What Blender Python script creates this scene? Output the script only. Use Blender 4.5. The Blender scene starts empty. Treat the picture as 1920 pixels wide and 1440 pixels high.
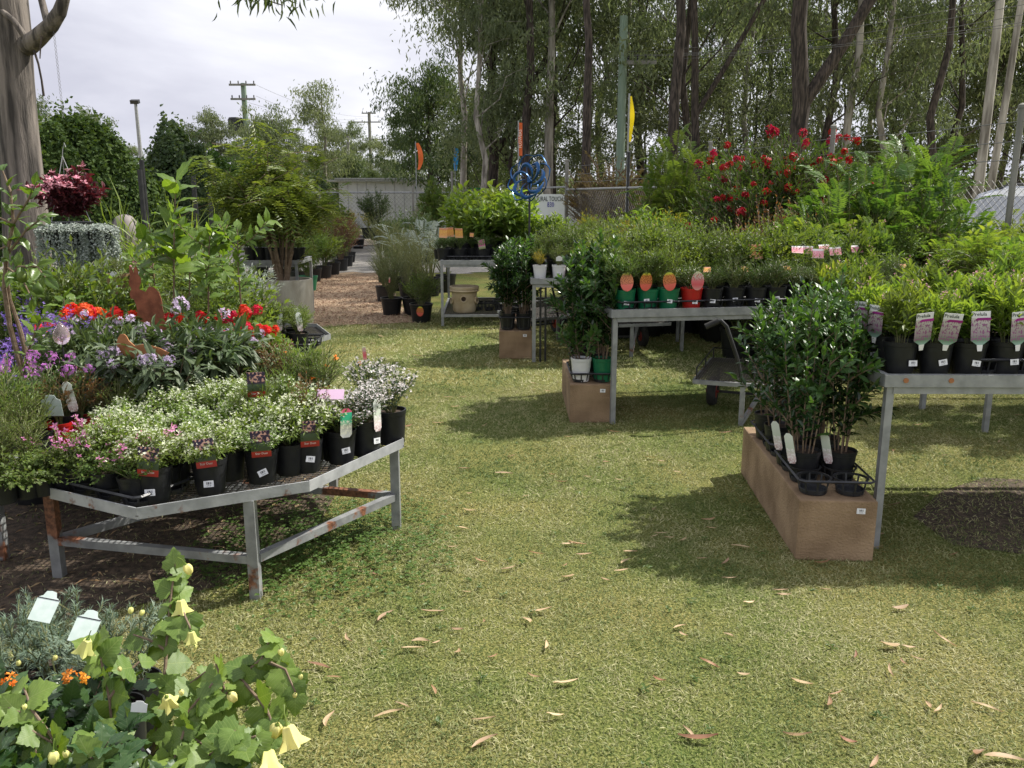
import bpy, math, random
import numpy as np
from mathutils import Vector, Matrix, Euler

PI = math.pi
S = bpy.context.scene
COL = S.collection
rng = np.random.default_rng(7)
random.seed(7)

# ------------------------------------------------------------------ camera
CAMH = 1.6
FPX = 1600.0
TH = math.atan(350 / FPX)
cam = bpy.data.cameras.new('camera'); camo = bpy.data.objects.new('camera', cam)
COL.objects.link(camo); S.camera = camo
cam.sensor_width = 36; cam.lens = 36 * FPX / 1920; cam.clip_end = 2000; cam.clip_start = .05
camo.location = (0, 0, CAMH); camo.rotation_euler = (PI / 2 - TH, 0, 0)

# ------------------------------------------------------------------ sky and sun
SUN_EL, SUN_AZ = 50.0, 63.0          # azimuth clockwise from +Y: right and a little ahead
W = bpy.data.worlds.new('World'); S.world = W; W.use_nodes = True
nt = W.node_tree; nt.nodes.clear()
N = nt.nodes.new; L_ = nt.links.new
out = N('ShaderNodeOutputWorld'); mixs = N('ShaderNodeMixShader')
b1 = N('ShaderNodeBackground'); b2 = N('ShaderNodeBackground')
sky = N('ShaderNodeTexSky'); sky.sky_type = 'NISHITA'; sky.sun_disc = False
sky.sun_elevation = math.radians(SUN_EL); sky.sun_rotation = math.radians(SUN_AZ)
b1.inputs[1].default_value = .10; L_(sky.outputs[0], b1.inputs[0])
tc = N('ShaderNodeTexCoord'); mp = N('ShaderNodeMapping'); mp.inputs['Scale'].default_value = (1.0, 1.0, 3.2)
mp.inputs['Location'].default_value = (3.1, .7, .4)
n1 = N('ShaderNodeTexNoise'); n1.inputs['Scale'].default_value = 2.3; n1.inputs['Detail'].default_value = 7; n1.inputs['Roughness'].default_value = .52
n1.inputs['Distortion'].default_value = .35
n2 = N('ShaderNodeTexNoise'); n2.inputs['Scale'].default_value = 1.4; n2.inputs['Detail'].default_value = 5
L_(tc.outputs['Generated'], mp.inputs[0]); L_(mp.outputs[0], n1.inputs[0]); L_(mp.outputs[0], n2.inputs[0])
cr = N('ShaderNodeValToRGB'); cr.color_ramp.elements[0].position = .36; cr.color_ramp.elements[1].position = .60
cr.color_ramp.elements[0].color = (.66, .67, .78, 1); cr.color_ramp.elements[1].color = (1.02, 1.03, 1.09, 1)
e = cr.color_ramp.elements.new(.47); e.color = (.82, .83, .93, 1)
L_(n1.outputs[0], cr.inputs[0]); L_(cr.outputs[0], b2.inputs[0]); b2.inputs[1].default_value = .67
cm = N('ShaderNodeValToRGB'); cm.color_ramp.elements[0].position = .30; cm.color_ramp.elements[1].position = .42
cm.color_ramp.elements[0].color = (.75, .75, .75, 1); cm.color_ramp.elements[1].color = (1, 1, 1, 1)
L_(n2.outputs[0], cm.inputs[0]); L_(cm.outputs[0], mixs.inputs[0]); L_(b1.outputs[0], mixs.inputs[1]); L_(b2.outputs[0], mixs.inputs[2])
L_(mixs.outputs[0], out.inputs[0])
sun = bpy.data.lights.new('sun', 'SUN'); suno = bpy.data.objects.new('sun', sun); COL.objects.link(suno)
sun.energy = 5.0; sun.angle = math.radians(.8); sun.color = (1, .955, .87)
ce, se = math.cos(math.radians(SUN_EL)), math.sin(math.radians(SUN_EL))
sdir = Vector((math.sin(math.radians(SUN_AZ)) * ce, math.cos(math.radians(SUN_AZ)) * ce, se))
suno.rotation_euler = sdir.to_track_quat('Z', 'Y').to_euler()
S.view_settings.view_transform = 'Standard'; S.view_settings.look = 'None'
S.view_settings.exposure = 0.60; S.view_settings.gamma = 1; S.view_settings.use_curve_mapping = False
S.render.engine = 'CYCLES'
S.cycles.max_bounces = 6; S.cycles.diffuse_bounces = 3; S.cycles.transmission_bounces = 4; S.cycles.transparent_max_bounces = 6
S.cycles.use_adaptive_sampling = True

# ------------------------------------------------------------------ measuring helpers
_c, _s = math.cos(TH), math.sin(TH)
def ray(px, py):
    u, v = px - 960, 720 - py
    return Vector((u, FPX * _c + v * _s, -FPX * _s + v * _c))
def G(px, py, z=0.0):
    d = ray(px, py); t = (z - CAMH) / d.z
    return Vector((d.x * t, d.y * t, z))
def PD(px, py, Y):
    d = ray(px, py); t = Y / d.y
    return Vector((d.x * t, Y, CAMH + d.z * t))

# ------------------------------------------------------------------ mesh builder
class Geo:
    def __init__(s):
        s.V = []; s.n = 0; s.Lp = []; s.sz = []; s.m = []; s.T = []
    def add(s, V, F, mat=0, tint=.5):
        V = np.asarray(V, float).reshape(-1, 3)
        s.V.append(V); s.T.append(np.full(len(V), tint, float))
        fl = np.fromiter((i for f in F for i in f), int)
        s.Lp.append(fl + s.n); s.sz.append(np.array([len(f) for f in F])); s.m.append(np.full(len(F), mat))
        s.n += len(V)
    def rep(s, V, F, mat=0, tint=None):          # V (m,k,3)
        m, k = V.shape[:2]
        if m == 0: return
        s.V.append(V.reshape(-1, 3))
        s.T.append(np.repeat(np.random.default_rng(m + s.n).random(m) if tint is None else tint, k))
        fl = np.fromiter((i for f in F for i in f), int); sz = np.array([len(f) for f in F])
        s.Lp.append((fl[None, :] + (np.arange(m) * k)[:, None] + s.n).ravel())
        s.sz.append(np.tile(sz, m)); s.m.append(np.full(m * len(F), mat)); s.n += m * k
    def box(s, a, b, mat=0, tint=.5):
        x0, y0, z0 = a; x1, y1, z1 = b
        s.add([(x0,y0,z0),(x1,y0,z0),(x1,y1,z0),(x0,y1,z0),(x0,y0,z1),(x1,y0,z1),(x1,y1,z1),(x0,y1,z1)],
              [(3,2,1,0),(4,5,6,7),(0,1,5,4),(1,2,6,5),(2,3,7,6),(3,0,4,7)], mat, tint)
    def bar(s, p, q, w, h=None, mat=0, up=(0, 0, 1), tint=.5):
        h = h or w; p = Vector(p); q = Vector(q); d = (q - p)
        if d.length < 1e-6: return
        d.normalize(); u = Vector(up)
        if abs(d.dot(u)) > .98: u = Vector((0, 1, 0))
        r = d.cross(u).normalized(); u = r.cross(d)
        V = []
        for c in (p, q):
            for a, b in ((-1,-1),(1,-1),(1,1),(-1,1)): V.append(c + r * a * w / 2 + u * b * h / 2)
        s.add(V, [(0,1,2,3),(7,6,5,4),(0,4,5,1),(1,5,6,2),(2,6,7,3),(3,7,4,0)], mat, tint)
    def tube(s, P, R, n=6, mat=0, cap=True, tint=.5):
        P = np.asarray(P, float); m = len(P)
        R = np.full(m, R, float) if np.isscalar(R) else np.asarray(R, float)
        T = np.gradient(P, axis=0); T /= np.linalg.norm(T, axis=1)[:, None] + 1e-9
        a = np.array([0, 0, 1.]) if abs(T[0][2]) < .9 else np.array([1., 0, 0])
        A = np.cross(T, a); bad = np.linalg.norm(A, axis=1) < .2; A[bad] = np.cross(T[bad], [0, 1., 0]); A /= np.linalg.norm(A, axis=1)[:, None] + 1e-9
        for i in range(1, m):
            v = A[i-1] - T[i] * np.dot(A[i-1], T[i]); A[i] = v / (np.linalg.norm(v) + 1e-9)
        B = np.cross(T, A); th = np.arange(n) * 2 * PI / n
        V = P[:, None] + R[:, None, None] * (np.cos(th)[None, :, None] * A[:, None] + np.sin(th)[None, :, None] * B[:, None])
        F = [(i*n+j, i*n+(j+1) % n, (i+1)*n+(j+1) % n, (i+1)*n+j) for i in range(m-1) for j in range(n)]
        if cap: F += [tuple(range(n))[::-1], tuple((m-1)*n+j for j in range(n))]
        s.add(V.reshape(-1, 3), F, mat, tint)
    def lathe(s, prof, n=16, c=(0, 0, 0), mat=0, tint=.5, close=False):
        V = []; F = []; m = len(prof)
        for r, z in prof:
            for j in range(n):
                a = j * 2 * PI / n; V.append((c[0]+r*math.cos(a), c[1]+r*math.sin(a), c[2]+z))
        for i in range(m-1):
            for j in range(n): F.append((i*n+j, i*n+(j+1) % n, (i+1)*n+(j+1) % n, (i+1)*n+j))
        if close: F += [tuple(range(n))[::-1], tuple((m-1)*n+j for j in range(n))]
        s.add(V, F, mat, tint)
    def prism(s, O, t, M=None, mat=0, tint=.5):   # outline (x,z), thickness along y
        n = len(O); V = [Vector((x, -t/2, z)) for x, z in O] + [Vector((x, t/2, z)) for x, z in O]
        if M: V = [M @ v for v in V]
        F = [tuple(range(n)), tuple(range(2*n-1, n-1, -1))] + [(i, i+n, (i+1) % n+n, (i+1) % n) for i in range(n)]
        s.add(V, F, mat, tint)
    def mesh(s, name, mats, smooth=False):
        me = bpy.data.meshes.new(name)
        if s.n == 0: return me
        V = np.concatenate(s.V); Lp = np.concatenate(s.Lp); sz = np.concatenate(s.sz); m = np.concatenate(s.m)
        me.vertices.add(len(V)); me.vertices.foreach_set('co', V.astype(np.float32).ravel())
        me.loops.add(len(Lp)); me.loops.foreach_set('vertex_index', Lp.astype(np.int32))
        me.polygons.add(len(sz)); st = np.concatenate([[0], np.cumsum(sz)[:-1]])
        me.polygons.foreach_set('loop_start', st.astype(np.int32)); me.polygons.foreach_set('loop_total', sz.astype(np.int32))
        me.polygons.foreach_set('material_index', m.astype(np.int32))
        me.polygons.foreach_set('use_smooth', np.full(len(sz), bool(smooth)))
        a = me.attributes.new('tint', 'FLOAT', 'POINT'); a.data.foreach_set('value', np.concatenate(s.T).astype(np.float32))
        for mm in (mats if isinstance(mats, (list, tuple)) else [mats]): me.materials.append(mm)
        me.update(calc_edges=True); me.validate()
        if smooth: me.set_sharp_from_angle(angle=math.radians(42))
        return me

def thing(name, label, cat, loc=(0,0,0), rz=0, group=None, sc=1.0):
    o = bpy.data.objects.new(name, None); COL.objects.link(o); o.empty_display_size = .1
    o.location = loc; o.rotation_euler = (0, 0, rz); o.scale = (sc, sc, sc)
    o['label'] = label; o['category'] = cat
    if group: o['group'] = group
    return o
def part(name, me, parent, loc=(0,0,0), rot=(0,0,0), sc=None, label=None, kind=None, M=None):
    o = bpy.data.objects.new(name, me); COL.objects.link(o); o.parent = parent
    if M is not None: o.matrix_local = M
    else:
        o.location = loc; o.rotation_euler = rot
        if sc: o.scale = sc if hasattr(sc, '__len__') else (sc, sc, sc)
    if label: o['label'] = label
    if kind: o['kind'] = kind
    return o
def solo(name, me, label, cat, loc=(0,0,0), rot=(0,0,0), group=None, kind=None, sc=1.0):
    o = bpy.data.objects.new(name, me); COL.objects.link(o); o.location = loc; o.rotation_euler = rot; o.scale = (sc, sc, sc)
    if label: o['label'] = label
    if cat: o['category'] = cat
    if group: o['group'] = group
    if kind: o['kind'] = kind
    return o
ORD = ['first','second','third','fourth','fifth','sixth','seventh','eighth','ninth','tenth','eleventh','twelfth','thirteenth','fourteenth','fifteenth','sixteenth','seventeenth','eighteenth','nineteenth','twentieth']

# ------------------------------------------------------------------ materials
def newmat(name):
    m = bpy.data.materials.new(name); m.use_nodes = True; t = m.node_tree; t.nodes.clear()
    o = t.nodes.new('ShaderNodeOutputMaterial'); return m, t, o
def rgba(c): return (c[0], c[1], c[2], 1)
def leafmat(name, a, b, rough=.45, trans=.35, tc=None, spec=.4, noise=True):
    m, t, o = newmat(name); N = t.nodes.new; K = t.links.new
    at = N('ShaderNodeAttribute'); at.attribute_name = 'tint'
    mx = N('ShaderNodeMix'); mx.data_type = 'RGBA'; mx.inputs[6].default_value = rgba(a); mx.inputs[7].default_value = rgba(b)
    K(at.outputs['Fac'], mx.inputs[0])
    oi = N('ShaderNodeObjectInfo'); mr = N('ShaderNodeMapRange'); mr.inputs[3].default_value = .78; mr.inputs[4].default_value = 1.18
    K(oi.outputs['Random'], mr.inputs[0]); hs = N('ShaderNodeHueSaturation'); K(mr.outputs[0], hs.inputs['Value'])
    mr2 = N('ShaderNodeMapRange'); mr2.inputs[3].default_value = .487; mr2.inputs[4].default_value = .513
    ml = N('ShaderNodeMath'); ml.operation = 'MULTIPLY'; ml.inputs[1].default_value = 7.31; fr = N('ShaderNodeMath'); fr.operation = 'FRACT'
    K(oi.outputs['Random'], ml.inputs[0]); K(ml.outputs[0], fr.inputs[0]); K(fr.outputs[0], mr2.inputs[0]); K(mr2.outputs[0], hs.inputs['Hue'])
    K(mx.outputs[2], hs.inputs['Color'])
    p = N('ShaderNodeBsdfPrincipled'); p.inputs['Roughness'].default_value = rough; p.inputs['Specular IOR Level'].default_value = spec
    K(hs.outputs[0], p.inputs['Base Color'])
    tr = N('ShaderNodeBsdfTranslucent'); g = N('ShaderNodeMix'); g.data_type = 'RGBA'; g.blend_type = 'MULTIPLY'; g.inputs[0].default_value = 1
    tcc = tc or (1.55, 1.5, .6); g.inputs[7].default_value = rgba(tcc); g.clamp_result = False
    K(hs.outputs[0], g.inputs[6]); K(g.outputs[2], tr.inputs[0])
    ms = N('ShaderNodeMixShader'); ms.inputs[0].default_value = trans; K(p.outputs[0], ms.inputs[1]); K(tr.outputs[0], ms.inputs[2]); K(ms.outputs[0], o.inputs[0])
    return m
def plain(name, a, b=None, rough=.6, scale=30, metal=0, bump=0, spec=.5, detail=4, lo=.35, hi=.65, coord='Object', aniso=None, bscale=None):
    m, t, o = newmat(name); N = t.nodes.new; K = t.links.new
    p = N('ShaderNodeBsdfPrincipled'); p.inputs['Roughness'].default_value = rough; p.inputs['Metallic'].default_value = metal; p.inputs['Specular IOR Level'].default_value = spec
    b = b or tuple(x * .8 for x in a)
    tc = N('ShaderNodeTexCoord'); mp = N('ShaderNodeMapping'); K(tc.outputs[coord], mp.inputs[0])
    if aniso: mp.inputs['Scale'].default_value = aniso
    n = N('ShaderNodeTexNoise'); n.inputs['Scale'].default_value = scale; n.inputs['Detail'].default_value = detail; K(mp.outputs[0], n.inputs[0])
    r = N('ShaderNodeValToRGB'); r.color_ramp.elements[0].position = lo; r.color_ramp.elements[1].position = hi
    r.color_ramp.elements[0].color = rgba(a); r.color_ramp.elements[1].color = rgba(b)
    K(n.outputs[0], r.inputs[0]); K(r.outputs[0], p.inputs['Base Color']); K(p.outputs[0], o.inputs[0])
    if bump:
        n2 = N('ShaderNodeTexNoise'); n2.inputs['Scale'].default_value = bscale or scale * 3; n2.inputs['Detail'].default_value = 6; K(mp.outputs[0], n2.inputs[0])
        bp = N('ShaderNodeBump'); bp.inputs['Strength'].default_value = bump; bp.inputs['Distance'].default_value = .01
        K(n2.outputs[0], bp.inputs['Height']); K(bp.outputs[0], p.inputs['Normal'])
    return m
def print_mat(name, stops, spots=None, spot_scale=22, thr=.42, base_noise=.25, rough=.35):
    """flat printed card: colour bands up the card (Generated z) broken up by noise, with printed blossoms"""
    m, t, o = newmat(name); N = t.nodes.new; K = t.links.new
    tc = N('ShaderNodeTexCoord'); sp = N('ShaderNodeSeparateXYZ'); K(tc.outputs['Generated'], sp.inputs[0])
    r = N('ShaderNodeValToRGB'); els = r.color_ramp.elements
    r.color_ramp.interpolation = 'LINEAR'
    els[0].position = stops[0][0]; els[0].color = rgba(stops[0][1]); els[1].position = stops[-1][0]; els[1].color = rgba(stops[-1][1])
    for q, c in stops[1:-1]: e = els.new(q); e.color = rgba(c)
    K(sp.outputs[2], r.inputs[0]); col = r.outputs[0]
    if spots:
        n = N('ShaderNodeTexNoise'); n.inputs['Scale'].default_value = spot_scale * .35; n.inputs['Detail'].default_value = 3
        mp = N('ShaderNodeMapping'); mp.inputs['Scale'].default_value = (1, 1, 1.7); K(tc.outputs['Generated'], mp.inputs[0]); K(mp.outputs[0], n.inputs[0])
        rr = N('ShaderNodeValToRGB'); rr.color_ramp.elements[0].position = .5; rr.color_ramp.elements[1].position = .56
        K(n.outputs[0], rr.inputs[0])
        lo, hi = spots[1], spots[2]
        g1 = N('ShaderNodeMath'); g1.operation = 'GREATER_THAN'; g1.inputs[1].default_value = lo; K(sp.outputs[2], g1.inputs[0])
        g2 = N('ShaderNodeMath'); g2.operation = 'LESS_THAN'; g2.inputs[1].default_value = hi; K(sp.outputs[2], g2.inputs[0])
        a = N('ShaderNodeMath'); a.operation = 'MULTIPLY'; K(g1.outputs[0], a.inputs[0]); K(g2.outputs[0], a.inputs[1])
        a2 = N('ShaderNodeMath'); a2.operation = 'MULTIPLY'; K(a.outputs[0], a2.inputs[0]); K(rr.outputs[0], a2.inputs[1])
        mx = N('ShaderNodeMix'); mx.data_type = 'RGBA'; mx.inputs[7].default_value = rgba(spots[0]); K(a2.outputs[0], mx.inputs[0]); K(col, mx.inputs[6]); col = mx.outputs[2]
    p = N('ShaderNodeBsdfPrincipled'); p.inputs['Roughness'].default_value = rough; K(col, p.inputs['Base Color']); K(p.outputs[0], o.inputs[0])
    return m
def barcode_mat():
    m, t, o = newmat('price sticker paper'); N = t.nodes.new; K = t.links.new
    tc = N('ShaderNodeTexCoord'); sp = N('ShaderNodeSeparateXYZ'); K(tc.outputs['Generated'], sp.inputs[0])
    def rngm(sock, lo, hi):
        a = N('ShaderNodeMath'); a.operation = 'GREATER_THAN'; a.inputs[1].default_value = lo; K(sock, a.inputs[0])
        b = N('ShaderNodeMath'); b.operation = 'LESS_THAN'; b.inputs[1].default_value = hi; K(sock, b.inputs[0])
        c = N('ShaderNodeMath'); c.operation = 'MULTIPLY'; K(a.outputs[0], c.inputs[0]); K(b.outputs[0], c.inputs[1]); return c.outputs[0]
    def mul(a, b):
        c = N('ShaderNodeMath'); c.operation = 'MULTIPLY'; K(a, c.inputs[0]); K(b, c.inputs[1]); return c.outputs[0]
    cx = N('ShaderNodeCombineXYZ'); K(sp.outputs[0], cx.inputs[0])
    n = N('ShaderNodeTexNoise'); n.inputs['Scale'].default_value = 26; n.inputs['Detail'].default_value = 0; K(cx.outputs[0], n.inputs[0])
    g = N('ShaderNodeMath'); g.operation = 'GREATER_THAN'; g.inputs[1].default_value = .48; K(n.outputs[0], g.inputs[0])
    bars = mul(mul(g.outputs[0], rngm(sp.outputs[0], .24, .78)), rngm(sp.outputs[2], .42, .80))
    n3 = N('ShaderNodeTexNoise'); n3.inputs['Scale'].default_value = 18; K(tc.outputs['Generated'], n3.inputs[0])
    g3 = N('ShaderNodeMath'); g3.operation = 'GREATER_THAN'; g3.inputs[1].default_value = .5; K(n3.outputs[0], g3.inputs[0])
    digs = mul(mul(g3.outputs[0], rngm(sp.outputs[0], .30, .74)), rngm(sp.outputs[2], .14, .30))
    ad = N('ShaderNodeMath'); ad.operation = 'MAXIMUM'; K(bars, ad.inputs[0]); K(digs, ad.inputs[1])
    mx = N('ShaderNodeMix'); mx.data_type = 'RGBA'; mx.inputs[6].default_value = (.78, .79, .82, 1); mx.inputs[7].default_value = (.06, .06, .08, 1); K(ad.outputs[0], mx.inputs[0])
    p = N('ShaderNodeBsdfPrincipled'); p.inputs['Roughness'].default_value = .5; K(mx.outputs[2], p.inputs['Base Color']); K(p.outputs[0], o.inputs[0])
    return m
def galv_mat(name, amount=.5, base=(.30,.31,.31), dark=(.20,.205,.21)):
    m, t, o = newmat(name); N = t.nodes.new; K = t.links.new
    p = N('ShaderNodeBsdfPrincipled'); p.inputs['Roughness'].default_value = .55; p.inputs['Metallic'].default_value = .25
    tc = N('ShaderNodeTexCoord'); n = N('ShaderNodeTexNoise'); n.inputs['Scale'].default_value = 14; n.inputs['Detail'].default_value = 5; K(tc.outputs['Object'], n.inputs[0])
    r = N('ShaderNodeValToRGB'); r.color_ramp.elements[0].color = rgba(dark); r.color_ramp.elements[1].color = rgba(base); r.color_ramp.elements[0].position = .35; r.color_ramp.elements[1].position = .62
    K(n.outputs[0], r.inputs[0])
    n2 = N('ShaderNodeTexNoise'); n2.inputs['Scale'].default_value = 3.1; n2.inputs['Detail'].default_value = 7; n2.inputs['Roughness'].default_value = .6; K(tc.outputs['Object'], n2.inputs[0])
    r2 = N('ShaderNodeValToRGB'); r2.color_ramp.elements[0].position = amount; r2.color_ramp.elements[1].position = amount + .035
    K(n2.outputs[0], r2.inputs[0])
    n3 = N('ShaderNodeTexNoise'); n3.inputs['Scale'].default_value = 60; n3.inputs['Detail'].default_value = 4; K(tc.outputs['Object'], n3.inputs[0])
    r3 = N('ShaderNodeValToRGB'); r3.color_ramp.elements[0].color = (.09, .035, .02, 1); r3.color_ramp.elements[1].color = (.27, .115, .06, 1); r3.color_ramp.elements[0].position = .35; r3.color_ramp.elements[1].position = .65
    K(n3.outputs[0], r3.inputs[0])
    mx = N('ShaderNodeMix'); mx.data_type = 'RGBA'; K(r2.outputs[0], mx.inputs[0]); K(r.outputs[0], mx.inputs[6]); K(r3.outputs[0], mx.inputs[7])
    mm = N('ShaderNodeMath'); mm.operation = 'MULTIPLY_ADD'; mm.inputs[1].default_value = -.25; mm.inputs[2].default_value = .25; K(r2.outputs[0], mm.inputs[0]); K(mm.outputs[0], p.inputs['Metallic'])
    K(mx.outputs[2], p.inputs['Base Color'])
    bp = N('ShaderNodeBump'); bp.inputs['Strength'].default_value = .25; bp.inputs['Distance'].default_value = .003; K(n3.outputs[0], bp.inputs['Height']); K(bp.outputs[0], p.inputs['Normal'])
    K(p.outputs[0], o.inputs[0]); return m

M = {}
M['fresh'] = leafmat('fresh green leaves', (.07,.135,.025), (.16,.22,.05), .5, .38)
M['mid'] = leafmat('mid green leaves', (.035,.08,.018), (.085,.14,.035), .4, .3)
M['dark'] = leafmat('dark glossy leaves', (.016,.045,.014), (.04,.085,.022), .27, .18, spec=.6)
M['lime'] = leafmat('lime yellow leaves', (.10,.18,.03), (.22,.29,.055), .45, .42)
M['yellow'] = leafmat('golden leaves', (.28,.26,.03), (.42,.34,.05), .5, .4)
M['grey'] = leafmat('grey green leaves', (.10,.15,.10), (.20,.26,.19), .6, .25, tc=(1.2,1.25,.9))
M['silver'] = leafmat('silver leaves', (.26,.31,.27), (.48,.52,.47), .6, .2, tc=(1.1,1.15,1))
M['olive'] = leafmat('olive gum leaves', (.09,.12,.062), (.20,.225,.125), .5, .44, tc=(1.3,1.35,.85))
M['olive2'] = leafmat('yellow olive gum leaves', (.11,.145,.06), (.225,.25,.115), .5, .45, tc=(1.35,1.38,.8))
M['deep'] = leafmat('deep green tree leaves', (.05,.09,.038), (.115,.16,.068), .45, .35)
M['bronze'] = leafmat('bronze leaves', (.12,.055,.025), (.22,.12,.05), .45, .35, tc=(1.4,1.1,.7))
M['redleaf'] = leafmat('burgundy leaves', (.05,.016,.02), (.12,.03,.035), .45, .3, tc=(1.6,.8,.8))
M['straw'] = leafmat('dry stems', (.28,.21,.11), (.42,.34,.2), .7, .3, tc=(1,1,.8))
M['clover'] = leafmat('clover leaves', (.075,.14,.03), (.14,.22,.05), .5, .35)
for k, c, d in (('white', (.72,.72,.66), (.85,.84,.78)), ('cream', (.60,.66,.42), (.80,.82,.66)), ('blush', (.70,.62,.62), (.84,.80,.80)), ('pink', (.62,.16,.42), (.80,.34,.58)), ('scarlet', (.75,.045,.02), (.9,.10,.03)),
                ('crimson', (.50,.006,.02), (.72,.02,.03)), ('darkred', (.30,.006,.014), (.50,.012,.02)), ('mauve', (.48,.36,.56), (.72,.60,.76)), ('purple', (.12,.06,.32), (.28,.18,.52)), ('magenta', (.38,.08,.42), (.58,.24,.60)),
                ('orange', (.75,.22,.02), (.85,.35,.05)), ('butter', (.70,.66,.16), (.84,.82,.40)), ('palepink', (.78,.32,.40), (.88,.55,.58)), ('gold', (.8,.45,.03), (.9,.6,.06))):
    M['f_'+k] = leafmat(k + ' petals', c, d, .55, .3, tc=(1.1, 1.1, 1.1), spec=.2)
M['stem'] = plain('green stem', (.10,.13,.04), (.16,.15,.06), .6, 40)
M['wood'] = plain('brown stem bark', (.13,.085,.05), (.22,.16,.11), .8, 30, bump=.3)
M['pot'] = plain('black pot plastic', (.010,.011,.013), (.016,.017,.019), .42, 30, spec=.4)
M['soil'] = plain('potting mix', (.035,.022,.014), (.07,.045,.03), .95, 90, bump=.8)
M['pot_green'] = plain('green pot plastic', (.005,.13,.055), (.007,.15,.065), .38, 8)
M['pot_red'] = plain('red pot plastic', (.42,.012,.010), (.48,.02,.015), .38, 8)
M['pot_white'] = plain('white pot plastic', (.62,.63,.64), (.72,.72,.72), .4, 8)
M['pot_terra'] = plain('terracotta', (.26,.085,.045), (.34,.13,.07), .8, 12, bump=.2)
M['pot_brown'] = plain('tan glazed pot', (.20,.13,.06), (.28,.19,.09), .5, 8)
M['tray'] = plain('black tray plastic', (.012,.013,.016), (.03,.032,.036), .45, 16)
M['galv'] = galv_mat('galvanised steel with rust', .57)
M['galv_clean'] = galv_mat('galvanised steel', .70, (.34,.35,.35), (.24,.25,.25))
M['rim_rust'] = galv_mat('rusting galvanised rim', .555, (.44,.45,.46), (.30,.31,.32))
M['sheet'] = plain('dark expanded mesh', (.045,.04,.036), (.09,.08,.07), .7, 40)
M['block'] = plain('brown sandstone block', (.17,.108,.058), (.36,.25,.15), .9, 5, bump=.7, bscale=90, detail=12, lo=.28, hi=.66)
M['rust'] = plain('rusted steel plate', (.17,.055,.025), (.30,.105,.05), .85, 16, bump=.35, detail=8)
M['rust2'] = plain('orange rusted steel', (.30,.12,.045), (.42,.19,.08), .85, 14, bump=.3, detail=8)
M['black'] = plain('black painted steel', (.015,.016,.018), (.03,.03,.032), .45, 20)
M['rubber'] = plain('rubber', (.018,.018,.018), (.035,.034,.032), .85, 30)
M['redrim'] = plain('red wheel centre', (.20,.015,.012), (.28,.03,.02), .5, 20)
M['concrete'] = plain('weathered concrete', (.30,.27,.21), (.46,.43,.36), .9, 5, bump=.3, bscale=60, detail=8, aniso=(1.6,1.6,.5))
M['stone_pot'] = plain('cream stained ceramic', (.38,.29,.17), (.55,.46,.32), .65, 6, bump=.1, detail=7)
M['white'] = plain('white plastic card', (.76,.77,.78), (.84,.84,.84), .4, 12)
M['palegreen'] = plain('pale green plastic card', (.55,.66,.60), (.66,.74,.70), .4, 30)
M['sticker'] = barcode_mat()
M['bark_dark'] = plain('ironbark', (.018,.014,.011), (.10,.078,.064), .95, 9, bump=1, bscale=22, aniso=(3,3,.35), detail=12, lo=.38, hi=.68)
M['bark_pale'] = plain('pale gum bark', (.13,.115,.095), (.42,.39,.34), .85, 2.6, bump=.6, bscale=16, aniso=(2.4,2.4,.35), detail=12, lo=.38, hi=.60)
M['bark_big'] = plain('grey gum bark', (.045,.039,.034), (.215,.185,.16), .9, 5.5, bump=1, bscale=30, aniso=(2.6,2.6,.28), detail=14, lo=.38, hi=.62)
M['dull'] = leafmat('dull green leaves', (.045,.08,.032), (.10,.145,.06), .5, .28)
M['spray'] = leafmat('airy yellow green leaves', (.11,.19,.035), (.22,.30,.07), .5, .4)
M['grey_dome'] = plain('grey weathered metal', (.16,.14,.13), (.24,.21,.20), .7, 6)
M['blue'] = plain('metallic blue paint', (.006,.05,.15), (.01,.08,.22), .28, 6, metal=.55, spec=.6)
M['pole_green'] = plain('greenish weathered timber pole', (.17,.24,.18), (.24,.31,.24), .9, 4, aniso=(3,3,.3))
M['pole'] = plain('grey weathered timber', (.16,.16,.14), (.28,.27,.24), .9, 4, aniso=(3,3,.3))
M['shed'] = plain('grey shed steel', (.42,.43,.44), (.50,.51,.52), .55, 3)
M['carpaint'] = plain('silver car paint', (.52,.54,.58), (.56,.58,.62), .25, 3, metal=.3)
M['carwhite'] = plain('white car paint', (.68,.70,.72), (.72,.74,.76), .3, 3)
M['glassdark'] = plain('dark window glass', (.006,.007,.009), (.010,.011,.013), .08, 3, spec=.3)
M['chrome'] = plain('bright metal', (.5,.5,.5), (.6,.6,.6), .25, 3, metal=.9)
M['wire'] = plain('wire', (.14,.14,.14), (.19,.19,.19), .5, 3, metal=.3)
for k, c in (('flag_orange', (.80,.16,.05)), ('flag_yellow', (.85,.62,.02)), ('flag_blue', (.05,.30,.62)), ('bannergreen', (.01,.35,.10)), ('bannerwhite', (.70,.68,.62)), ('ink', (.04,.06,.05)), ('ink_blue', (.03,.03,.35)), ('ink_red', (.7,.05,.04)), ('sign', (.60,.64,.60)), ('plum', (.32,.03,.22)), ('cardpink', (.72,.50,.66))):
    M[k] = leafmat(k + ' print', c, tuple(min(1, x * 1.12) for x in c), .6, .25 if 'flag' in k else 0, tc=(1.1,1.1,1.1), spec=.2)
M['c_fire'] = print_mat('firework card print', [(0,(.30,.02,.015)),(.20,(.42,.03,.02)),(.24,(.05,.07,.03)),(.5,(.08,.12,.07)),(.56,(.05,.03,.07)),(1,(.03,.02,.06))], ((.75,.42,.34), .58, 1), 14)
M['c_oval'] = print_mat('oval card print', [(0,(.72,.12,.09)),(.34,(.78,.16,.12)),(.4,(.70,.22,.10)),(.8,(.72,.30,.08)),(.9,(.70,.62,.06)),(1,(.35,.55,.10))], ((.30,.05,.02), .36, .86), 40)
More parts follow.
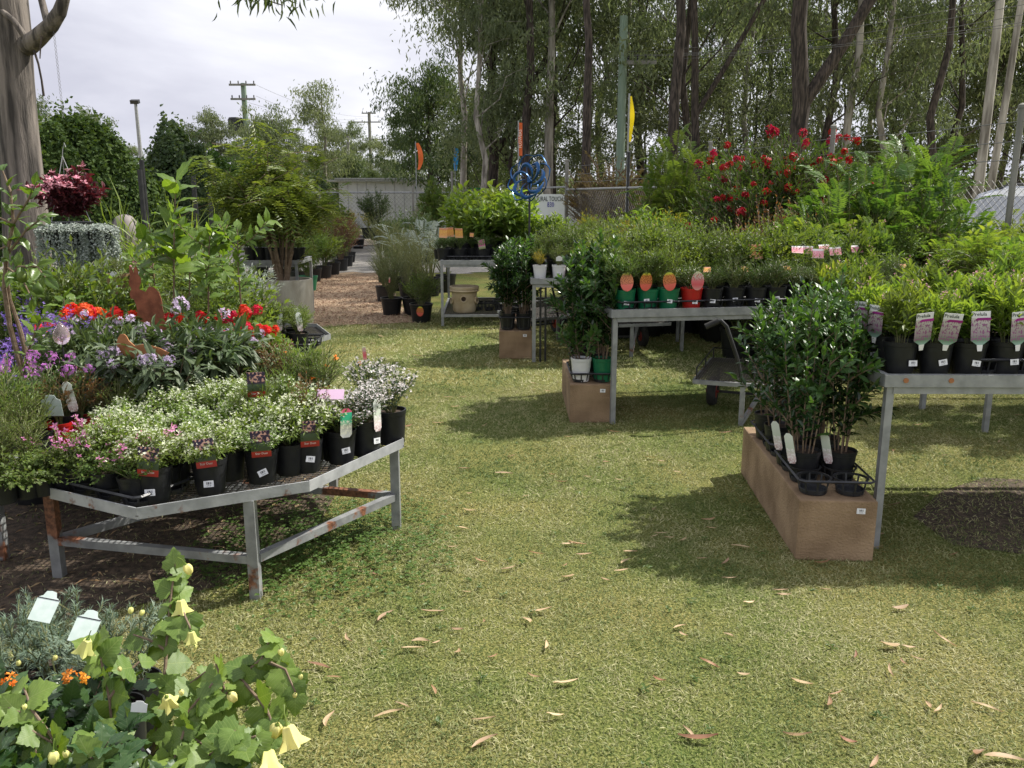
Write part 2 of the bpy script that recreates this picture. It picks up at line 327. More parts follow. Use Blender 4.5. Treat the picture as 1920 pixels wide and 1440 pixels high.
M['c_oval2'] = print_mat('pink oval card print', [(0,(.75,.35,.33)),(.30,(.72,.12,.14)),(.5,(.75,.20,.22)),(.7,(.62,.55,.50)),(.9,(.72,.66,.5)),(1,(.7,.7,.4))], ((.6,.1,.12), .5, .9), 30)
M['c_lav'] = print_mat('flower spike card print', [(0,(.30,.45,.40)),(.16,(.12,.22,.14)),(.3,(.30,.26,.28)),(.78,(.52,.50,.46)),(.80,(.55,.52,.5)),(.81,(.72,.72,.74)),(1,(.76,.76,.78))], ((.26,.10,.22), .12, .74), 24)
M['c_orange'] = print_mat('orange card print', [(0,(.78,.42,.28)),(.3,(.75,.30,.12)),(.7,(.8,.38,.10)),(.85,(.70,.25,.12)),(1,(.78,.45,.30))], ((.85,.55,.12), .15, .8), 26)
M['c_pink'] = print_mat('pink card print', [(0,(.75,.55,.52)),(.2,(.70,.18,.22)),(.75,(.75,.30,.36)),(.85,(.78,.74,.74)),(1,(.8,.78,.78))], ((.78,.45,.5), .15, .75), 26)
M['c_mag'] = print_mat('magenta flower card print', [(0,(.2,.25,.1)),(.3,(.5,.45,.35)),(.4,(.15,.2,.08)),(1,(.2,.28,.12))], ((.62,.08,.35), .3, 1), 12)
M['c_green'] = print_mat('green and white card print', [(0,(.75,.75,.74)),(.4,(.5,.5,.4)),(.55,(.05,.48,.25)),(.85,(.04,.5,.28)),(.88,(.7,.1,.2)),(1,(.7,.12,.22))], ((.75,.75,.6), .1, .6), 26)
M['c_sky'] = print_mat('landscape card print', [(0,(.6,.6,.5)),(.3,(.45,.42,.15)),(.5,(.35,.35,.45)),(.85,(.35,.5,.55)),(.9,(.72,.76,.74)),(1,(.74,.78,.75))], ((.25,.32,.15), .1, .6), 20)
M['c_disc'] = print_mat('yellow disc print', [(0,(.62,.6,.12)),(.3,(.65,.62,.3)),(.5,(.6,.64,.62)),(.75,(.65,.62,.3)),(1,(.62,.58,.1))], ((.3,.38,.55), .3, .7), 20)
M['c_cream'] = print_mat('white and pink card print', [(0,(.45,.3,.3)),(.2,(.75,.6,.6)),(.5,(.6,.66,.55)),(1,(.72,.76,.70))], ((.85,.8,.8), .0, .5), 20)
M['leafpetal'] = leafmat('fallen gum leaf', (.25,.13,.065), (.50,.37,.22), .6, .15, tc=(1.2,1,.7))

# glass drop
m, t, o = newmat('pale pink glass'); p = t.nodes.new('ShaderNodeBsdfPrincipled'); p.inputs['Base Color'].default_value = (.9,.72,.78,1); p.inputs['Roughness'].default_value = .05
p.inputs['Transmission Weight'].default_value = .85; p.inputs['IOR'].default_value = 1.3; t.links.new(p.outputs[0], o.inputs[0]); M['glass'] = m
m, t, o = newmat('veined leaf'); Nn = t.nodes.new; K = t.links.new       # big leaves of the foreground plants
def veined(name, a, b, vein, rough=.5, trans=.3):
    m, t, o = newmat(name); N = t.nodes.new; K = t.links.new
    tc = N('ShaderNodeTexCoord'); sp = N('ShaderNodeSeparateXYZ'); K(tc.outputs['Object'], sp.inputs[0])
    ab = N('ShaderNodeMath'); ab.operation = 'ABSOLUTE'; K(sp.outputs[1], ab.inputs[0])
    q = N('ShaderNodeMath'); q.operation = 'MULTIPLY_ADD'; q.inputs[1].default_value = -.9; K(ab.outputs[0], q.inputs[0]); K(sp.outputs[0], q.inputs[2])
    w = N('ShaderNodeMath'); w.operation = 'MULTIPLY'; w.inputs[1].default_value = 7.5; K(q.outputs[0], w.inputs[0])
    f = N('ShaderNodeMath'); f.operation = 'PINGPONG'; f.inputs[1].default_value = .5; K(w.outputs[0], f.inputs[0])
    g = N('ShaderNodeMath'); g.operation = 'LESS_THAN'; g.inputs[1].default_value = .06; K(f.outputs[0], g.inputs[0])
    g2 = N('ShaderNodeMath'); g2.operation = 'LESS_THAN'; g2.inputs[1].default_value = .014; K(ab.outputs[0], g2.inputs[0])
    mxx = N('ShaderNodeMath'); mxx.operation = 'MAXIMUM'; K(g.outputs[0], mxx.inputs[0]); K(g2.outputs[0], mxx.inputs[1])
    oi = N('ShaderNodeObjectInfo'); n = N('ShaderNodeTexNoise'); n.inputs['Scale'].default_value = 3; K(tc.outputs['Object'], n.inputs[0])
    av = N('ShaderNodeMath'); av.operation = 'MULTIPLY_ADD'; av.inputs[1].default_value = .7; K(oi.outputs['Random'], av.inputs[0]); 
    nn = N('ShaderNodeMath'); nn.operation = 'MULTIPLY_ADD'; nn.inputs[1].default_value = .6; nn.inputs[2].default_value = -.15; K(n.outputs[0], nn.inputs[0]); K(nn.outputs[0], av.inputs[2])
    mx = N('ShaderNodeMix'); mx.data_type = 'RGBA'; mx.inputs[6].default_value = rgba(a); mx.inputs[7].default_value = rgba(b); K(av.outputs[0], mx.inputs[0])
    m2 = N('ShaderNodeMix'); m2.data_type = 'RGBA'; m2.inputs[7].default_value = rgba(vein); K(mx.outputs[2], m2.inputs[6])
    hf = N('ShaderNodeMath'); hf.operation = 'MULTIPLY'; hf.inputs[1].default_value = .6; K(mxx.outputs[0], hf.inputs[0]); K(hf.outputs[0], m2.inputs[0])
    p = N('ShaderNodeBsdfPrincipled'); p.inputs['Roughness'].default_value = rough; K(m2.outputs[2], p.inputs['Base Color'])
    bp = N('ShaderNodeBump'); bp.inputs['Strength'].default_value = .6; bp.inputs['Distance'].default_value = .02; bp.invert = True; K(mxx.outputs[0], bp.inputs['Height']); K(bp.outputs[0], p.inputs['Normal'])
    tr = N('ShaderNodeBsdfTranslucent'); gg = N('ShaderNodeMix'); gg.data_type = 'RGBA'; gg.blend_type = 'MULTIPLY'; gg.inputs[0].default_value = 1; gg.inputs[7].default_value = (1.6,1.6,.5,1)
    K(m2.outputs[2], gg.inputs[6]); K(gg.outputs[2], tr.inputs[0])
    ms = N('ShaderNodeMixShader'); ms.inputs[0].default_value = trans; K(p.outputs[0], ms.inputs[1]); K(tr.outputs[0], ms.inputs[2]); K(ms.outputs[0], o.inputs[0]); return m
M['v_abut'] = veined('lantern bush leaf', (.085,.155,.03), (.20,.29,.05), (.26,.34,.10))
M['v_dark'] = veined('dark toothed leaf', (.022,.060,.018), (.055,.11,.03), (.08,.13,.05), .38, .22)
M['v_broad'] = veined('broad bright leaf', (.075,.15,.025), (.17,.26,.045), (.22,.30,.10), .4, .42)
M['v_gard'] = veined('gardenia leaf', (.03,.085,.022), (.09,.18,.04), (.11,.19,.06), .38, .3)
M['v_citrus'] = veined('citrus leaf', (.05,.11,.02), (.13,.20,.035), (.16,.22,.07), .35, .35)
M['v_long'] = veined('long dull leaf', (.045,.075,.035), (.09,.125,.06), (.15,.19,.10), .5, .22)

# ------------------------------------------------------------------ foliage generators
def unit(a): return a / (np.linalg.norm(a, axis=-1, keepdims=True) + 1e-9)
SH = {
 'd': (np.array([(0,0,0),(.45,.5,.06),(1,0,-.05),(.45,-.5,.06)]), [(0,3,2,1)]),
 't': (np.array([(0,-.5,0),(0,.5,0),(1,0,0)]), [(0,1,2)]),
 'l': (np.array([(0,0,0),(.35,0,.02),(.7,0,-.01),(1,0,-.10),(.33,.5,.12),(.68,.36,.07),(.33,-.5,.12),(.68,-.36,.07)]),
       [(0,6,1),(0,1,4),(1,6,7,2),(1,2,5,4),(2,7,3),(2,3,5)]),
 'r': (np.array([(.45,0,-.10),(0,.12,0),(.15,.5,.02),(.7,.52,.04),(1.0,.2,.0),(1.0,-.2,.0),(.7,-.52,.04),(.15,-.5,.02),(0,-.12,0)]),
       [(0,2,1),(0,3,2),(0,4,3),(0,5,4),(0,6,5),(0,7,6),(0,8,7)]),
 'f4': (np.array([(0,0,0),(.5,.28,.12),(1,0,.2),(.5,-.28,.12),(.28,.5,.12),(0,1,.2),(-.28,.5,.12),(-.5,.28,.12),(-1,0,.2),(-.5,-.28,.12),(-.28,-.5,.12),(0,-1,.2),(.28,-.5,.12)]),
        [(0,3,2,1),(0,4,5,6),(0,7,8,9),(0,10,11,12)]),
}
def addleaves(g, P, D, Nn, L, W, shape='d', mat=0, tint=None):
    P = np.asarray(P); n = len(P)
    if n == 0: return
    D = unit(np.asarray(D)); Nn = np.asarray(Nn); Nn = unit(Nn - D * (Nn * D).sum(1, keepdims=True)); Sd = np.cross(Nn, D)
    L = np.broadcast_to(L, n); W = np.broadcast_to(W, n); q, F = SH[shape]
    V = P[:, None] + D[:, None] * (q[None, :, 0, None] * L[:, None, None]) + Sd[:, None] * (q[None, :, 1, None] * W[:, None, None]) + Nn[:, None] * (q[None, :, 2, None] * L[:, None, None])
    g.rep(V, F, mat, tint)

def shrub_pts(r, H, R, nst=12, per=14, br=3, ang=.9, droop=0., tmin=.15, dome=.45, base=.12, jit=.15, up=.35):
    """stems springing from the pot, side twigs on them, leaves spiralling up both"""
    P = []; D = []; Nn = []; T = []; stems = []; tips = []
    def run(path, t0, n, tip=True):
        m = len(path); seg = np.gradient(path, axis=0); tt = np.linspace(t0, 1, n) + r.normal(0, .3 / max(n, 1), n)
        tt = np.clip(tt, 0, 1); idx = tt * (m - 1); i0 = np.minimum(idx.astype(int), m - 2); f = (idx - i0)[:, None]
        p = path[i0] * (1 - f) + path[i0 + 1] * f; d = unit(seg[i0] * (1 - f) + seg[i0 + 1] * f)
        a = np.arange(n) * 2.4 + r.random() * 6
        e1 = unit(np.cross(d, np.array([.3, .9, .31]))); e2 = np.cross(d, e1)
        rad = e1 * np.cos(a)[:, None] + e2 * np.sin(a)[:, None]
        an = ang * (1.15 - .55 * tt)[:, None]
        dd = unit(d * np.cos(an) + rad * np.sin(an) + r.normal(0, jit, (n, 3)) + np.array([0, 0, -droop]))
        P.append(p); D.append(dd); Nn.append(unit(d * .6 + np.array([0, 0, .8]) + r.normal(0, .25, (n, 3)))); T.append(tt)
        if tip: tips.append((path[-1], d[-1]))
    for i in range(nst):
        ph = r.random() * 2 * PI; rr = R * math.sqrt(r.random()) * .92
        h = H * (1 - dome * (rr / R) ** 2) * r.uniform(.78, 1.04)
        b = np.array([math.cos(ph) * rr * base, math.sin(ph) * rr * base, 0]); e = np.array([math.cos(ph) * rr, math.sin(ph) * rr, h])
        c = b + (e - b) * np.array([up, up, .62]) + r.normal(0, R * .06, 3)
        t = np.linspace(0, 1, 7)[:, None]; path = (1-t)**2 * b + 2*t*(1-t) * c + t*t * e
        stems.append(path); run(path, tmin, per)
        for k in range(br):
            t0 = r.uniform(.3, .85); i0 = int(t0 * 6); s = path[i0]; ph2 = ph + r.normal(0, 1.1); ln = H * (1 - t0) * .45 + R * .18
            e2 = s + np.array([math.cos(ph2) * ln * .8, math.sin(ph2) * ln * .8, ln * r.uniform(.3, .9)])
            t = np.linspace(0, 1, 4)[:, None]; p2 = s * (1-t) + e2 * t + np.array([0, 0, ln * .15]) * (t * t - t) * -1
            stems.append(p2); run(p2, .2, max(3, int(per * .45)))
    return dict(P=np.concatenate(P), D=np.concatenate(D), N=np.concatenate(Nn), T=np.concatenate(T), stems=stems, tips=tips)

def flowers(g, r, C, size, mat=0, n=None, cr=0., shape='f4', upb=.8):
    """C centres; n per head in a ball of radius cr"""
    C = np.asarray(C)
    if n:
        m = len(C); o = unit(r.normal(0, 1, (m * n, 3)) + np.array([0, 0, .5])); P = np.repeat(C, n, 0) + o * cr * r.uniform(.55, 1, (m * n, 1)); Nn = o
    else:
        P = C; Nn = unit(r.normal(0, .45, C.shape) + np.array([0, 0, upb]))
    D = unit(np.cross(Nn, r.normal(0, 1, P.shape))); s = size * r.uniform(.7, 1.2, len(P))
    addleaves(g, P, D, Nn, s, s, shape, mat)

def pinnate(g, r, P, D, L, n=9, lw=.25, ll=.3, droop=.35, mat=0):
    """a feather-shaped leaf: pairs of leaflets on a drooping midrib"""
    D = np.array(D) / np.linalg.norm(D); sd = np.cross(D, [0, 0, 1.]); sd /= np.linalg.norm(sd) + 1e-6; up = np.cross(sd, D)
    t = (np.arange(n) + 1.) / n; path = np.array(P)[None] + D[None] * (t * L)[:, None] - np.array([0, 0, 1.])[None] * (droop * L * t * t)[:, None]
    sz = L * ll * np.sin(PI * (.12 + .8 * t)) ** .7
    for s_ in (-1, 1):
        dd = unit(sd[None] * s_ + D[None] * .55 + r.normal(0, .08, (n, 3)) - np.array([0, 0, .12]))
        addleaves(g, path, dd, np.tile(up, (n, 1)) + r.normal(0, .12, (n, 3)), sz, sz * lw, 'd', mat, np.full(n, r.random()))

KIND = {}
def kind(name, fn, nvar=3):
    KIND[name] = (fn, nvar, [])
def get(name, i):
    fn, nv, cache = KIND[name]
    i = i % nv
    while len(cache) <= i: cache.append(fn(np.random.default_rng(1000 + len(cache) * 77 + sum(map(ord, name))), len(cache)))
    return cache[i]
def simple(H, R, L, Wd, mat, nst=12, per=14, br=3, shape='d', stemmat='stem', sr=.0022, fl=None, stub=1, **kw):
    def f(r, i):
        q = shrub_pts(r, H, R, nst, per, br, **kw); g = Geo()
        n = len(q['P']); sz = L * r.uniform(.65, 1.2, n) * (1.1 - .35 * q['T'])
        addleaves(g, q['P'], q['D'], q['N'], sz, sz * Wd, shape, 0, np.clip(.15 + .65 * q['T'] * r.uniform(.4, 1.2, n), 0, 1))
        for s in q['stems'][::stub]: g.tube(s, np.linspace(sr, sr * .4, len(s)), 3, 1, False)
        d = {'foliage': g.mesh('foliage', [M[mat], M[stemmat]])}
        if fl:
            h = Geo(); tips = np.array([t[0] for t in q['tips']])
            if fl.get('head'):
                k = min(fl['n'], len(tips)); idx = np.argsort(-tips[:, 2] + r.normal(0, H * fl.get('rand', .08), len(tips)))[:k]
                flowers(h, r, np.zeros((1, 3)), fl['size'], 0, fl['head'], fl['cr'])
                d['heads'] = ('flower_head', h.mesh('flower_head', [M[fl['mat']]]), [tuple(c) for c in tips[idx] + np.array([0, 0, fl.get('dz', .01)])]); return d
            elif fl.get('spike'):
                k = min(fl['n'], len(tips)); idx = np.argsort(-tips[:, 2])[:k]
                m = fl['spike']; z = np.linspace(0, fl['len'], m); flowers(h, r, np.stack([r.normal(0, fl['cr'], m), r.normal(0, fl['cr'], m), z], 1), fl['size'])
                d['heads'] = ('flower_spike', h.mesh('flower_spike', [M[fl['mat']]]), [tuple(c) for c in tips[idx]]); return d
            else:
                top = q['P'][(q['T'] > .6)]; w = top[:, 2] / H + np.hypot(top[:, 0], top[:, 1]) / R * .4 + r.normal(0, .12, len(top))
                idx = np.argsort(-w)[:fl['n']]; flowers(h, r, top[idx] + r.normal(0, L * .35, (len(idx), 3)) + np.array([0, 0, L * .35]), fl['size'])
            d['flowers'] = h.mesh('flowers', [M[fl['mat']]])
        return d
    return f
kind('euphorbia', simple(.175,.18,.030,.34,'spray',32,16,3,ang=1.0,dome=.75,droop=.25,fl=dict(n=430,size=.0068,mat='f_cream')), 4)
kind('blossom', simple(.24,.17,.022,.4,'dark',24,14,3,fl=dict(n=620,size=.0085,mat='f_blush')), 3)
kind('diascia', simple(.17,.17,.020,.7,'fresh',22,13,2,dome=.75,fl=dict(n=34,size=.014,mat='f_pink')), 3)
kind('trailing', simple(.13,.20,.022,.7,'fresh',24,16,2,dome=1.2,droop=.4), 2)
kind('fineherb', simple(.26,.13,.014,.28,'fresh',30,22,3,ang=.8,dome=.3), 3)
kind('heath', simple(.24,.12,.013,.35,'lime',22,20,3,ang=.8,dome=.3), 2)
kind('bronzeherb', simple(.26,.10,.017,.35,'bronze',16,20,3,ang=.7,dome=.2), 2)
kind('purplespray', simple(.30,.18,.032,.5,'mid',16,10,2,fl=dict(n=8,size=.010,mat='f_magenta',head=14,cr=.028)), 3)
kind('nemesia', simple(.34,.20,.030,.45,'mid',18,10,2,fl=dict(n=16,size=.011,mat='f_purple',spike=14,len=.08,cr=.014)), 3)
kind('mauveshrub', simple(.44,.28,.10,.26,'dull',18,12,3,shape='l',ang=1.0,droop=.2,fl=dict(n=4,size=.013,mat='f_mauve',head=18,cr=.030)), 3)
kind('geranium', simple(.27,.20,.052,1.0,'mid',16,7,2,shape='r',ang=1.2,fl=dict(n=5,size=.018,mat='f_scarlet',head=34,cr=.034,dz=.04)), 3)
kind('geranium_red', simple(.27,.20,.052,1.0,'fresh',16,7,2,shape='r',ang=1.2,fl=dict(n=6,size=.018,mat='f_crimson',head=34,cr=.034,dz=.04)), 3)
kind('nasturtium', simple(.22,.24,.060,1.0,'lime',16,6,2,shape='r',ang=1.2,dome=.8), 2)
kind('salvia', simple(.33,.11,.095,.30,'lime',13,15,1,shape='l',ang=.8,dome=.25,base=.35,fl=dict(n=2,size=.007,mat='f_palepink',spike=8,len=.05,cr=.006)), 4)
kind('salvia2', simple(.36,.12,.085,.28,'fresh',13,16,1,shape='l',ang=.8,dome=.2,base=.35,fl=dict(n=1,size=.006,mat='f_palepink',spike=8,len=.05,cr=.006)), 3)
kind('silverherb', simple(.24,.12,.035,.22,'silver',16,14,2,ang=.8), 2)
kind('needle', simple(.20,.13,.030,.12,'mid',22,22,3,ang=.75,dome=.4), 4)
kind('needlelime', simple(.30,.15,.040,.13,'fresh',22,22,3,ang=.75,dome=.4), 4)
kind('goldtip', simple(.32,.15,.032,.4,'lime',18,16,3,ang=.8,dome=.4), 3)
kind('goldneedle', simple(.18,.11,.020,.2,'yellow',20,18,3,ang=.75,dome=.5), 2)
kind('broadlime', simple(.60,.34,.14,.45,'lime',12,9,2,shape='l',ang=1.0,droop=.1), 3)
kind('broadgreen', simple(.50,.30,.10,.42,'mid',14,10,2,shape='l',ang=1.0), 3)
kind('shrubgreen', simple(.62,.28,.048,.45,'fresh',26,20,4,dome=.35), 4)
kind('shrubdark', simple(.60,.30,.045,.45,'mid',26,20,4,dome=.35), 3)
kind('shrubred', simple(1.25,.45,.045,.45,'bronze',40,26,5,dome=.25,sr=.005,stemmat='wood'), 3)
kind('shrubolive', simple(1.3,.45,.045,.4,'olive2',42,28,5,dome=.25,sr=.005,stemmat='wood'), 3)
kind('goldbush', simple(.55,.30,.05,.35,'yellow',24,16,3,dome=.35), 2)
kind('wispy', simple(1.0,.36,.035,.10,'olive2',60,34,3,dome=.25,ang=.5), 3)
kind('wispydark', simple(.75,.3,.030,.12,'deep',60,30,3,dome=.4,ang=.6), 2)
kind('myrtle', simple(.5,.3,.028,.5,'fresh',34,20,4,dome=.6), 2)
kind('lavendula', simple(.5,.30,.05,.18,'silver',30,20,2,dome=.5), 2)
kind('fluffy', simple(.50,.20,.035,.10,'grey',30,30,3,ang=.9,dome=.3,jit=.1), 2)
kind('hedgeball', simple(.9,.45,.05,.5,'deep',40,26,5,dome=.3), 2)
kind('flax', simple(.7,.42,.35,.035,'lime',10,7,0,ang=.5,dome=.3), 2)
def fern_fn(H, R, nst, L, mat, **kw):
    def f(r, i):
        g = Geo(); q = shrub_pts(r, H, R, nst, 6, 1, dome=.35)
        for s in q['stems']: g.tube(s, np.linspace(.008, .003, len(s)), 4, 1, False)
        for p, d, t in zip(q['P'], q['D'], q['T']):
            if t > .2: pinnate(g, r, p, d, L * r.uniform(.6, 1.15), mat=0, **kw)
        return {'foliage': g.mesh('foliage', [M[mat], M['stem']])}
    return f
kind('fernbush', fern_fn(.55,.30,15,.19,'lime',n=9,lw=.26,ll=.36), 3)
M['jac'] = leafmat('jacaranda leaves', (.065,.135,.028), (.15,.235,.05), .45, .38)
kind('jacaranda', fern_fn(1.9,.75,32,.36,'jac',n=14,lw=.34,ll=.26,droop=.3), 2)
kind('featherbush', fern_fn(1.55,.40,44,.24,'fresh',n=11,lw=.30,ll=.36,droop=.2), 1)
kind('fernsilver', fern_fn(.5,.3,7,.2,'silver',n=10,lw=.3,ll=.22), 1)

# pots ---------------------------------------------------------------
def pot_mesh(rt, h, mat, n=16):
    g = Geo(); rb = rt * .78
    g.lathe([(0, 0), (rb, 0), (rb + (rt-rb) * .86, h * .86), (rt, h * .87), (rt * 1.03, h), (rt * .95, h), (rt * .92, h * .9)], n, mat=0)
    g.lathe([(rt * .925, h * .9), (rt * .5, h * .91), (0, h * .915)], n, mat=1)
    return g.mesh('pot', [M[mat], M['soil']], True)
POTS = {}
def pot(rt, h, mat):
    k = (round(rt, 3), round(h, 3), mat)
    if k not in POTS: POTS[k] = pot_mesh(rt, h, mat)
    return POTS[k]
def card(w, h, mat, shape='rect', t=.0012):
    if shape == 'rect': O = [(-w/2,0),(w/2,0),(w/2,h),(-w/2,h)]
    elif shape == 'oval': O = [(w/2*math.cos(a), h/2 + h/2*math.sin(a)) for a in np.linspace(0, 2*PI, 21)[:-1]]
    elif shape == 'point': O = [(-w*.16,0),(w*.16,0),(w/2,h*.14),(w/2,h),(-w/2,h),(-w/2,h*.14)]
    elif shape == 'scallop': O = [(-w/2,0),(w/2,0),(w/2,h*.74),(w*.30,h*.82),(w*.22,h*.97),(0,h),(-w*.22,h*.97),(-w*.30,h*.82),(-w/2,h*.74)]
    elif shape == 'stake': O = [(-w/2,h*.1),(-w*.3,0),(w*.3,0),(w/2,h*.1),(w/2,h*.9),(w*.2,h),(-w*.2,h),(-w/2,h*.9)]
    g = Geo(); g.prism(O, t); return g.mesh('plant_tag', [M[mat]])
CARD = {'fire': card(.078,.115,'c_fire'), 'oval': card(.092,.135,'c_oval','oval'), 'oval2': card(.09,.135,'c_oval2','oval'), 'lav': card(.078,.15,'c_lav','point'),
        'orange': card(.10,.12,'c_orange'), 'pink': card(.085,.075,'c_pink'), 'magenta': card(.085,.12,'c_mag'), 'green': card(.055,.13,'c_green','stake'), 'sky': card(.07,.11,'c_sky'),
        'disc': card(.095,.055,'c_disc','oval'), 'cream': card(.045,.15,'c_cream','stake'), 'white': card(.06,.05,'white','scallop'), 'bigwhite': card(.085,.11,'palegreen','scallop'),
        'pinkcard': card(.12,.05,'cardpink'), 'slim': card(.018,.07,'c_oval2'), 'brown': card(.05,.05,'c_orange')}
STK = Geo(); STK.prism([(-.019,-.013),(.019,-.013),(.019,.013),(-.019,.013)], .0008); STK = STK.mesh('price_sticker', [M['sticker']])
PEG = Geo(); PEG.prism([(-.009,0),(.009,0),(.012,.022),(.012,.028),(-.012,.028),(-.012,.022),(0,-.006)][:6], .0012); PEG = PEG.mesh('tag_peg', [M['white']])
def text_mesh(s, size, mat, ext=.0006, align='LEFT'):
    c = bpy.data.curves.new('lettering', 'FONT'); c.body = s; c.size = size; c.extrude = ext; c.align_x = align; c.resolution_u = 2
    o = bpy.data.objects.new('tmp', c); COL.objects.link(o); dg = bpy.context.evaluated_depsgraph_get(); dg.update()
    me = bpy.data.meshes.new_from_object(o.evaluated_get(dg)); bpy.data.objects.remove(o); me.materials.clear(); me.materials.append(M[mat]); me.name = 'lettering'; return me
TXT_LAV = text_mesh('Prelula', .0225, 'ink')
BAND = Geo(); BAND.prism([(-.026,0),(.0315,0),(.0315,.010),(-.014,.010)], .0006); BAND = BAND.mesh('printed_band', [M['plum']])

def addheads(d, fo, r):
    if 'heads' in d:
        nm, me, pts = d['heads']
        for p in pts: part(nm, me, fo, p, (r.gauss(0, .2), r.gauss(0, .2), r.uniform(0, 6.28)), r.uniform(.75, 1.2))
NAMES = dict(euphorbia='white_flower_pot', blossom='blossom_pot', diascia='pink_flower_pot', salvia='flower_spike_pot', salvia2='flower_spike_pot', needle='needle_foliage_pot', needlelime='needle_foliage_pot', goldtip='golden_shrub_pot', shrubdark='dark_foliage_pot',
  geranium='geranium_pot', geranium_red='geranium_pot', mauveshrub='mauve_shrub_pot', broadlime='broad_leaved_pot', broadgreen='broad_leaved_pot', shrubgreen='green_shrub_pot', wispy='wispy_grass_pot', wispydark='wispy_grass_pot', fernbush='fern_pot', flax='flax_pot', myrtle='myrtle_pot', silverherb='silver_herb_pot')
BENCHES = []
def zbench(x, y):
    for bx, by, br, bz in BENCHES:
        if math.hypot(x - bx, y - by) < br: return bz - .035
    return 0.0
cnt = [0]
def potted(kd, x, y, z, label, cat='potted plant', group=None, rt=.065, h=.14, pm='pot', sc=1.0, tag=None, sticker=False, name=None, tz=0., tilt=None, tagx=0., face=None, fsc=None):
    cnt[0] += 1; i = cnt[0]; r = random.Random(i * 13 + 5)
    if z is None: z = zbench(x, y); sc = sc * (1.0 if z > .1 else 1.55)
    t = thing(name or NAMES.get(kd, 'potted_plant'), label, cat, (x, y, z), 0, group)
    part('pot', pot(rt, h, pm), t, (0,0,.001), (r.gauss(0,.018), r.gauss(0,.018), r.uniform(0,6)))
    d = get(kd, i)
    rot = (r.gauss(0, .05), r.gauss(0, .05), r.uniform(0, 6.28)); s = sc * r.uniform(.78, 1.18)
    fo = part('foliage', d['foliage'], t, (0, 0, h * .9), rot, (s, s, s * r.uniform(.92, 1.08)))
    if 'flowers' in d: part('flowers', d['flowers'], t, (0, 0, h * .9), rot, tuple(fo.scale), kind='stuff')
    addheads(d, fo, r)
    fa = math.atan2(x, y) * -.35 if face is None else face       # cards face roughly towards the aisle
    if sticker:
        rr = rt * .90 + .005
        part('price_sticker', STK, t, (rr * math.sin(fa) + tagx * .5, -rr * math.cos(fa), h * r.uniform(.38, .5)), (-.08, r.gauss(0, .12), fa))
    if tag:
        rr = rt * 1.05 + .002
        tl = tilt if tilt is not None else r.uniform(-.15, .25)
        c = part('plant_tag', CARD[tag], t, (rr * math.sin(fa) + tagx, -rr * math.cos(fa), h * .88 + tz), (tl, r.gauss(0, .07), fa + r.gauss(0, .12)))
        if tag == 'lav':
            c.location.z = h * .98 + tz
            part('tag_peg', PEG, c, (0, 0, -.028)); part('lettering', TXT_LAV, c, (-.038, -.0012, .130), (PI/2, 0, 0)); part('printed_band', BAND, c, (.004, -.0012, .110), (0,0,0), (1.2,1,1.1))
        if tag == 'fire':
            part('lettering', TXT_FIRE, c, (0, -.0012, .012), (PI/2, 0, 0))
    return t
TXT_FIRE = text_mesh('Star Dust', .0125, 'f_white', align='CENTER')
KD = dict(fernbush='ferny lime plant', goldtip='golden tipped shrub', broadlime='broad leaved lime plant', needlelime='fresh green needle plant', shrubgreen='bushy green shrub', goldbush='golden bush', needle='dark needle foliage plant', myrtle='small leaved shrub', salvia='leafy lime spike plant', salvia2='leafy green spike plant', silverherb='silver herb', heath='yellow green heath', goldneedle='golden needle plant', fineherb='feathery herb')
def grid(kd, origin, ux, uy, nx, ny, dx, dy, z, desc, where, group, tagf=None, skip=None, **kw):
    """rows of pots on a table; kd may be a function of (i, j)"""
    for j in range(ny):
        for i in range(nx):
            if skip and skip(i, j): continue
            a = origin + ux * (i * dx + random.gauss(0, .008)) + uy * (j * dy + random.gauss(0, .008))
            k = kd(i, j) if callable(kd) else kd; k2 = dict(kw)
            if tagf: k2.update(tagf(i, j) or {})
            dd = desc(i, j) if callable(desc) else desc
            dd = KD.get(k, dd) if dd is None or dd == 'mix' else dd
            potted(k, a.x, a.y, z, f'{dd}, {ORD[i]} from left, {ORD[j]} row, {where}', group=group, **k2)

# =================================================================== GROUND
def ground_mat():
    m, t, o = newmat('mown lawn soil and thatch'); N = t.nodes.new; K = t.links.new
    ge = N('ShaderNodeNewGeometry')
    def noise(sc, det=5, dis=0):
        n = N('ShaderNodeTexNoise'); n.inputs['Scale'].default_value = sc; n.inputs['Detail'].default_value = det; n.inputs['Distortion'].default_value = dis; K(ge.outputs['Position'], n.inputs[0]); return n.outputs[0]
    def ramp(f, a, b, p0, p1):
        r = N('ShaderNodeValToRGB'); r.color_ramp.elements[0].color = rgba(a); r.color_ramp.elements[1].color = rgba(b); r.color_ramp.elements[0].position = p0; r.color_ramp.elements[1].position = p1; K(f, r.inputs[0]); return r.outputs[0]
    fine = ramp(noise(95, 6), (.065,.085,.027), (.30,.285,.14), .36, .66)
    big = ramp(noise(.9, 5, .4), (.70,.86,.52), (1.15,1.05,.80), .38, .62)
    mx = N('ShaderNodeMix'); mx.data_type = 'RGBA'; mx.blend_type = 'MULTIPLY'; mx.inputs[0].default_value = 1; K(fine, mx.inputs[6]); K(big, mx.inputs[7])
    p = N('ShaderNodeBsdfPrincipled'); p.inputs['Roughness'].default_value = .95; p.inputs['Specular IOR Level'].default_value = .1; K(mx.outputs[2], p.inputs['Base Color'])
    bp = N('ShaderNodeBump'); bp.inputs['Strength'].default_value = .9; bp.inputs['Distance'].default_value = .02; K(noise(130, 5), bp.inputs['Height']); K(bp.outputs[0], p.inputs['Normal'])
    K(p.outputs[0], o.inputs[0]); return m
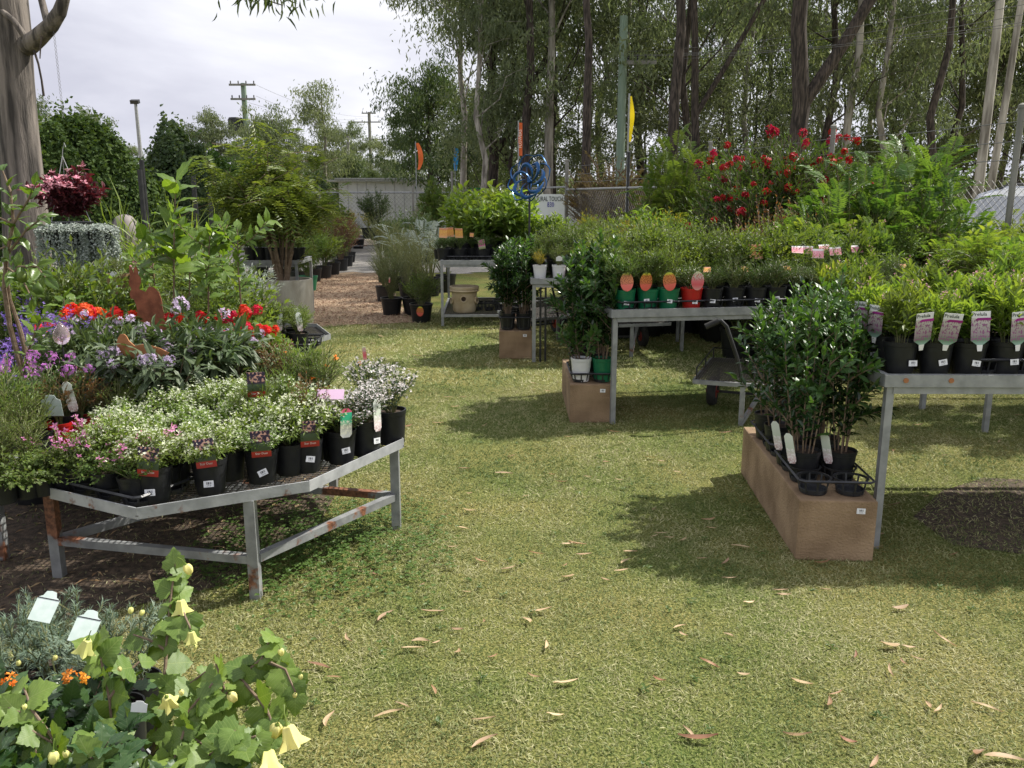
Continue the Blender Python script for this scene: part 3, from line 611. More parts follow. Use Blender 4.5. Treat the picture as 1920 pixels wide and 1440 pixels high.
def bladed(name, cs):
    """grass blades: random tint between green and straw, greener and drier patches by place"""
    m, t, o = newmat(name); N = t.nodes.new; K = t.links.new
    ge = N('ShaderNodeNewGeometry'); n = N('ShaderNodeTexNoise'); n.inputs['Scale'].default_value = 1.1; n.inputs['Detail'].default_value = 5; n.inputs['Distortion'].default_value = .5; K(ge.outputs['Position'], n.inputs[0])
    n2 = N('ShaderNodeTexNoise'); n2.inputs['Scale'].default_value = 7; n2.inputs['Detail'].default_value = 3; K(ge.outputs['Position'], n2.inputs[0])
    at = N('ShaderNodeAttribute'); at.attribute_name = 'tint'
    a = N('ShaderNodeMath'); a.operation = 'MULTIPLY_ADD'; a.inputs[1].default_value = 1.5; a.inputs[2].default_value = -.86; K(n.outputs[0], a.inputs[0])
    b = N('ShaderNodeMath'); b.operation = 'MULTIPLY_ADD'; b.inputs[1].default_value = .9; K(n2.outputs[0], b.inputs[0]); K(a.outputs[0], b.inputs[2])
    c = N('ShaderNodeMath'); c.operation = 'MULTIPLY_ADD'; c.inputs[1].default_value = .55; K(at.outputs['Fac'], c.inputs[0]); K(b.outputs[0], c.inputs[2])
    r = N('ShaderNodeValToRGB'); els = r.color_ramp.elements; els[0].position = .08; els[0].color = rgba(cs[0]); els[1].position = .95; els[1].color = rgba(cs[-1])
    for i, q in enumerate(cs[1:-1]): e = els.new(.08 + .87 * (i + 1) / (len(cs) - 1)); e.color = rgba(q)
    K(c.outputs[0], r.inputs[0])
    p = N('ShaderNodeBsdfPrincipled'); p.inputs['Roughness'].default_value = .6; p.inputs['Specular IOR Level'].default_value = .25; K(r.outputs[0], p.inputs['Base Color'])
    tr = N('ShaderNodeBsdfTranslucent'); K(r.outputs[0], tr.inputs[0]); ms = N('ShaderNodeMixShader'); ms.inputs[0].default_value = .3; K(p.outputs[0], ms.inputs[1]); K(tr.outputs[0], ms.inputs[2]); K(ms.outputs[0], o.inputs[0]); return m
M['ground'] = ground_mat()
M['blade'] = bladed('grass blades', [(.07,.13,.035), (.14,.195,.06), (.24,.275,.105), (.37,.37,.175), (.50,.475,.27)])
M['gravel'] = plain('tan mulch and gravel', (.17,.105,.06), (.46,.34,.22), .95, 55, bump=1, bscale=80, detail=8, lo=.3, hi=.66)
M['greygravel'] = plain('grey gravel', (.20,.185,.165), (.36,.34,.31), .95, 40, bump=.8, detail=8)
M['dirt'] = plain('dark brown soil', (.032,.023,.015), (.115,.080,.052), .95, 30, bump=1, detail=8)
M['drygrass'] = plain('dry verge grass', (.12,.13,.05), (.28,.24,.12), .95, 3, detail=9, bump=.4)
M['road'] = plain('pale dirt road', (.34,.27,.20), (.42,.35,.27), .95, 2, detail=8)
def sheet(name, pts, z, mat, jag=0, kind='structure'):
    g = Geo(); P = []
    r = np.random.default_rng(len(name) * 7)
    for i in range(len(pts)):
        a = np.array(pts[i], float); b = np.array(pts[(i + 1) % len(pts)], float); n = max(1, int(np.linalg.norm(b - a) / .25)) if jag else 1
        for k in range(n): P.append(a + (b - a) * k / n + (r.normal(0, jag, 2) if jag else 0))
    g.add([(p[0], p[1], z) for p in P], [tuple(range(len(P)))]); o = solo(name, g.mesh(name, [M[mat]]), None, None, kind=kind); return o
g = Geo(); g.add([(-400,-60,0),(400,-60,0),(400,900,0),(-400,900,0)], [(0,1,2,3)]); solo('ground', g.mesh('ground', [M['ground']]), None, None, kind='structure')
gp = lambda *a: [tuple(G(x, y)[:2]) for x, y in a]
PATHP = gp((560,612),(790,606),(742,560),(712,500),(700,462),(660,462),(600,512),(560,545),(470,560),(430,600))
sheet('gravel_path', PATHP, .004, 'gravel', .05)
sheet('gravel_yard', [(-14,19),(-1.0,18.5),(4,21),(4,29.3),(-14,29.3)], .008, 'greygravel', .15)
sheet('dirt_verge', [(-60,30),(2.5,30),(3.5,19),(5,12),(9,6),(60,8),(60,60),(-60,60)], .012, 'drygrass', 0)
sheet('road', [(-60,34),(60,23),(60,31),(-60,40)], .016, 'road', .0)
sheet('soil_under_left_bench', [(-3.6,2.7),(-2.2,2.75),(-1.15,3.35),(-.95,4.2),(-1.2,6.5),(-2.6,9),(-7,9),(-6,3)], .004, 'dirt', .04)
sheet('soil_under_right_bench', [(2.02,3.78),(2.5,3.68),(3.1,3.72),(3.9,3.7),(4.3,4.5),(3.6,4.72),(2.8,4.62),(2.3,4.55),(2.05,4.2)], .004, 'dirt', .06)
# loose mulch chips on the path
def in_poly(x, y, poly):
    c = np.zeros(len(x), bool); n = len(poly)
    for i in range(n):
        x1, y1 = poly[i]; x2, y2 = poly[(i+1) % n]
        k = ((y1 > y) != (y2 > y)); xi = (x2 - x1) * (y - y1) / ((y2 - y1) or 1e-9) + x1; c ^= k & (x < xi)
    return c
n = 26000; x = rng.uniform(-5.2, -.5, n); y = rng.uniform(10.4, 18, n); k = in_poly(x, y, PATHP); x, y = x[k], y[k]; n = len(x)
g = Geo(); a = rng.uniform(0, 6.28, n); D = np.stack([np.cos(a), np.sin(a), rng.normal(0, .25, n)], 1)
addleaves(g, np.stack([x, y, rng.uniform(.008, .02, n)], 1), D, np.tile([0,0,1.], (n,1)) + rng.normal(0,.25,(n,3)), rng.uniform(.02,.06,n), rng.uniform(.008,.02,n), 'd')
M['chip'] = leafmat('mulch chips', (.14,.075,.04), (.55,.42,.29), .9, 0, spec=.1)
solo('mulch_chips', g.mesh('mulch_chips', [M['chip']]), 'loose tan bark mulch chips strewn over the path', 'mulch', kind='stuff')

# mown lawn, blade by blade
from mathutils import noise as mn
def lawn(name, x0, x1, y0, y1, dens, L, Wd, shape, label, holes, seed):
    r = np.random.default_rng(seed); n = int((x1 - x0) * (y1 - y0) * dens); x = r.uniform(x0, x1, n); y = r.uniform(y0, y1, n)
    k = np.abs(x) < (.64 * y + .55)
    for h, keep in holes:
        jt = .17 if h is soilR else .07
        jx = x + r.normal(0, jt, n) + .05 * np.sin(y * 17); jy = y + r.normal(0, jt, n) + .05 * np.sin(x * 15); k &= ~(in_poly(jx, jy, h) & (r.random(n) > keep))
    x, y = x[k], y[k]; n = len(x)
    # uneven density: tufts and thin spots
    w = .5 + .5 * np.sin(x * 23 + 3 * np.sin(y * 9)) * np.sin(y * 19 + 2 * np.sin(x * 13)); w2 = .5 + .5 * np.sin(x * 3.1 + 2.3 * np.sin(y * 1.7 + 1)) * np.sin(y * 2.7 + 1.9 * np.sin(x * 2.2)); k = r.random(n) < .22 + .48 * w + .42 * w2; x, y = x[k], y[k]; n = len(x)
    a = r.uniform(0, 2*PI, n); el = r.beta(1.6, 2.2, n) * 1.25
    D = np.stack([np.cos(a) * np.cos(el), np.sin(a) * np.cos(el), np.sin(el)], 1)
    Nn = np.tile([0, 0, 1.], (n, 1)) + r.normal(0, .5, (n, 3)); ln = L * r.uniform(.5, 1.35, n)
    g = Geo(); addleaves(g, np.stack([x, y, np.full(n, .001)], 1), D, Nn, ln, Wd * r.uniform(.6, 1.3, n), shape)
    return solo(name, g.mesh(name, [M['blade']]), label, 'grass', kind='stuff')
soilL = [(-3.6,2.7),(-2.2,2.75),(-1.25,3.3),(-1.0,4.2),(-1.2,6.5),(-2.6,9),(-7,9),(-6,3)]
soilR = [(2.0,3.76),(2.5,3.66),(3.1,3.7),(3.9,3.68),(4.3,4.5),(3.6,4.74),(2.8,4.64),(2.3,4.57),(2.02,4.2)]
HOLES = [(PATHP, .04), (soilL, .10), (soilR, .42)]
lawn('lawn_grass', -2.3, 2.7, 1.35, 4.0, 19000, .023, .0031, 'd', 'short mown lawn grass with green and straw blades in the foreground', HOLES, 1)
lawn('lawn_grass', -3.8, 4.2, 4.0, 7.2, 8000, .028, .005, 'd', 'short mown lawn grass between the display benches', HOLES, 2)
lawn('lawn_grass', -5, 6, 7.2, 12.5, 2300, .04, .010, 't', 'short mown lawn grass reaching back to the gravel path', HOLES, 3)
# small flat weeds scattered through the turf
n = 110; y = 1.9 + 6.5 * rng.random(n) ** 1.2; x = rng.uniform(-.35, .6, n) * y; P = np.repeat(np.stack([x, y, np.full(n, .012)], 1), 7, 0); a = rng.uniform(0, 6.28, n * 7); el = rng.uniform(.05, .5, n * 7)
g = Geo(); addleaves(g, P + rng.normal(0, .004, P.shape), np.stack([np.cos(a), np.sin(a), el], 1), np.tile([0,0,1.],(n*7,1)), rng.uniform(.015,.03,n*7), rng.uniform(.006,.011,n*7), 'l')
solo('lawn_weeds', g.mesh('lawn_weeds', [M['clover']]), 'small flat green weeds scattered through the lawn', 'weeds', kind='stuff')
# clover growing by the left bench
n = 5000; u = rng.normal(0, 1, (n, 2)); c0 = G(600, 1030); x = c0.x + u[:,0] * .33 - .05; y = c0.y + u[:,1] * .33
k = (x > -1.5) & (x < -.25) & (y > 2.6) & (y < 4.4) & ((y > 3.0 - .9 * (x + .9)) | (rng.random(n) < .35)) & (np.sin(x*31+2*np.sin(y*13))*np.sin(y*27+x*9) > rng.uniform(-1.1,.5,n)); x, y = x[k], y[k]; n = len(x)
hh = rng.uniform(.012, .055, n); P = np.stack([x, y, hh], 1); g = Geo(); a0 = rng.uniform(0, 6.28, n)
for kk in range(3):
    a = a0 + kk * 2.09; D = np.stack([np.cos(a), np.sin(a), np.full(n, .1)], 1)
    addleaves(g, P, D, np.tile([0,0,1.],(n,1)) + rng.normal(0,.3,(n,3)), .013, .012, 'd')
solo('clover', g.mesh('clover', [M['clover']]), 'bright green clover growing thickly beside the low left bench', 'clover', kind='stuff')
# litter under the left bench
n = 900; x = rng.uniform(-4.2, -1.1, n); y = rng.uniform(2.7, 5.5, n); k = in_poly(x, y, soilL); x, y = x[k], y[k]; n = len(x); a = rng.uniform(0, 6.28, n)
g = Geo(); addleaves(g, np.stack([x, y, np.full(n, .012)], 1), np.stack([np.cos(a), np.sin(a), rng.normal(0,.15,n)], 1), np.tile([0,0,1.],(n,1)) + rng.normal(0,.3,(n,3)), rng.uniform(.02,.09,n), rng.uniform(.004,.015,n), 'd')
solo('leaf_litter', g.mesh('leaf_litter', [M['leafpetal']]), 'dry leaf litter on the dark soil under the left bench', 'leaf litter', kind='stuff')
# fallen gum leaves, each its own
FL = []
for v in range(7):
    g = Geo(); r = np.random.default_rng(v + 50); c = r.uniform(-.35, .35); nseg = 7; Lf = 1.0; pts = []
    for i in range(nseg + 1):
        t_ = i / nseg; w = .085 * math.sin(PI * min(1, t_ * .93 + .05)) ** .8 * (1.6 if v == 5 else 1); a = c * (t_ - .5) * 2.4
        x_ = (t_ - .5); y_ = c * (t_ - .5) ** 2 * 1.6; z_ = .05 + .10 * (t_ - .5) ** 2 * r.uniform(.2, 2.2)
        pts += [(x_ - a * w * 0, y_ - w, z_ + .02), (x_, y_, z_ - .012), (x_, y_ + w, z_ + .02)]
    F = [(3*i+k, 3*i+k+1, 3*i+k+4, 3*i+k+3) for i in range(nseg) for k in (0, 1)]; g.add(pts, F, 0, [.05,.35,.7,.9,.2,.55,1.0][v]); FL.append(g.mesh('fallen_leaf', [M['leafpetal']], True))
spots = [(1005,1038,.085,-.3),(650,1198,.08,1.9),(812,1148,.13,.25),(718,1155,.10,1.2),(905,1390,.12,.5),(1310,1385,.13,-.05),(860,1222,.07,1.4),(908,1165,.06,1.7),(1295,1375,.08,-.9),(1280,1190,.07,-1),(1368,1085,.10,.35),(1672,1212,.13,0),
 (1770,1200,.12,-.9),(1668,1258,.09,1.5),(1760,1330,.08,.9),(1690,1140,.09,.2),(1470,1115,.08,.1),(1495,1380,.11,-.4),(1880,1420,.14,-.1),(1640,1430,.10,.6),(1850,1325,.09,-.5),(612,1350,.09,1.3),(600,1248,.10,-.3),(628,1270,.07,-.1),(900,1052,.09,-.6),(875,1110,.06,.4),
 (1065,1020,.07,.4),(1080,1020,.06,-.8),(1095,1040,.09,-.1),(1060,1060,.06,.9),(1180,1035,.11,.2),(1165,1070,.08,.1),(1135,1087,.07,-.7),(1228,1005,.06,.6),(1240,1000,.07,-.4),(1282,1012,.08,.7),(1362,1053,.07,.8),(1330,975,.10,.1),(1255,1008,.06,.2),(1225,955,.05,.5),(1035,890,.07,-.3),(960,855,.06,.3),
 (830,965,.07,-.2),(880,925,.05,0),(985,930,.05,.5),(700,1075,.08,-.9),(790,1098,.08,1.3),(1590,1390,.08,-.6),(1720,1235,.06,-.4),(1605,1228,.06,.9),(1235,1275,.08,-.8),(1000,1268,.06,-.4),(1025,1210,.07,1.5),(1405,1130,.07,.3),(1270,885,.08,0),(1240,865,.08,.15),(1160,900,.07,-.3)]
r = random.Random(3)
while len(spots) < 215:
    Y = 2.2 + 8.6 * r.random() ** 1.1; x_ = r.uniform(-.25, .62) * Y + .1
    if -3 < x_ < -.4 and Y < 5: continue
    zc = Y * _c + CAMH * _s; spots.append((960 + x_ * FPX / zc, 370 + CAMH * FPX / _c / zc, r.uniform(.05, .12), r.uniform(-1.6, 1.6) * r.random()))
FALL = []
for i, (px, py, ln, ang) in enumerate(spots):
    p = G(px, py, .014); FALL.append((p, r.randrange(7), ln, ang, px, py))
CELLS = {}
for f in sorted(FALL, key=lambda f: f[4]):
    p = f[0]; wy = int(min(7, (p.y - 1.6) / 1.1)); CELLS.setdefault((f[1], wy), []).append(f)
WY = ['at the bottom', 'on near lawn', 'level with long block', 'level with left bench', 'past left bench', 'level with middle block', 'before far block', 'by the path']
for (v, wy), fs_ in CELLS.items():
    col = ['dark brown','brown','tan','pale tan','reddish brown','broad tan','straw coloured'][v]
    for k_, (p, v_, ln, ang, px, py) in enumerate(fs_):
        o = solo('fallen_leaf', FL[v], f'{col} fallen gum leaf {WY[wy]}, {ORD[k_]} from left', 'leaf', p, (r.gauss(0,.12), r.gauss(0,.12), ang + r.gauss(0,.1)), 'gum leaves fallen on the lawn'); o.scale = (ln * r.uniform(.55, 1.0), ln * r.uniform(.55, 1.1), ln * .8)

# =================================================================== BENCHES
def octagon_bench(c, R, rot, label, z=.42, legs=(0,), rails=True, mat='rim_rust', verts=None):
    t = thing('plant_bench', label, 'plant bench', (c[0], c[1], 0), 0); BENCHES.append((c[0], c[1], R * .93, z))
    V = [Vector((R * math.cos(rot + k * PI / 4), R * math.sin(rot + k * PI / 4), 0)) for k in range(8)] if not verts else [Vector((a_ - c[0], b_ - c[1], 0)) for a_, b_ in verts]
    for k in range(8):
        a, b = V[k], V[(k+1) % 8]; g = Geo(); d = (b - a).normalized(); nrm = Vector((d.y, -d.x, 0))
        up = Vector((0, 0, 1)); q = [a + up * (z - .045), b + up * (z - .045), b + up * z, a + up * z]
        ins = -(a + b).normalized(); qi = [p + ins * .006 for p in q]
        g.add(q + qi, [(0,1,2,3),(7,6,5,4),(0,4,5,1),(1,5,6,2),(2,6,7,3),(3,7,4,0)])
        l0, l1 = a * .97 + up * (z - .042), b * .97 + up * (z - .042); g.add([a * .992 + up * (z-.043), b * .992 + up * (z-.043), b * .95 + up * (z-.043), a * .95 + up * (z-.043)], [(0,1,2,3)])
        part('edge_rail', g.mesh('edge_rail', [M[mat]]), t)
    g = Geo()
    def span(ax, o_):                                   # where the line coordinate[ax] = o_ crosses the polygon
        s_ = []
        for k in range(8):
            a, b = V[k], V[(k+1) % 8]
            if (a[ax] > o_) != (b[ax] > o_): u = (o_ - a[ax]) / (b[ax] - a[ax]); s_.append((a + (b - a) * u)[1 - ax])
        return (min(s_) + .008, max(s_) - .008) if len(s_) > 1 else None
    for i in range(-40, 41):
        o_ = i * .026
        w_ = span(0, o_)
        if w_: g.bar((o_, w_[0], z - .035), (o_, w_[1], z - .035), .004, .003)
        w_ = span(1, o_)
        if w_: g.bar((w_[0], o_, z - .031), (w_[1], o_, z - .031), .004, .003)
    part('mesh_top', g.mesh('mesh_top', [M['sheet']]), t, kind='stuff')
    L = []
    for lp in legs:
        g = Geo(); p = Vector((lp[0] - c[0], lp[1] - c[1], 0)); q = p + Vector((lp[2] if len(lp) > 2 else 0, 0, 0)); g.bar(p, p + Vector((0, 0, z - .045)), .042, .042); part('leg', g.mesh('leg', [M['galv']]), t); L.append(p)
    if rails:
        for i, j in rails:
            g = Geo(); a, b = L[i] + Vector((0,0,.17)), L[j] + Vector((0,0,.17)); d = (b - a).normalized() * .021; g.bar(a + d, b - d, .034, .034); part('cross_rail', g.mesh('cross_rail', [M['galv']]), t)
    return t
CA = (-1.43, 3.94)
VB8 = [tuple(G(px, py, .47)[:2]) for px, py in ((255,953),(580,902),(757,822))] + [(-.76,4.55),(-1.40,4.76),(-2.0,4.50),(-2.25,3.9)] + [tuple(G(50,905,.47)[:2])]
octagon_bench(CA, .93, PI/8*0 - PI/2, 'low eight-sided galvanised plant bench with rusting rim holding white flowers', legs=[(-1.045,3.222),(-.57,3.97),(-1.95,3.42),(-1.0,4.55),(-2.05,4.3)], verts=VB8, z=.47, rails=[(0,1),(0,2),(1,4),(2,3)])
octagon_bench((-3.12,3.75), .93, 0, 'low galvanised plant bench cut off by the left edge of the view', legs=[(-2.3,3.6),(-2.5,3.1),(-3.1,2.95),(-3.0,4.5)], rails=[(0,2)], z=.47)
octagon_bench((-2.2,5.6), .98, 0, 'low plant bench hidden under geraniums and mauve shrubs', legs=[(-1.4,5.3),(-2.2,4.75),(-3.0,5.4),(-2.2,6.4)], rails=[(0,1)])
octagon_bench((-2.5,7.45), .9, 0, 'low plant bench behind the geraniums with a grey edge beside the lawn', legs=[(-1.75,7.1),(-2.6,6.7),(-3.2,7.5),(-2.4,8.2)], rails=[(0,1)], mat='galv_clean')
octagon_bench((-4.7,26.7), .98, 0, 'distant low plant bench at the end of the gravel path', legs=[(-4.0,26.1),(-5.4,26.1),(-4.0,27.3)], rails=[(0,1)])

def rect_bench(p0, ux, w, d, z, label, shelf=None, legs=None, mat='galv_clean', fh=.055):
    """p0 front left corner; ux direction of the front edge"""
    t = thing('plant_bench', label, 'plant bench', (p0[0], p0[1], 0), math.atan2(ux[1], ux[0]))
    def rail(a, b, zz, nm='edge_rail', h=fh, wd=.03):
        g = Geo(); g.bar(a + Vector((0,0,zz)), b + Vector((0,0,zz)), wd, h); part(nm, g.mesh(nm, [M[mat]]), t)
    A, B, C, D = Vector((0,0,0)), Vector((w,0,0)), Vector((w,d,0)), Vector((0,d,0)); e = .016
    rail(A + Vector((-e,0,0)), B + Vector((e,0,0)), z - fh/2); rail(D + Vector((-e,0,0)), C + Vector((e,0,0)), z - fh/2)
    rail(A + Vector((0,e,0)), D - Vector((0,e,0)), z - fh/2 - .003); rail(B + Vector((0,e,0)), C - Vector((0,e,0)), z - fh/2 - .003)
    rail(A + Vector((.03,.012,0)), B + Vector((-.03,.012,0)), z - fh - .018, 'under_rail', .03, .03)
    def lattice(zz, nm):
        g = Geo(); s = .032
        for i in range(1, int(w / s)): g.bar((i*s, e, zz), (i*s, d-e, zz), .004, .003)
        for i in range(1, int(d / s)): g.bar((e, i*s, zz+.0035), (w-e, i*s, zz+.0035), .004, .003)
        part(nm, g.mesh(nm, [M['sheet']]), t, kind='stuff')
    lattice(z - .022, 'mesh_top')
    for x_, y_ in (legs or [(0,0),(w,0),(0,d),(w,d)]):
        g = Geo(); g.bar((x_, y_, 0), (x_, y_, z - fh - .004), .034, .034); part('leg', g.mesh('leg', [M[mat]]), t)
    if shelf:
        rail(A + Vector((.02,0,0)), B - Vector((.02,0,0)), shelf, 'shelf_rail', .03); rail(D + Vector((.02,0,0)), C - Vector((.02,0,0)), shelf, 'shelf_rail', .03)
        rail(A + Vector((0,.03,0)), D - Vector((0,.03,0)), shelf - .002, 'shelf_rail', .03); lattice(shelf + .01, 'mesh_shelf')
    return t
ZT = .83
a = G(1665, 702, ZT); TR = Vector((a.x, a.y, 0)); UR = Vector((1, -.012, 0)).normalized()
b1_ = rect_bench(TR, UR, 2.3, 1.15, ZT, 'waist high galvanised plant bench nearest on the right with lavender coloured plant cards', legs=[(.02,.02),(2.2,.02),(2.2,1.1)])
for xx in (.075, .275):
    g = Geo(); g.lathe([(0,0),(.0115,0),(.0115,.004),(0,.005)], 14); part('rusty_bolt_head', g.mesh('rusty_bolt_head', [M['rust2']]), b1_, (xx, -.0155, ZT - .024), (PI/2, 0, 0))
a = G(1150, 581, ZT); b = G(1540, 572, ZT); T2 = Vector((a.x, a.y, 0)); U2 = Vector((b.x-a.x, b.y-a.y, 0)).normalized(); V2 = Vector((-U2.y, U2.x, 0))
rect_bench(T2, U2, 2.55, 1.15, ZT, 'waist high galvanised plant bench with green and red pots along its front', legs=[(.02,.02),(.02,1.1),(2.5,.02),(2.5,1.1)])
a = G(998, 522, ZT); T3 = Vector((a.x, a.y, 0)); U3 = Vector((1, .02, 0)).normalized(); V3 = Vector((-U3.y, U3.x, 0))
rect_bench(T3, U3, 1.75, 1.25, ZT, 'waist high plant bench with small white and red pots at its left corner', legs=[(.02,.02),(1.62,.6),(.02,1.2),(1.7,1.2)])
a = G(828, 488, ZT); T4 = Vector((a.x, a.y, 0)); U4 = Vector((1, .03, 0)).normalized(); V4 = Vector((-.16, 1, 0)).normalized()
rect_bench(T4, U4, 1.7, 1.9, ZT, 'two tier plant bench beside the gravel path, a cream strawberry pot on its shelf', shelf=.13, legs=[(0,0),(1.0,.0),(1.7,0),(0,1.9),(1.7,1.9)])
T5 = Vector((2.6, 7.7, 0)); rect_bench(T5, Vector((1,0,0)), 3.2, 1.3, ZT, 'waist high plant bench packed with shrubs in the middle distance on the right')
T6 = Vector((1.0, 11.0, 0)); rect_bench(T6, Vector((1,0,0)), 3.0, 1.3, ZT, 'far plant bench with yellow green shrubs before the fence')
T7 = Vector((3.3, 5.75, 0)); rect_bench(T7, Vector((1,0,0)), 2.6, 1.3, ZT, 'plant bench behind the nearest right bench holding yellow feathery plants')
a = G(440, 488, .80); T8 = Vector((a.x, a.y, 0)); rect_bench(T8, Vector((1,0,0)), .80, .8, .80, 'plant bench behind the ringed planter tree on the left')

# sandstone coloured blocks
def block(p, rz, w, d, h, label, spx):
    t = thing('sandstone_block', label, 'block', (p[0], p[1], 0), rz)
    g = Geo(); g.box((0,0,0), (w,d,h)); me = g.mesh('block_body', [M['block']]); bm_bevel(me, .008); part('block_body', me, t)
    part('price_sticker', STK, t, (spx, -.0015, h - .045), (0, .03, 0), (1.0,1,1.0))
    return t
import bmesh
def bm_bevel(me, w, seg=2):
    bm = bmesh.new(); bm.from_mesh(me); bmesh.ops.bevel(bm, geom=bm.edges[:], offset=w, segments=seg, affect='EDGES', profile=.6); bm.to_mesh(me); bm.free()
a = G(1491, 1050); b = G(1635, 1052); B1 = a; r1 = math.atan2(b.y - a.y, b.x - a.x) - .03
block(B1, r1, b.x - a.x, 1.25, .285, 'long brown sandstone block under the gardenias beside the nearest right bench', .27)
a = G(1068, 793); b = G(1153, 793); B2 = a; block(a, 0, b.x - a.x - .02, 1.0, .285, 'brown sandstone block carrying a white and a green pot by the middle bench', .235)
a = G(936, 673); b = G(999, 673); B3 = a; block(a, 0, b.x - a.x - .01, .9, .285, 'brown sandstone block with a black crate at the corner of the far bench', .26)

# plastic trays
def tray(x, y, z, rz, nx, ny, cell, h, label, empty=(), group=None):
    t = thing('plant_tray', label, 'plant tray', (x, y, z), rz, group)
    w, d = nx * cell, ny * cell
    g = Geo(); g.tube([(0,.02,h),(.02,0,h),(w-.02,0,h),(w,.02,h),(w,d-.02,h),(w-.02,d,h),(.02,d,h),(0,d-.02,h),(0,.02,h)], .0065, 4); part('rim', g.mesh('rim', [M['tray']]), t)
    for i in range(nx):
        for j in range(ny):
            g = Geo(); cx, cy = (i+.5)*cell, (j+.5)*cell; rr = cell * .44
            g.lathe([(rr*.82,.002),(rr*.86,.022),(rr*.80,.024),(rr*.76,.004),(0,.003)], 18, (cx, cy, 0))
            g.lathe([(rr,h-.012),(rr+.006,h-.002),(rr-.002,h-.002),(rr,h-.012)], 18, (cx, cy, 0))
            for a in (.78, 2.36, 3.93, 5.5, 0, PI/2, PI, -PI/2): g.bar((cx+rr*.84*math.cos(a), cy+rr*.84*math.sin(a), .012), (cx+rr*math.cos(a), cy+rr*math.sin(a), h-.006), .008, .004)
            part('pot_holder', g.mesh('pot_holder', [M['tray']]), t)
    return t

# carts ---------------------------------------------------------------
def cart(p, rz, w, d, z, label, handle='front'):
    t = thing('garden_cart', label, 'cart', p, rz)
    g = Geo()
    for a, b in (((0,0),(w,0)),((w,0),(w,d)),((w,d),(0,d)),((0,d),(0,0))): g.bar((*a, z), (*b, z), .03, .03)
    part('deck_frame', g.mesh('deck_frame', [M['galv']]), t)
    g = Geo(); s = .035; n = int((w + d) / s)
    for i in range(1, n):
        for sg in (0, 1):
            x0 = i * s; p0 = (min(x0, w), max(0, x0 - w)); p1 = (max(0, x0 - d), min(x0, d))
            if sg: p0 = (w - p0[0], p0[1]); p1 = (w - p1[0], p1[1])
            g.bar((*p0, z + .016 + sg*.003), (*p1, z + .016 + sg*.003), .005, .003)
    part('mesh_deck', g.mesh('mesh_deck', [M['sheet']]), t, kind='stuff')
    g = Geo(); hh = .10
    for a in ((0.01,0.01),(w-.01,.01),(w-.01,d-.01),(.01,d-.01),(.01,d/2)): g.bar((*a, z), (*a, z + hh), .010)
    for a, b in (((.01,.01),(.01,d)),((.01,d-.01),(w-.01,d-.01)),((w-.01,d-.01),(w-.01,.01))): g.tube([(*a, z+hh), (*b, z+hh)], .006, 5)
    part('side_rail', g.mesh('side_rail', [M['black']]), t)
    for sx in (.06, w - .06):
        g = Geo(); g.lathe([(0,-.03),(.055,-.03),(.10,-.035),(.115,-.02),(.115,.02),(.10,.035),(.055,.03),(0,.03)], 24)
        wh = part('wheel', g.mesh('tyre', [M['rubber']], True), t, (sx, d * .62, .115), (0, PI/2, 0))
        g = Geo(); g.lathe([(0,-.034),(.05,-.034),(.058,-.028),(.058,.028),(.05,.034),(0,.034)], 20); g.lathe([(0,-.05),(.014,-.05),(.014,.05),(0,.05)], 10); part('wheel_centre', g.mesh('wheel_centre', [M['redrim']], True), wh)
    g = Geo(); g.bar((.06, d*.62, .115), (w-.06, d*.62, .115), .018); g.bar((.1, d*.62, .12), (.1, d*.62, z), .02); g.bar((w-.1, d*.62, .12), (w-.1, d*.62, z), .02); part('axle', g.mesh('axle', [M['black']]), t)
    g = Geo(); hx = w * .5 if handle == 'front' else w * .42
    g.bar((hx, -.0, 0.0), (hx, -.0, z), .035, .02); g.bar((hx, .0, 0.012), (hx + .16, .25, z), .03, .02); part('prop_leg', g.mesh('prop_leg', [M['galv']]), t)
    hnd = Geo(); hnd.tube([(hx, 0, z), (hx - .05, -.02, z + .20), (hx - .13, -.05, z + .42), (hx - .17, -.06, z + .46), (hx - .20, -.07, z + .452)], .014, 8)
    hm = part('handle', hnd.mesh('handle', [M['black']], True), t)
    g = Geo(); g.tube([(hx - .185, -.066, z + .457), (hx - .27, -.09, z + .415)], .021, 10); part('grip', g.mesh('grip', [M['rubber']], True), hm)
    return t
a = G(1370, 776)
cart((1.32, 6.03, 0), -.36, .68, .92, .30, 'grey mesh deck garden cart with its black pull handle raised, beside the gardenias')
a = G(1228, 655)
cart((a.x - .72, a.y - .55, 0), .22, .82, .95, .33, 'mesh deck garden cart with red centred wheel parked under the middle bench')
a = G(1070, 640); cart((a.x - .45, a.y - .1, 0), .5, .7, .8, .26, 'dark garden cart parked beneath the far bench with white pots')

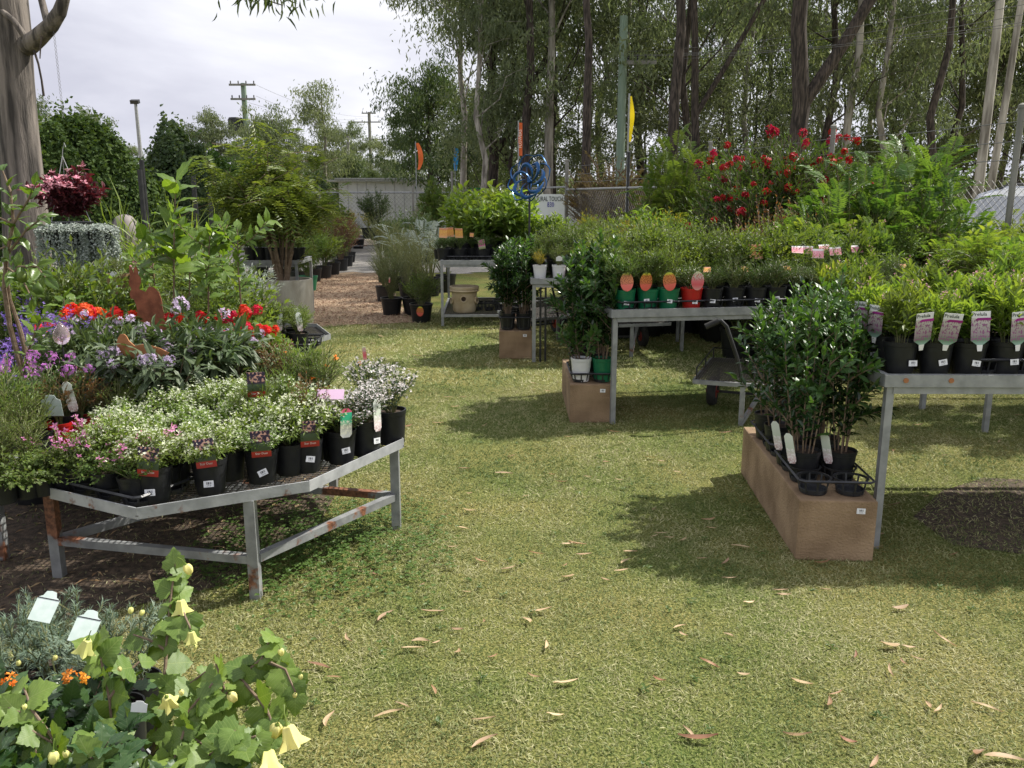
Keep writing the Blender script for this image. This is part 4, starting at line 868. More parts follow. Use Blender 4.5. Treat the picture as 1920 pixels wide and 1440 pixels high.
# =================================================================== POTS ON THE LEFT BENCHES
ZL = .437
def bench_pt(px, py): return G(px, py, ZL)
front = [(292,940,'fire'),(396,923,'fire'),(492,902,'fire'),(577,882,'fire')]
for i, (px, py, tg) in enumerate(front):
    p = bench_pt(px, py); potted('euphorbia', p.x, p.y + .0, ZL, f'pot of tiny white flowers with dark firework card, {ORD[i]} from left along the rim', group='white starry flower pots on the low bench', rt=.070, h=.145, tag=tg, sticker=True, face=.15 + .1*i, sc=1.0)
p = bench_pt(640, 866); potted('blossom', p.x, p.y + .0, ZL, 'black pot with blush white blossom and a green and white stake card', group='blush white blossom pots', rt=.07, h=.15, tag='green', sticker=True, face=.55, sc=.85)
for i, (px, py) in enumerate([(688,852),(736,830)]):
    p = bench_pt(px, py); potted('blossom', p.x, p.y - .0, ZL, ['tall black pot of blush white blossom, second from the right end of the rim','tall black pot of blush white blossom at the right hand corner of the low bench'][i], group='blush white blossom pots', rt=.075, h=.165, tag='cream' if i == 0 else None, sticker=(i == 0), face=.9, sc=.98, tz=-.02)
p = bench_pt(690, 800); potted('blossom', p.x, p.y + .04, ZL, 'blush white blossom pot with an orange label standing up behind the corner pots', group='blush white blossom pots', rt=.07, h=.16, tag='slim', tz=.22, sc=1.0)
# second to fourth rows of the white mass
rows = [(225,860),(330,868),(432,852),(525,835),(605,812),(265,830),(370,820),(462,808),(550,792),(230,805),(330,792),(425,785),(500,775),(300,770),(385,765),(455,762)]
for i, (px, py) in enumerate(rows):
    p = bench_pt(px, py + 45); potted('euphorbia', p.x, p.y, ZL, f'pot of airy white starry flowers inside the white mass, {ORD[i]} from front left', group='white starry flower pots on the low bench', rt=.068, h=.13, sc=1.08)
for i in range(8):
    A8, B8 = Vector(VB8[7]), Vector(VB8[0]); d8 = (B8 - A8).normalized(); p = A8 + d8 * (.06 + .152 * (i % 4)) + Vector((-d8.y, d8.x)) * (.10 + .15 * (i // 4))
    px = 0; potted('diascia' if i != 2 else 'trailing', p.x, p.y, ZL, f'low pot of pink flowers, {ORD[i]} at the left end of the bench', group='pink flower pots on the low bench', rt=.06, h=.11, tag={6:'white',7:'white',3:None}.get(i), sc=.95, tz=.09)
p = bench_pt(120, 925); potted('trailing', p.x - .0, p.y + .03, ZL, 'green trailing plant hanging over the rim among the pink flowers', rt=.055, h=.09, sc=.9, group=None)
tray(A8.x - d8.y * .03, A8.y + d8.x * .03, ZL, math.atan2(d8.y, d8.x), 4, 2, .152, .055, 'black plastic tray holding the pink flowers on the low bench')
for i, (px, py) in enumerate([(75,860),(115,850)]):
    p = bench_pt(px, py); potted('bronzeherb', p.x, p.y + .2, ZL, ['herb pot with stacked grey and white scalloped tags','second herb pot with a white scalloped tag beside it'][i], rt=.06, h=.12, pm='pot_red', tag='bigwhite' if i == 0 else 'cream', tz=.06, sc=.9)
for i, (px, py) in enumerate([(150,850),(185,850),(215,835)]):
    p = bench_pt(px, py); potted('heath' if i else 'bronzeherb', p.x, p.y + .22, ZL, f'small {"bronze" if i == 0 else "yellow green"} heath in a red pot, {ORD[i]} from the left behind the pink flowers', rt=.06, h=.11, pm='pot_red', sc=.95)
for i, (px, py) in enumerate([(8,925),(42,915),(5,870),(50,880),(15,835),(-30,890),(70,850),(-20,930),(35,845)]):
    p = G(px, py, ZL); potted('fineherb' if i not in (2,) else 'needlelime', p.x, p.y + .05, ZL, f'feathery yellow green herb pot, {ORD[i]} on the bench at the left edge', group='feathery herb pots at the left edge', rt=.06, h=.10, sc=1.1)
for i in range(3):
    p = G((6, 48, 78)[i], (945, 935, 930)[i], ZL); potted('trailing', p.x, p.y + .02, ZL, f'green trailing plant spilling over the bench edge at the left, {ORD[i]} from left', rt=.05, h=.08, sc=1.1)
for i, (px, py, k) in enumerate([(20,790,'purplespray'),(70,775,'purplespray'),(110,780,'purplespray'),(-20,770,'purplespray'),(55,760,'purplespray')]):
    p = G(px, py + 60, ZL); potted(k, p.x, p.y + .1, ZL, f'magenta purple flower pot, {ORD[i]} of the group behind the pink flowers', group='magenta purple flower pots', sc=.8)
# middle of the left beds
mid = [(170,735,'mauveshrub'),(240,745,'mauveshrub'),(310,740,'mauveshrub'),(375,735,'mauveshrub'),(205,700,'mauveshrub'),(290,695,'mauveshrub'),(350,700,'mauveshrub'),(430,705,'mauveshrub'),(130,715,'mauveshrub')]
for i, (px, py, k) in enumerate(mid):
    Y = 4.45 if i < 4 else 4.85; q = PD(px, py, Y)
    z = None
    potted(k, q.x, Y, z, f'dull leaved shrub with mauve flower heads, {ORD[i]} in the left bed', group='mauve flowered shrubs in the left bed', rt=.08, h=.16, tag='sky' if i == 1 else None, tz=.16, sc=.88)
extra = [(520,800,'needle','fine leaved green herb'),(470,770,'needlelime','grassy green herb'),(560,780,'bronzeherb','bronze tinted herb'),(610,775,'heath','olive heath with an upright pink card'),(500,760,'needlelime','feathery green herb'),(440,745,'needle','dense needle leaved herb')]
for i, (px, py, k, d) in enumerate(extra):
    p = G(px, py, ZL + .25); potted(k, p.x, p.y + .15, ZL, f'{d} behind the white flowers on the low bench', sc=.95, tag={3:'pinkcard',1:'fire'}.get(i), tz=.17, tilt=-.7 if i == 3 else .1)
ger = [(100,640,'geranium','orange red',5.55),(150,655,'geranium','orange red',5.3),(235,628,'geranium','orange red',5.75),(180,625,'geranium','orange red',6.0),
       (365,635,'geranium_red','crimson',5.6),(410,620,'geranium_red','crimson',5.9),(450,650,'geranium_red','crimson',5.4),(490,655,'geranium_red','crimson',5.3),(530,690,'geranium_red','crimson',5.0),(470,635,'geranium_red','crimson',5.7)]
for i, (px, py, k, c, Y) in enumerate(ger):
    q = PD(px, py, Y); z = .42 if abs(q.x + 2.45) < .85 else .40
    potted(k, q.x, Y, None, f'{c} geranium in a black pot, {ORD[i if i < 4 else i - 4]} of the {c} ones from the left', group=f'{c} geraniums in the left bed', rt=.075, h=.15, sc=1.05)
for i, (px, py, Y) in enumerate([(540,640,5.45),(520,620,5.8),(556,665,5.15),(505,600,6.2)]):
    q = PD(px, py, Y); potted('nasturtium', q.x, Y, None, f'lime leaved nasturtium, {ORD[i]} by the crimson geraniums', group='lime nasturtiums', sc=.85, h=.12)
for i in range(7):
    px = (-25, 10, 40, 70, 150, 0, 95)[i]; Y = 5.0 + (i % 3) * .35; q = PD(px, 640, Y); potted('nemesia', q.x, Y, None, f'purple flower spikes in a pot, {ORD[i]} from the left edge behind the citrus stems', group='purple flower spike pots', sc=1.0)
g_fill = [('fineherb', 600, 740), ('needlelime', 560, 735), ('bronzeherb', 520, 720), ('needle', 585, 765), ('heath', 545, 750)]
for i, (k, px, py) in enumerate(g_fill):
    Y = 4.4 + .05 * i; q = PD(px, py, Y); potted(k, q.x, Y, ZL, f'{["olive","green","bronze","dark needle leaved","yellowish"][i]} herb near the orange poppies, right side of left bed', sc=1.1)
# poppy stalks
t = thing('orange_poppy', 'thin stalked orange poppies rising at the bed edge above the lawn', 'flowering plant', (-1.0, 4.45, ZL)); r = np.random.default_rng(5)
g = Geo(); h = Geo()
for i in range(9):
    e = np.array([r.uniform(-.28, .28), r.uniform(-.15, .15), r.uniform(.18, .38)]); g.tube([(0,0,0), e * [.4,.4,.6], e], .002, 4)
    if i < 6: h = Geo(); flowers(h, r, r.normal(0, .004, (3,3)), .020); part('flower_head', h.mesh('flower_head', [M['f_orange']]), t, tuple(e))
part('stalks', g.mesh('stalks', [M['lime']]), t)

# tray stand with white leaning cards beside the lawn
for i, (px, py) in enumerate([(520,640),(560,640),(516,618),(554,615)]):
    Y = 6.75 + .25 * (i // 2); q = PD(px, py, Y); potted('myrtle', q.x, Y, .395, f'bushy green plant with leaning white card, {ORD[i]} in the tray beside the lawn', group='bushy green plants with leaning cards', rt=.08, h=.15, tag='cream', tz=.04, sc=.62, tilt=-.15, face=.5)
tray(PD(500, 650, 6.62).x, 6.62, .388, 0, 2, 3, .175, .08, 'black tray of bushy green plants beside the lawn')
# upright leafy plants behind geraniums
fl2 = [(60,560,'shrubgreen',6.6),(120,540,'broadgreen',6.9),(170,560,'shrubgreen',6.5),(210,590,'broadgreen',6.3),(290,560,'shrubgreen',7.2),(330,590,'fineherb',6.3),(280,600,'needlelime',6.4),(360,570,'shrubgreen',6.9),(420,570,'shrubdark',7.3),(440,600,'shrubgreen',6.6),(470,560,'lavendula',7.6),(380,600,'myrtle',6.4),
       (300,500,'flax',8.0),(260,520,'shrubgreen',8.2),(340,520,'flax',8.4),(400,520,'shrubgreen',8.6),(300,470,'lavendula',9.6),(350,460,'shrubgreen',10),(250,470,'flax',9.4),(230,440,'broadlime',10.4),(420,470,'shrubgreen',9.8),(150,520,'fernbush',7.6),(90,520,'shrubdark',7.9),(20,520,'shrubdark',7.4),(-20,560,'shrubgreen',6.8),(20,590,'nemesia',6.4)]
KN = dict(shrubgreen='bushy green shrub', broadgreen='broad leaved green plant', fineherb='feathery green herb', needlelime='needle leaved green plant', shrubdark='dark green bush', lavendula='grey green lavender', myrtle='small leaved myrtle', flax='strappy pale grass plant', broadlime='lime broad leaved plant', fernbush='ferny lime plant', nemesia='purple flower spikes')
for i, (px, py, k, Y) in enumerate(fl2):
    q = PD(px, py, Y); zz = None
    near = 'the rusted kangaroo' if 180 < px < 330 else 'the big gum trunk' if px < 120 else 'the ringed planter' if px > 400 else 'the broad leaved saplings'
    potted(k, q.x, Y, zz, f'{KN[k]} {"behind" if Y > 7.5 else "beside"} {near}, {ORD[i % 20]} {"nearer" if i < 20 else "farther"} one counted', rt=.11, h=.2, sc=1.0 if k not in ('fineherb','nemesia','needlelime') else 1.5)

# =================================================================== ORNAMENTS ON THE LEFT
def cutout(name, pts, cx, cy, s, Y, z0, mat, label, cat, rz=0, t=.006):
    g = Geo(); g.prism([((x - cx) * s, (cy - y) * s) for x, y in pts][::-1], t); me = g.mesh(name, [M[mat]])
    q = PD(cx, 500, Y); return solo(name, me, label, cat, (q.x, Y, z0), (0, 0, rz))
Yk = 5.75; sK = (Yk * _c + .9 * _s) / FPX
kang = [(243,497),(247,503),(250,512),(252,501),(255,497),(258,505),(258,514),(262,520),(262,528),(259,534),(257,540),(268,546),(276,536),(285,537),(293,546),(297,560),(298,580),(302,600),(303,622),(307,700),(290,700),(268,640),(256,612),(250,590),(249,570),(246,560),(240,557),(239,548),(243,540),(240,532),(240,525),(243,518),(242,508)]
q = PD(270, 700, Yk); cutout('kangaroo_silhouette', kang, 270, 700, sK, Yk, q.z, 'rust', 'rusted steel cut-out kangaroo standing up behind the geraniums', 'garden ornament')
Yb = 4.22; sB = (Yb * _c + .9 * _s) / FPX
bird = [(206,656),(203,645),(207,634),(212,627),(219,626),(224,630),(228,639),(238,648),(252,645),(270,647),(288,652),(304,660),(300,667),(284,668),(276,672),(262,676),(250,684),(240,684),(226,680),(214,672),(208,664)]
q = PD(250, 690, Yb); b_ = cutout('bird_silhouette', bird, 250, 690, sB, Yb, q.z, 'rust2', 'orange rusted steel cut-out bird sitting among the mauve flowers', 'garden ornament', rz=-.1)
g = Geo(); g.bar((0, 0, -.35), (0, 0, .02), .008); st = g.mesh('spike', [M['rust']]); part('spike', st, b_, (0, 0, 0))
q = PD(115, 628, 4.4)
t = thing('glass_drop_ornament', 'pale pink glass drop ornament before the orange red geraniums', 'garden ornament', (q.x, 4.4, q.z))
g = Geo(); prof = [(0,-.052),(.018,-.048),(.034,-.034),(.042,-.012),(.040,.010),(.030,.032),(.017,.050),(.006,.064),(0,.070)]; g.lathe(prof, 20); part('glass_bulb', g.mesh('glass_bulb', [M['glass']], True), t)
g = Geo(); g.bar((0,0,-.053),(0,0,-.45), .006); part('stake', g.mesh('stake', [M['black']]), t)
# citrus in a rust coloured pot
def single_leaf(name, mat, prof, teeth=0, rows=8, fold=.12, curl=.18, lobes=None):
    pts = []; F = []
    for i in range(rows + 1):
        t_ = i / rows; w = prof(t_) * (1 + (teeth if i % 2 else -teeth) * .5); x_ = t_ - (lobes * (1 - t_) ** 4 if lobes else 0) * 0
        bx = -.12 * math.sin(PI * min(1, t_ * 3)) if lobes and t_ < .34 else 0
        z_ = -curl * t_ * t_
        wv = .035 * math.sin(i * 2.1 + fold * 9)
        pts += [(t_ + bx, -w, z_ + fold * w * .5 + wv), (t_ + bx * .4, -w * .5, z_ + fold * w * .75), (t_, 0, z_), (t_ + bx * .4, w * .5, z_ + fold * w * .75), (t_ + bx, w, z_ + fold * w * .5 - wv)]
    for i in range(rows): F += [(5*i+c_, 5*i+c_+1, 5*i+c_+6, 5*i+c_+5) for c_ in range(4)]
    g = Geo(); g.add(pts, F); return g.mesh(name, [M[mat]], True)
LF = {
 'abut': [single_leaf('leaf', 'v_abut', lambda t: .52 * math.sin(PI * min(1, (t * .96 + .04)) ** .62) * (1.12 if .2 < t < .5 else 1) + .004, .16, 11, f_, c_, 1) for f_, c_ in ((.10,.22),(.25,.40),(-.05,.15),(.2,.1))],
 'dark': [single_leaf('leaf', 'v_dark', lambda t: .30 * math.sin(PI * min(1, t * .97 + .03) ** .75) + .003, .22, 12, f_, c_) for f_, c_ in ((.15,.25),(.3,.4),(.05,.1))],
 'broad': [single_leaf('leaf', 'v_broad', lambda t: .25 * math.sin(PI * min(1, t * .98 + .02) ** .85) + .003, 0, 8, f_, c_) for f_, c_ in ((.2,.25),(.35,.45),(.1,.1))],
 'gard': [single_leaf('leaf', 'v_gard', lambda t: .21 * math.sin(PI * min(1, t * .98 + .02) ** .95) + .003, 0, 6, f_, c_) for f_, c_ in ((.3,.15),(.5,.3),(.15,.0))],
 'citrus': [single_leaf('leaf', 'v_citrus', lambda t: .26 * math.sin(PI * min(1, t * .98 + .02) ** .85) + .003, 0, 7, f_, c_) for f_, c_ in ((.3,.2),(.5,.35))],
 'long': [single_leaf('leaf', 'v_long', lambda t: .13 * math.sin(PI * min(1, t * .98 + .02)) + .003, 0, 7, f_, c_) for f_, c_ in ((.3,.3),(.4,.5))],
}
def frame(p, d, n, L):
    x = Vector(d).normalized(); z = Vector(n); z = (z - x * z.dot(x)); z = z.normalized() if z.length > 1e-4 else Vector((0,0,1)); y = z.cross(x)
    m = Matrix((x, y, z)).transposed().to_4x4(); m.translation = Vector(p); return m @ Matrix.Scale(L, 4)
def leafparts(par, q, kinds, L, r, limit=290, nm='leaf', minT=0, Wv=None):
    idx = np.flatnonzero(q['T'] >= minT)
    if len(idx) > limit: idx = r.choice(idx, limit, replace=False)
    for i in idx: part(nm, LF[kinds][r.integers(len(LF[kinds]))], par, M=frame(q['P'][i], q['D'][i], q['N'][i], L * r.uniform(.6, 1.15) * (1.08 - .3 * q['T'][i])))
def stems_part(par, q, sr, mat='wood', n=5):
    g = Geo()
    for s in q['stems']: g.tube(s, np.linspace(sr, sr * .35, len(s)), n)
    part('stems', g.mesh('stems', [M[mat]], True), par)
def paths_q(r, paths, per, ang, droop, tmin, jit=.2):
    P=[];D=[];Nn=[];T=[];tips=[]
    for path in paths:
        path = np.asarray(path, float); m = len(path); seg = np.gradient(path, axis=0); ln = np.linalg.norm(np.diff(path, axis=0), axis=1).sum(); n = max(2, int(per * ln))
        tt = np.linspace(tmin, 1, n); idx = tt * (m-1); i0 = np.minimum(idx.astype(int), m-2); f = (idx - i0)[:, None]
        p = path[i0]*(1-f) + path[i0+1]*f; d = unit(seg[i0]*(1-f) + seg[i0+1]*f); a = np.arange(n)*2.4 + r.random()*6
        e1 = unit(np.cross(d, np.array([.3,.9,.31]))); e2 = np.cross(d, e1); rad = e1*np.cos(a)[:,None] + e2*np.sin(a)[:,None]; an = ang*(1.15-.5*tt)[:,None]
        P.append(p); D.append(unit(d*np.cos(an) + rad*np.sin(an) + r.normal(0, jit, (n,3)) + np.array([0,0,-droop]))); Nn.append(unit(d*.4 + np.array([0,-.35,.8]) + r.normal(0,.25,(n,3)))); T.append(tt); tips.append((path[-1], d[-1]))
    return dict(P=np.concatenate(P), D=np.concatenate(D), N=np.concatenate(Nn), T=np.concatenate(T), stems=paths, tips=tips)
r = np.random.default_rng(21); Yc = 4.25
def pxs(*a): return [tuple(PD(x, y, Yy) - Vector((base.x, base.y, base.z))) for x, y, Yy in a]
base = PD(55, 800, 4.4); base.z = .38
cit = [pxs((62,790,4.4),(40,690,4.38),(18,610,4.35),(8,540,4.3),(12,480,4.25),(25,420,4.2),(20,360,4.2)), pxs((70,790,4.42),(58,700,4.4),(38,620,4.38),(18,560,4.35),(10,500,4.3)),
       pxs((25,420,4.2),(50,380,4.15),(70,340,4.1)), pxs((12,480,4.25),(50,430,4.2),(85,405,4.2)), pxs((10,500,4.28),(40,520,4.2),(60,560,4.15)), pxs((20,360,4.2),(5,320,4.2)), pxs((8,540,4.3),(35,500,4.2),(70,500,4.15),(85,520,4.1)), pxs((40,690,4.38),(60,640,4.3),(75,600,4.25)), pxs((25,420,4.2),(-20,400,4.2)), pxs((18,460,4.25),(-10,470,4.2))]
t = thing('citrus_tree', 'young citrus tree with bare twin stems and bright leaves at the left edge', 'tree', base)
part('pot', pot(.15, .40, 'pot'), t, (0, 0, -.38))
g = Geo()
for i, p in enumerate(cit): g.tube(p, np.linspace(.017 if i < 2 else .007, .006 if i < 2 else .003, len(p)), 7)
part('stems', g.mesh('stems', [M['wood']], True), t)
q = paths_q(r, cit[2:], 28, .9, .1, .25); q2 = paths_q(r, cit[:1], 10, .9, .1, .65)
leafparts(t, q, 'citrus', .105, r); leafparts(t, q2, 'citrus', .10, r)
for px, py in ((72,542),(42,520)):
    g = Geo(); g.lathe([(0,-.028),(.014,-.025),(.025,-.010),(.027,.004),(.020,.020),(.008,.028),(0,.032)], 14); m_ = g.mesh('lime_fruit', [M['lime'] if px == 42 else M['fresh']], True); part('fruit', m_, t, PD(px, py, 4.15) - base)

# broad leaved saplings
def sapling(px, pyb, pyt, Y, label, L, lean=0, per=16, name='broad_leaved_sapling', kind_='broad', nb=3):
    b = PD(px, pyb, Y); tp = PD(px + lean, pyt, Y); b.z = zbench(b.x, Y) + .185; r = np.random.default_rng(int(px)); h = tp.z - b.z
    t = thing(name, label, 'sapling', b); dx = tp.x - b.x
    P = [[(0,0,0),(dx*.3, .01, h*.35),(dx*.7,-.02,h*.7),(dx,0,h)]]
    for k in range(nb):
        a = r.uniform(0, 6.28); t0 = r.uniform(.45, .85); s = np.array([dx*t0, 0, h*t0]); e = s + np.array([math.cos(a)*.2, math.sin(a)*.2, .18]); P.append([tuple(s), tuple((s+e)/2 + [0,0,-.02]), tuple(e)])
    g = Geo()
    for i, p in enumerate(P): g.tube(p, np.linspace(.008 if not i else .004, .003, len(p)), 6)
    part('stem', g.mesh('stem', [M['wood']], True), t)
    q = paths_q(r, P[:1], per * 1.3, 1.0, .15, .42); leafparts(t, q, kind_, L, r); q = paths_q(r, P[1:], per * 2.4, 1.0, .15, .2); leafparts(t, q, kind_, L, r)
    part('pot', pot(.11, .2, 'pot'), t, (0, 0, -.2))
sapling(322, 620, 338, 5.9, 'tallest broad leaved sapling with big bright leaves on a pale cane', .23, 8, 14, nb=3)
sapling(388, 640, 425, 5.7, 'broad leaved sapling in the middle of the three behind the geraniums', .135, 6, 22, nb=3)
sapling(455, 650, 430, 5.7, 'slender leafy sapling nearest the ringed planter', .12, -10, 24, nb=2)
sapling(300, 600, 420, 6.5, 'broad leaved sapling just right of the kangaroo cut-out', .13, -20, 18, nb=2)
sapling(350, 600, 440, 6.3, 'small broad leaved sapling between the two taller ones', .12, 10, 20, nb=2)
sapling(420, 600, 470, 6.6, 'low broad leaved sapling before the ringed planter', .11, 0, 20, nb=2)
sapling(120, 720, 560, 6.0, 'broad leaved green plant behind the purple spikes', .15, 0, 20, nb=4)
sapling(200, 640, 520, 7.0, 'leafy green plant below the trailing silver basket', .15, 10, 20, nb=5)
# long leaved clumps near white flowers
for i, (px, py, Y) in enumerate([(240,735,4.25),(300,700,4.5),(160,700,4.6),(385,715,4.45),(330,745,4.2),(445,690,4.7)]):
    b = PD(px, py + 40, Y); b.z = zbench(b.x, Y) + .15; t = thing('long_leaved_shrub', f'dull green long leaved shrub with mauve flowers {["above the white flowers","beside the bird cut-out","near the citrus stem","before the crimson geraniums","just behind the white mass","near the lime nasturtiums"][i]}', 'shrub', b)
    r = np.random.default_rng(80 + i); q = shrub_pts(r, .30, .22, 7, 12, 1, ang=1.15, droop=.25, tmin=.45, dome=.3); stems_part(t, q, .004); leafparts(t, q, 'long', .15, r, 120)
    h = Geo(); tips = np.array([a_[0] for a_ in q['tips']]); flowers(h, r, np.zeros((1,3)), .013, 0, 20, .034); hm_ = h.mesh('flower_head', [M['f_mauve']]); [part('flower_head', hm_, t, tuple(c_ + [0,0,.03]), (0,0,k_)) for k_, c_ in enumerate(tips[:5])]
    part('pot', pot(.09, .16, 'pot'), t, (0, 0, -.148))

# two labelled tan pots on a small metal stand
q = PD(213, 600, 7.3); t = thing('plant_stand', 'small grey metal stand carrying two tan pots', 'stand', (q.x, 7.3, 0)); zz = PD(213, 553, 7.3).z
for x_, y_ in ((0,0),(.40,0),(0,.3),(.40,.3)): g = Geo(); g.bar((x_, y_, 0), (x_, y_, zz - .02), .03); part('leg', g.mesh('leg', [M['galv_clean']]), t)
g = Geo(); g.box((-.02,-.02,zz-.02), (.42,.32,zz)); part('top', g.mesh('top', [M['galv_clean']]), t)
for i, px in enumerate((222, 268)):
    q = PD(px, 550, 7.4); potted('diascia' if i else 'fineherb', q.x, 7.42, zz, ['tan pot with white tag on the metal stand, left one','tan pot with white tag on the metal stand, right one behind the kangaroo'][i], pm='pot_brown', rt=.10, h=.17, tag='white', sticker=True, tz=.0, sc=.8)

# foreground lantern bush and neighbours (on a low bench whose top is below the frame)
r = np.random.default_rng(4)
octagon_bench((-1.35, 1.15), .95, PI/8, 'low plant bench at the bottom left corner below the lantern bush', legs=[(-.7,1.6),(-1.6,1.9)], rails=[(0,1)], z=.17)
base = Vector((-.70, 1.72, .30))
def pp(*a): return [tuple(PD(x, y, Y) - base) for x, y, Y in a]
ab = [pp((255,1500,1.75),(285,1420,1.8),(305,1320,1.86),(312,1220,1.92),(318,1140,1.97),(325,1085,2.0),(330,1055,2.02)),
      pp((285,1420,1.8),(330,1370,1.75),(400,1330,1.74),(450,1270,1.78),(490,1235,1.80),(510,1190,1.82)),
      pp((490,1235,1.80),(535,1255,1.78),(555,1300,1.75)), pp((450,1270,1.78),(500,1330,1.70),(520,1380,1.68)), pp((330,1370,1.75),(390,1400,1.66),(430,1430,1.62)),
      pp((255,1500,1.75),(215,1400,1.72),(205,1310,1.75),(190,1240,1.80),(185,1200,1.82)), pp((205,1310,1.75),(240,1260,1.78),(262,1240,1.8)),
      pp((312,1220,1.92),(280,1200,1.93),(250,1190,1.94)), pp((318,1160,1.96),(345,1150,1.93),(358,1180,1.9)), pp((305,1320,1.86),(345,1290,1.82),(385,1260,1.80)),
      pp((255,1500,1.75),(180,1430,1.65),(110,1400,1.62),(60,1370,1.62)), pp((255,1500,1.75),(350,1440,1.62),(420,1400,1.58),(480,1380,1.58)), pp((400,1330,1.74),(420,1290,1.72),(405,1245,1.74)), pp((110,1400,1.62),(60,1330,1.66),(45,1290,1.7)), pp((255,1500,1.75),(200,1445,1.6),(170,1420,1.55)),pp((430,1430,1.62),(450,1400,1.58),(440,1370,1.56))]
t = thing('lantern_bush', 'lantern bush with toothed heart shaped leaves and hanging yellow flowers in the foreground', 'flowering shrub', base); LB = t
g = Geo()
for i, p in enumerate(ab): g.tube(p, np.linspace(.0065 if i in (0,) else .0042, .0022, len(p)), 7)
part('stems', g.mesh('stems', [M['wood']], True), t)
q = paths_q(r, ab, 50, 1.15, .55, .12, .3); q['N'] = unit(q['N'] * .5 + np.array([0,-.9,.55]) + r.normal(0,.3,q['N'].shape)); leafparts(t, q, 'abut', .068, r, 298)
t2_ = thing('lantern_bush', 'lower lantern bush filling the bottom left corner under the taller one', 'flowering shrub', base + Vector((-.12, -.12, 0)))
dn_ = [[tuple(Vector(c_) + Vector((r.normal(0,.04), r.normal(0,.03) - .02, -.05))) for c_ in p_] for p_ in (ab[1], ab[4], ab[5], ab[10], ab[11], ab[13], ab[14], ab[15], ab[9])]
q = paths_q(r, dn_, 62, 1.2, .5, .1, .35); q['N'] = unit(q['N'] * .5 + np.array([0,-.8,.6]) + r.normal(0,.35,q['N'].shape)); leafparts(t2_, q, 'abut', .066, r, 298)
g = Geo(); [g.tube(p_, .003, 5) for p_ in dn_]; part('stems', g.mesh('stems', [M['wood']], True), t2_); part('pot', pot(.12, .16, 'pot'), t2_, (0, -.1, -.163))
part('pot', pot(.12, .16, 'pot'), t, (-.03, -.15, -.163))
def lantern(p, s, opened=False, mat='f_butter'):
    g = Geo(); n = 5
    prof = [(.002,0),(.010,-.004),(.014,-.014),(.0135,-.024),(.009,-.034),(.003,-.038)] if not opened else [(.002,0),(.010,-.004),(.013,-.014),(.016,-.026),(.023,-.040)]
    V = []; F = []; k = 20
    for r_, z_ in prof:
        for j in range(k): a = j * 2 * PI / k; rr = r_ * (1 + .13 * math.cos(5 * a)) * (1 + (.25 if opened and r_ > .02 else 0) * math.cos(5 * a)); V.append((rr * math.cos(a), rr * math.sin(a), z_))
    F = [(i*k+j, (i+1)*k+j, (i+1)*k+(j+1) % k, i*k+(j+1) % k) for i in range(len(prof)-1) for j in range(k)]
    g.add(V, F, 0); g.lathe([(.0,.004),(.004,.002),(.007,-.004),(.0085,-.010)], 8, mat=1); g.tube([(0,0,.003),(.003,0,.02),(.012,0,.032)], .0012, 4, 1)
    return part('lantern_flower', g.mesh('lantern_flower', [M[mat], M['lime']], True), LB, p - base, (r.normal(0,.25), r.normal(0,.25), r.uniform(0,6)), s * .88)
for px, py, Y, s, op in [(348,1070,1.95,.85,0),(338,1135,1.95,1.0,1),(246,1150,1.92,.5,0),(358,1195,1.88,.8,1),(365,1222,1.86,.4,0),(525,1228,1.78,.55,0),(563,1276,1.74,.4,0),(430,1312,1.66,.8,0),(430,1385,1.58,1.25,0),(312,1318,1.70,.95,1),(338,1305,1.68,.45,0),(520,1370,1.62,1.1,0),(538,1370,1.62,1.35,1),(502,1415,1.58,1.3,1),(492,1440,1.56,.9,0),(165,1210,1.78,1.0,1),(222,1262,1.7,.35,0),(45,1332,1.6,.4,0),(100,1420,1.52,.8,0),(122,1420,1.52,.5,0),(34,1250,1.7,.4,0),(104,1240,1.8,.4,0),(268,1155,1.9,.45,0),(554,1312,1.72,.4,0)]:
    lantern(PD(px, py - 12, Y), s, bool(op))
q_ = PD(258, 1320, 1.66); part('plant_tag', CARD['white'], LB, q_ - base + Vector((0,0,-.02)), (0, .2, .2), .55)
# dark toothed plant
for i, (px, py, Y) in enumerate([(60,1330,1.72),(150,1390,1.6),(20,1430,1.5),(230,1430,1.58),(-30,1300,1.8),(330,1470,1.45),(120,1290,1.82),(420,1500,1.45)]):
    b = PD(px, py, Y) - Vector((0, 0, .17)); t = thing('dark_leaved_shrub', f'dark toothed leaf plant, bottom left corner, {["upper left","middle","lower left","lower right of the group","at the very edge","partly below the frame under the lantern bush","behind the others by the grey cards","rightmost below the frame"][i]}', 'shrub', b)
    r = np.random.default_rng(60 + i); q = shrub_pts(r, .20, .17, 8, 9, 1, ang=1.1, droop=.15, tmin=.3, dome=.5); q['N'] = unit(q['N'] + np.array([0,-.3,.5])); stems_part(t, q, .003); leafparts(t, q, 'dark', .085, r, 110); part('pot', pot(.07, .13, 'pot'), t, (0, 0, .136 - b.z), (0,0,0), (1, 1, (b.z + .01 - .136) / .13))
    if i in (6, 4):
        h = Geo(); flowers(h, r, np.zeros((1,3)), .012, 0, 10, .018); hm_ = h.mesh('flower_head', [M['f_orange']]); [part('flower_head', hm_, t, p_) for p_ in ((.02,0,.20),(.05,.02,.19))]
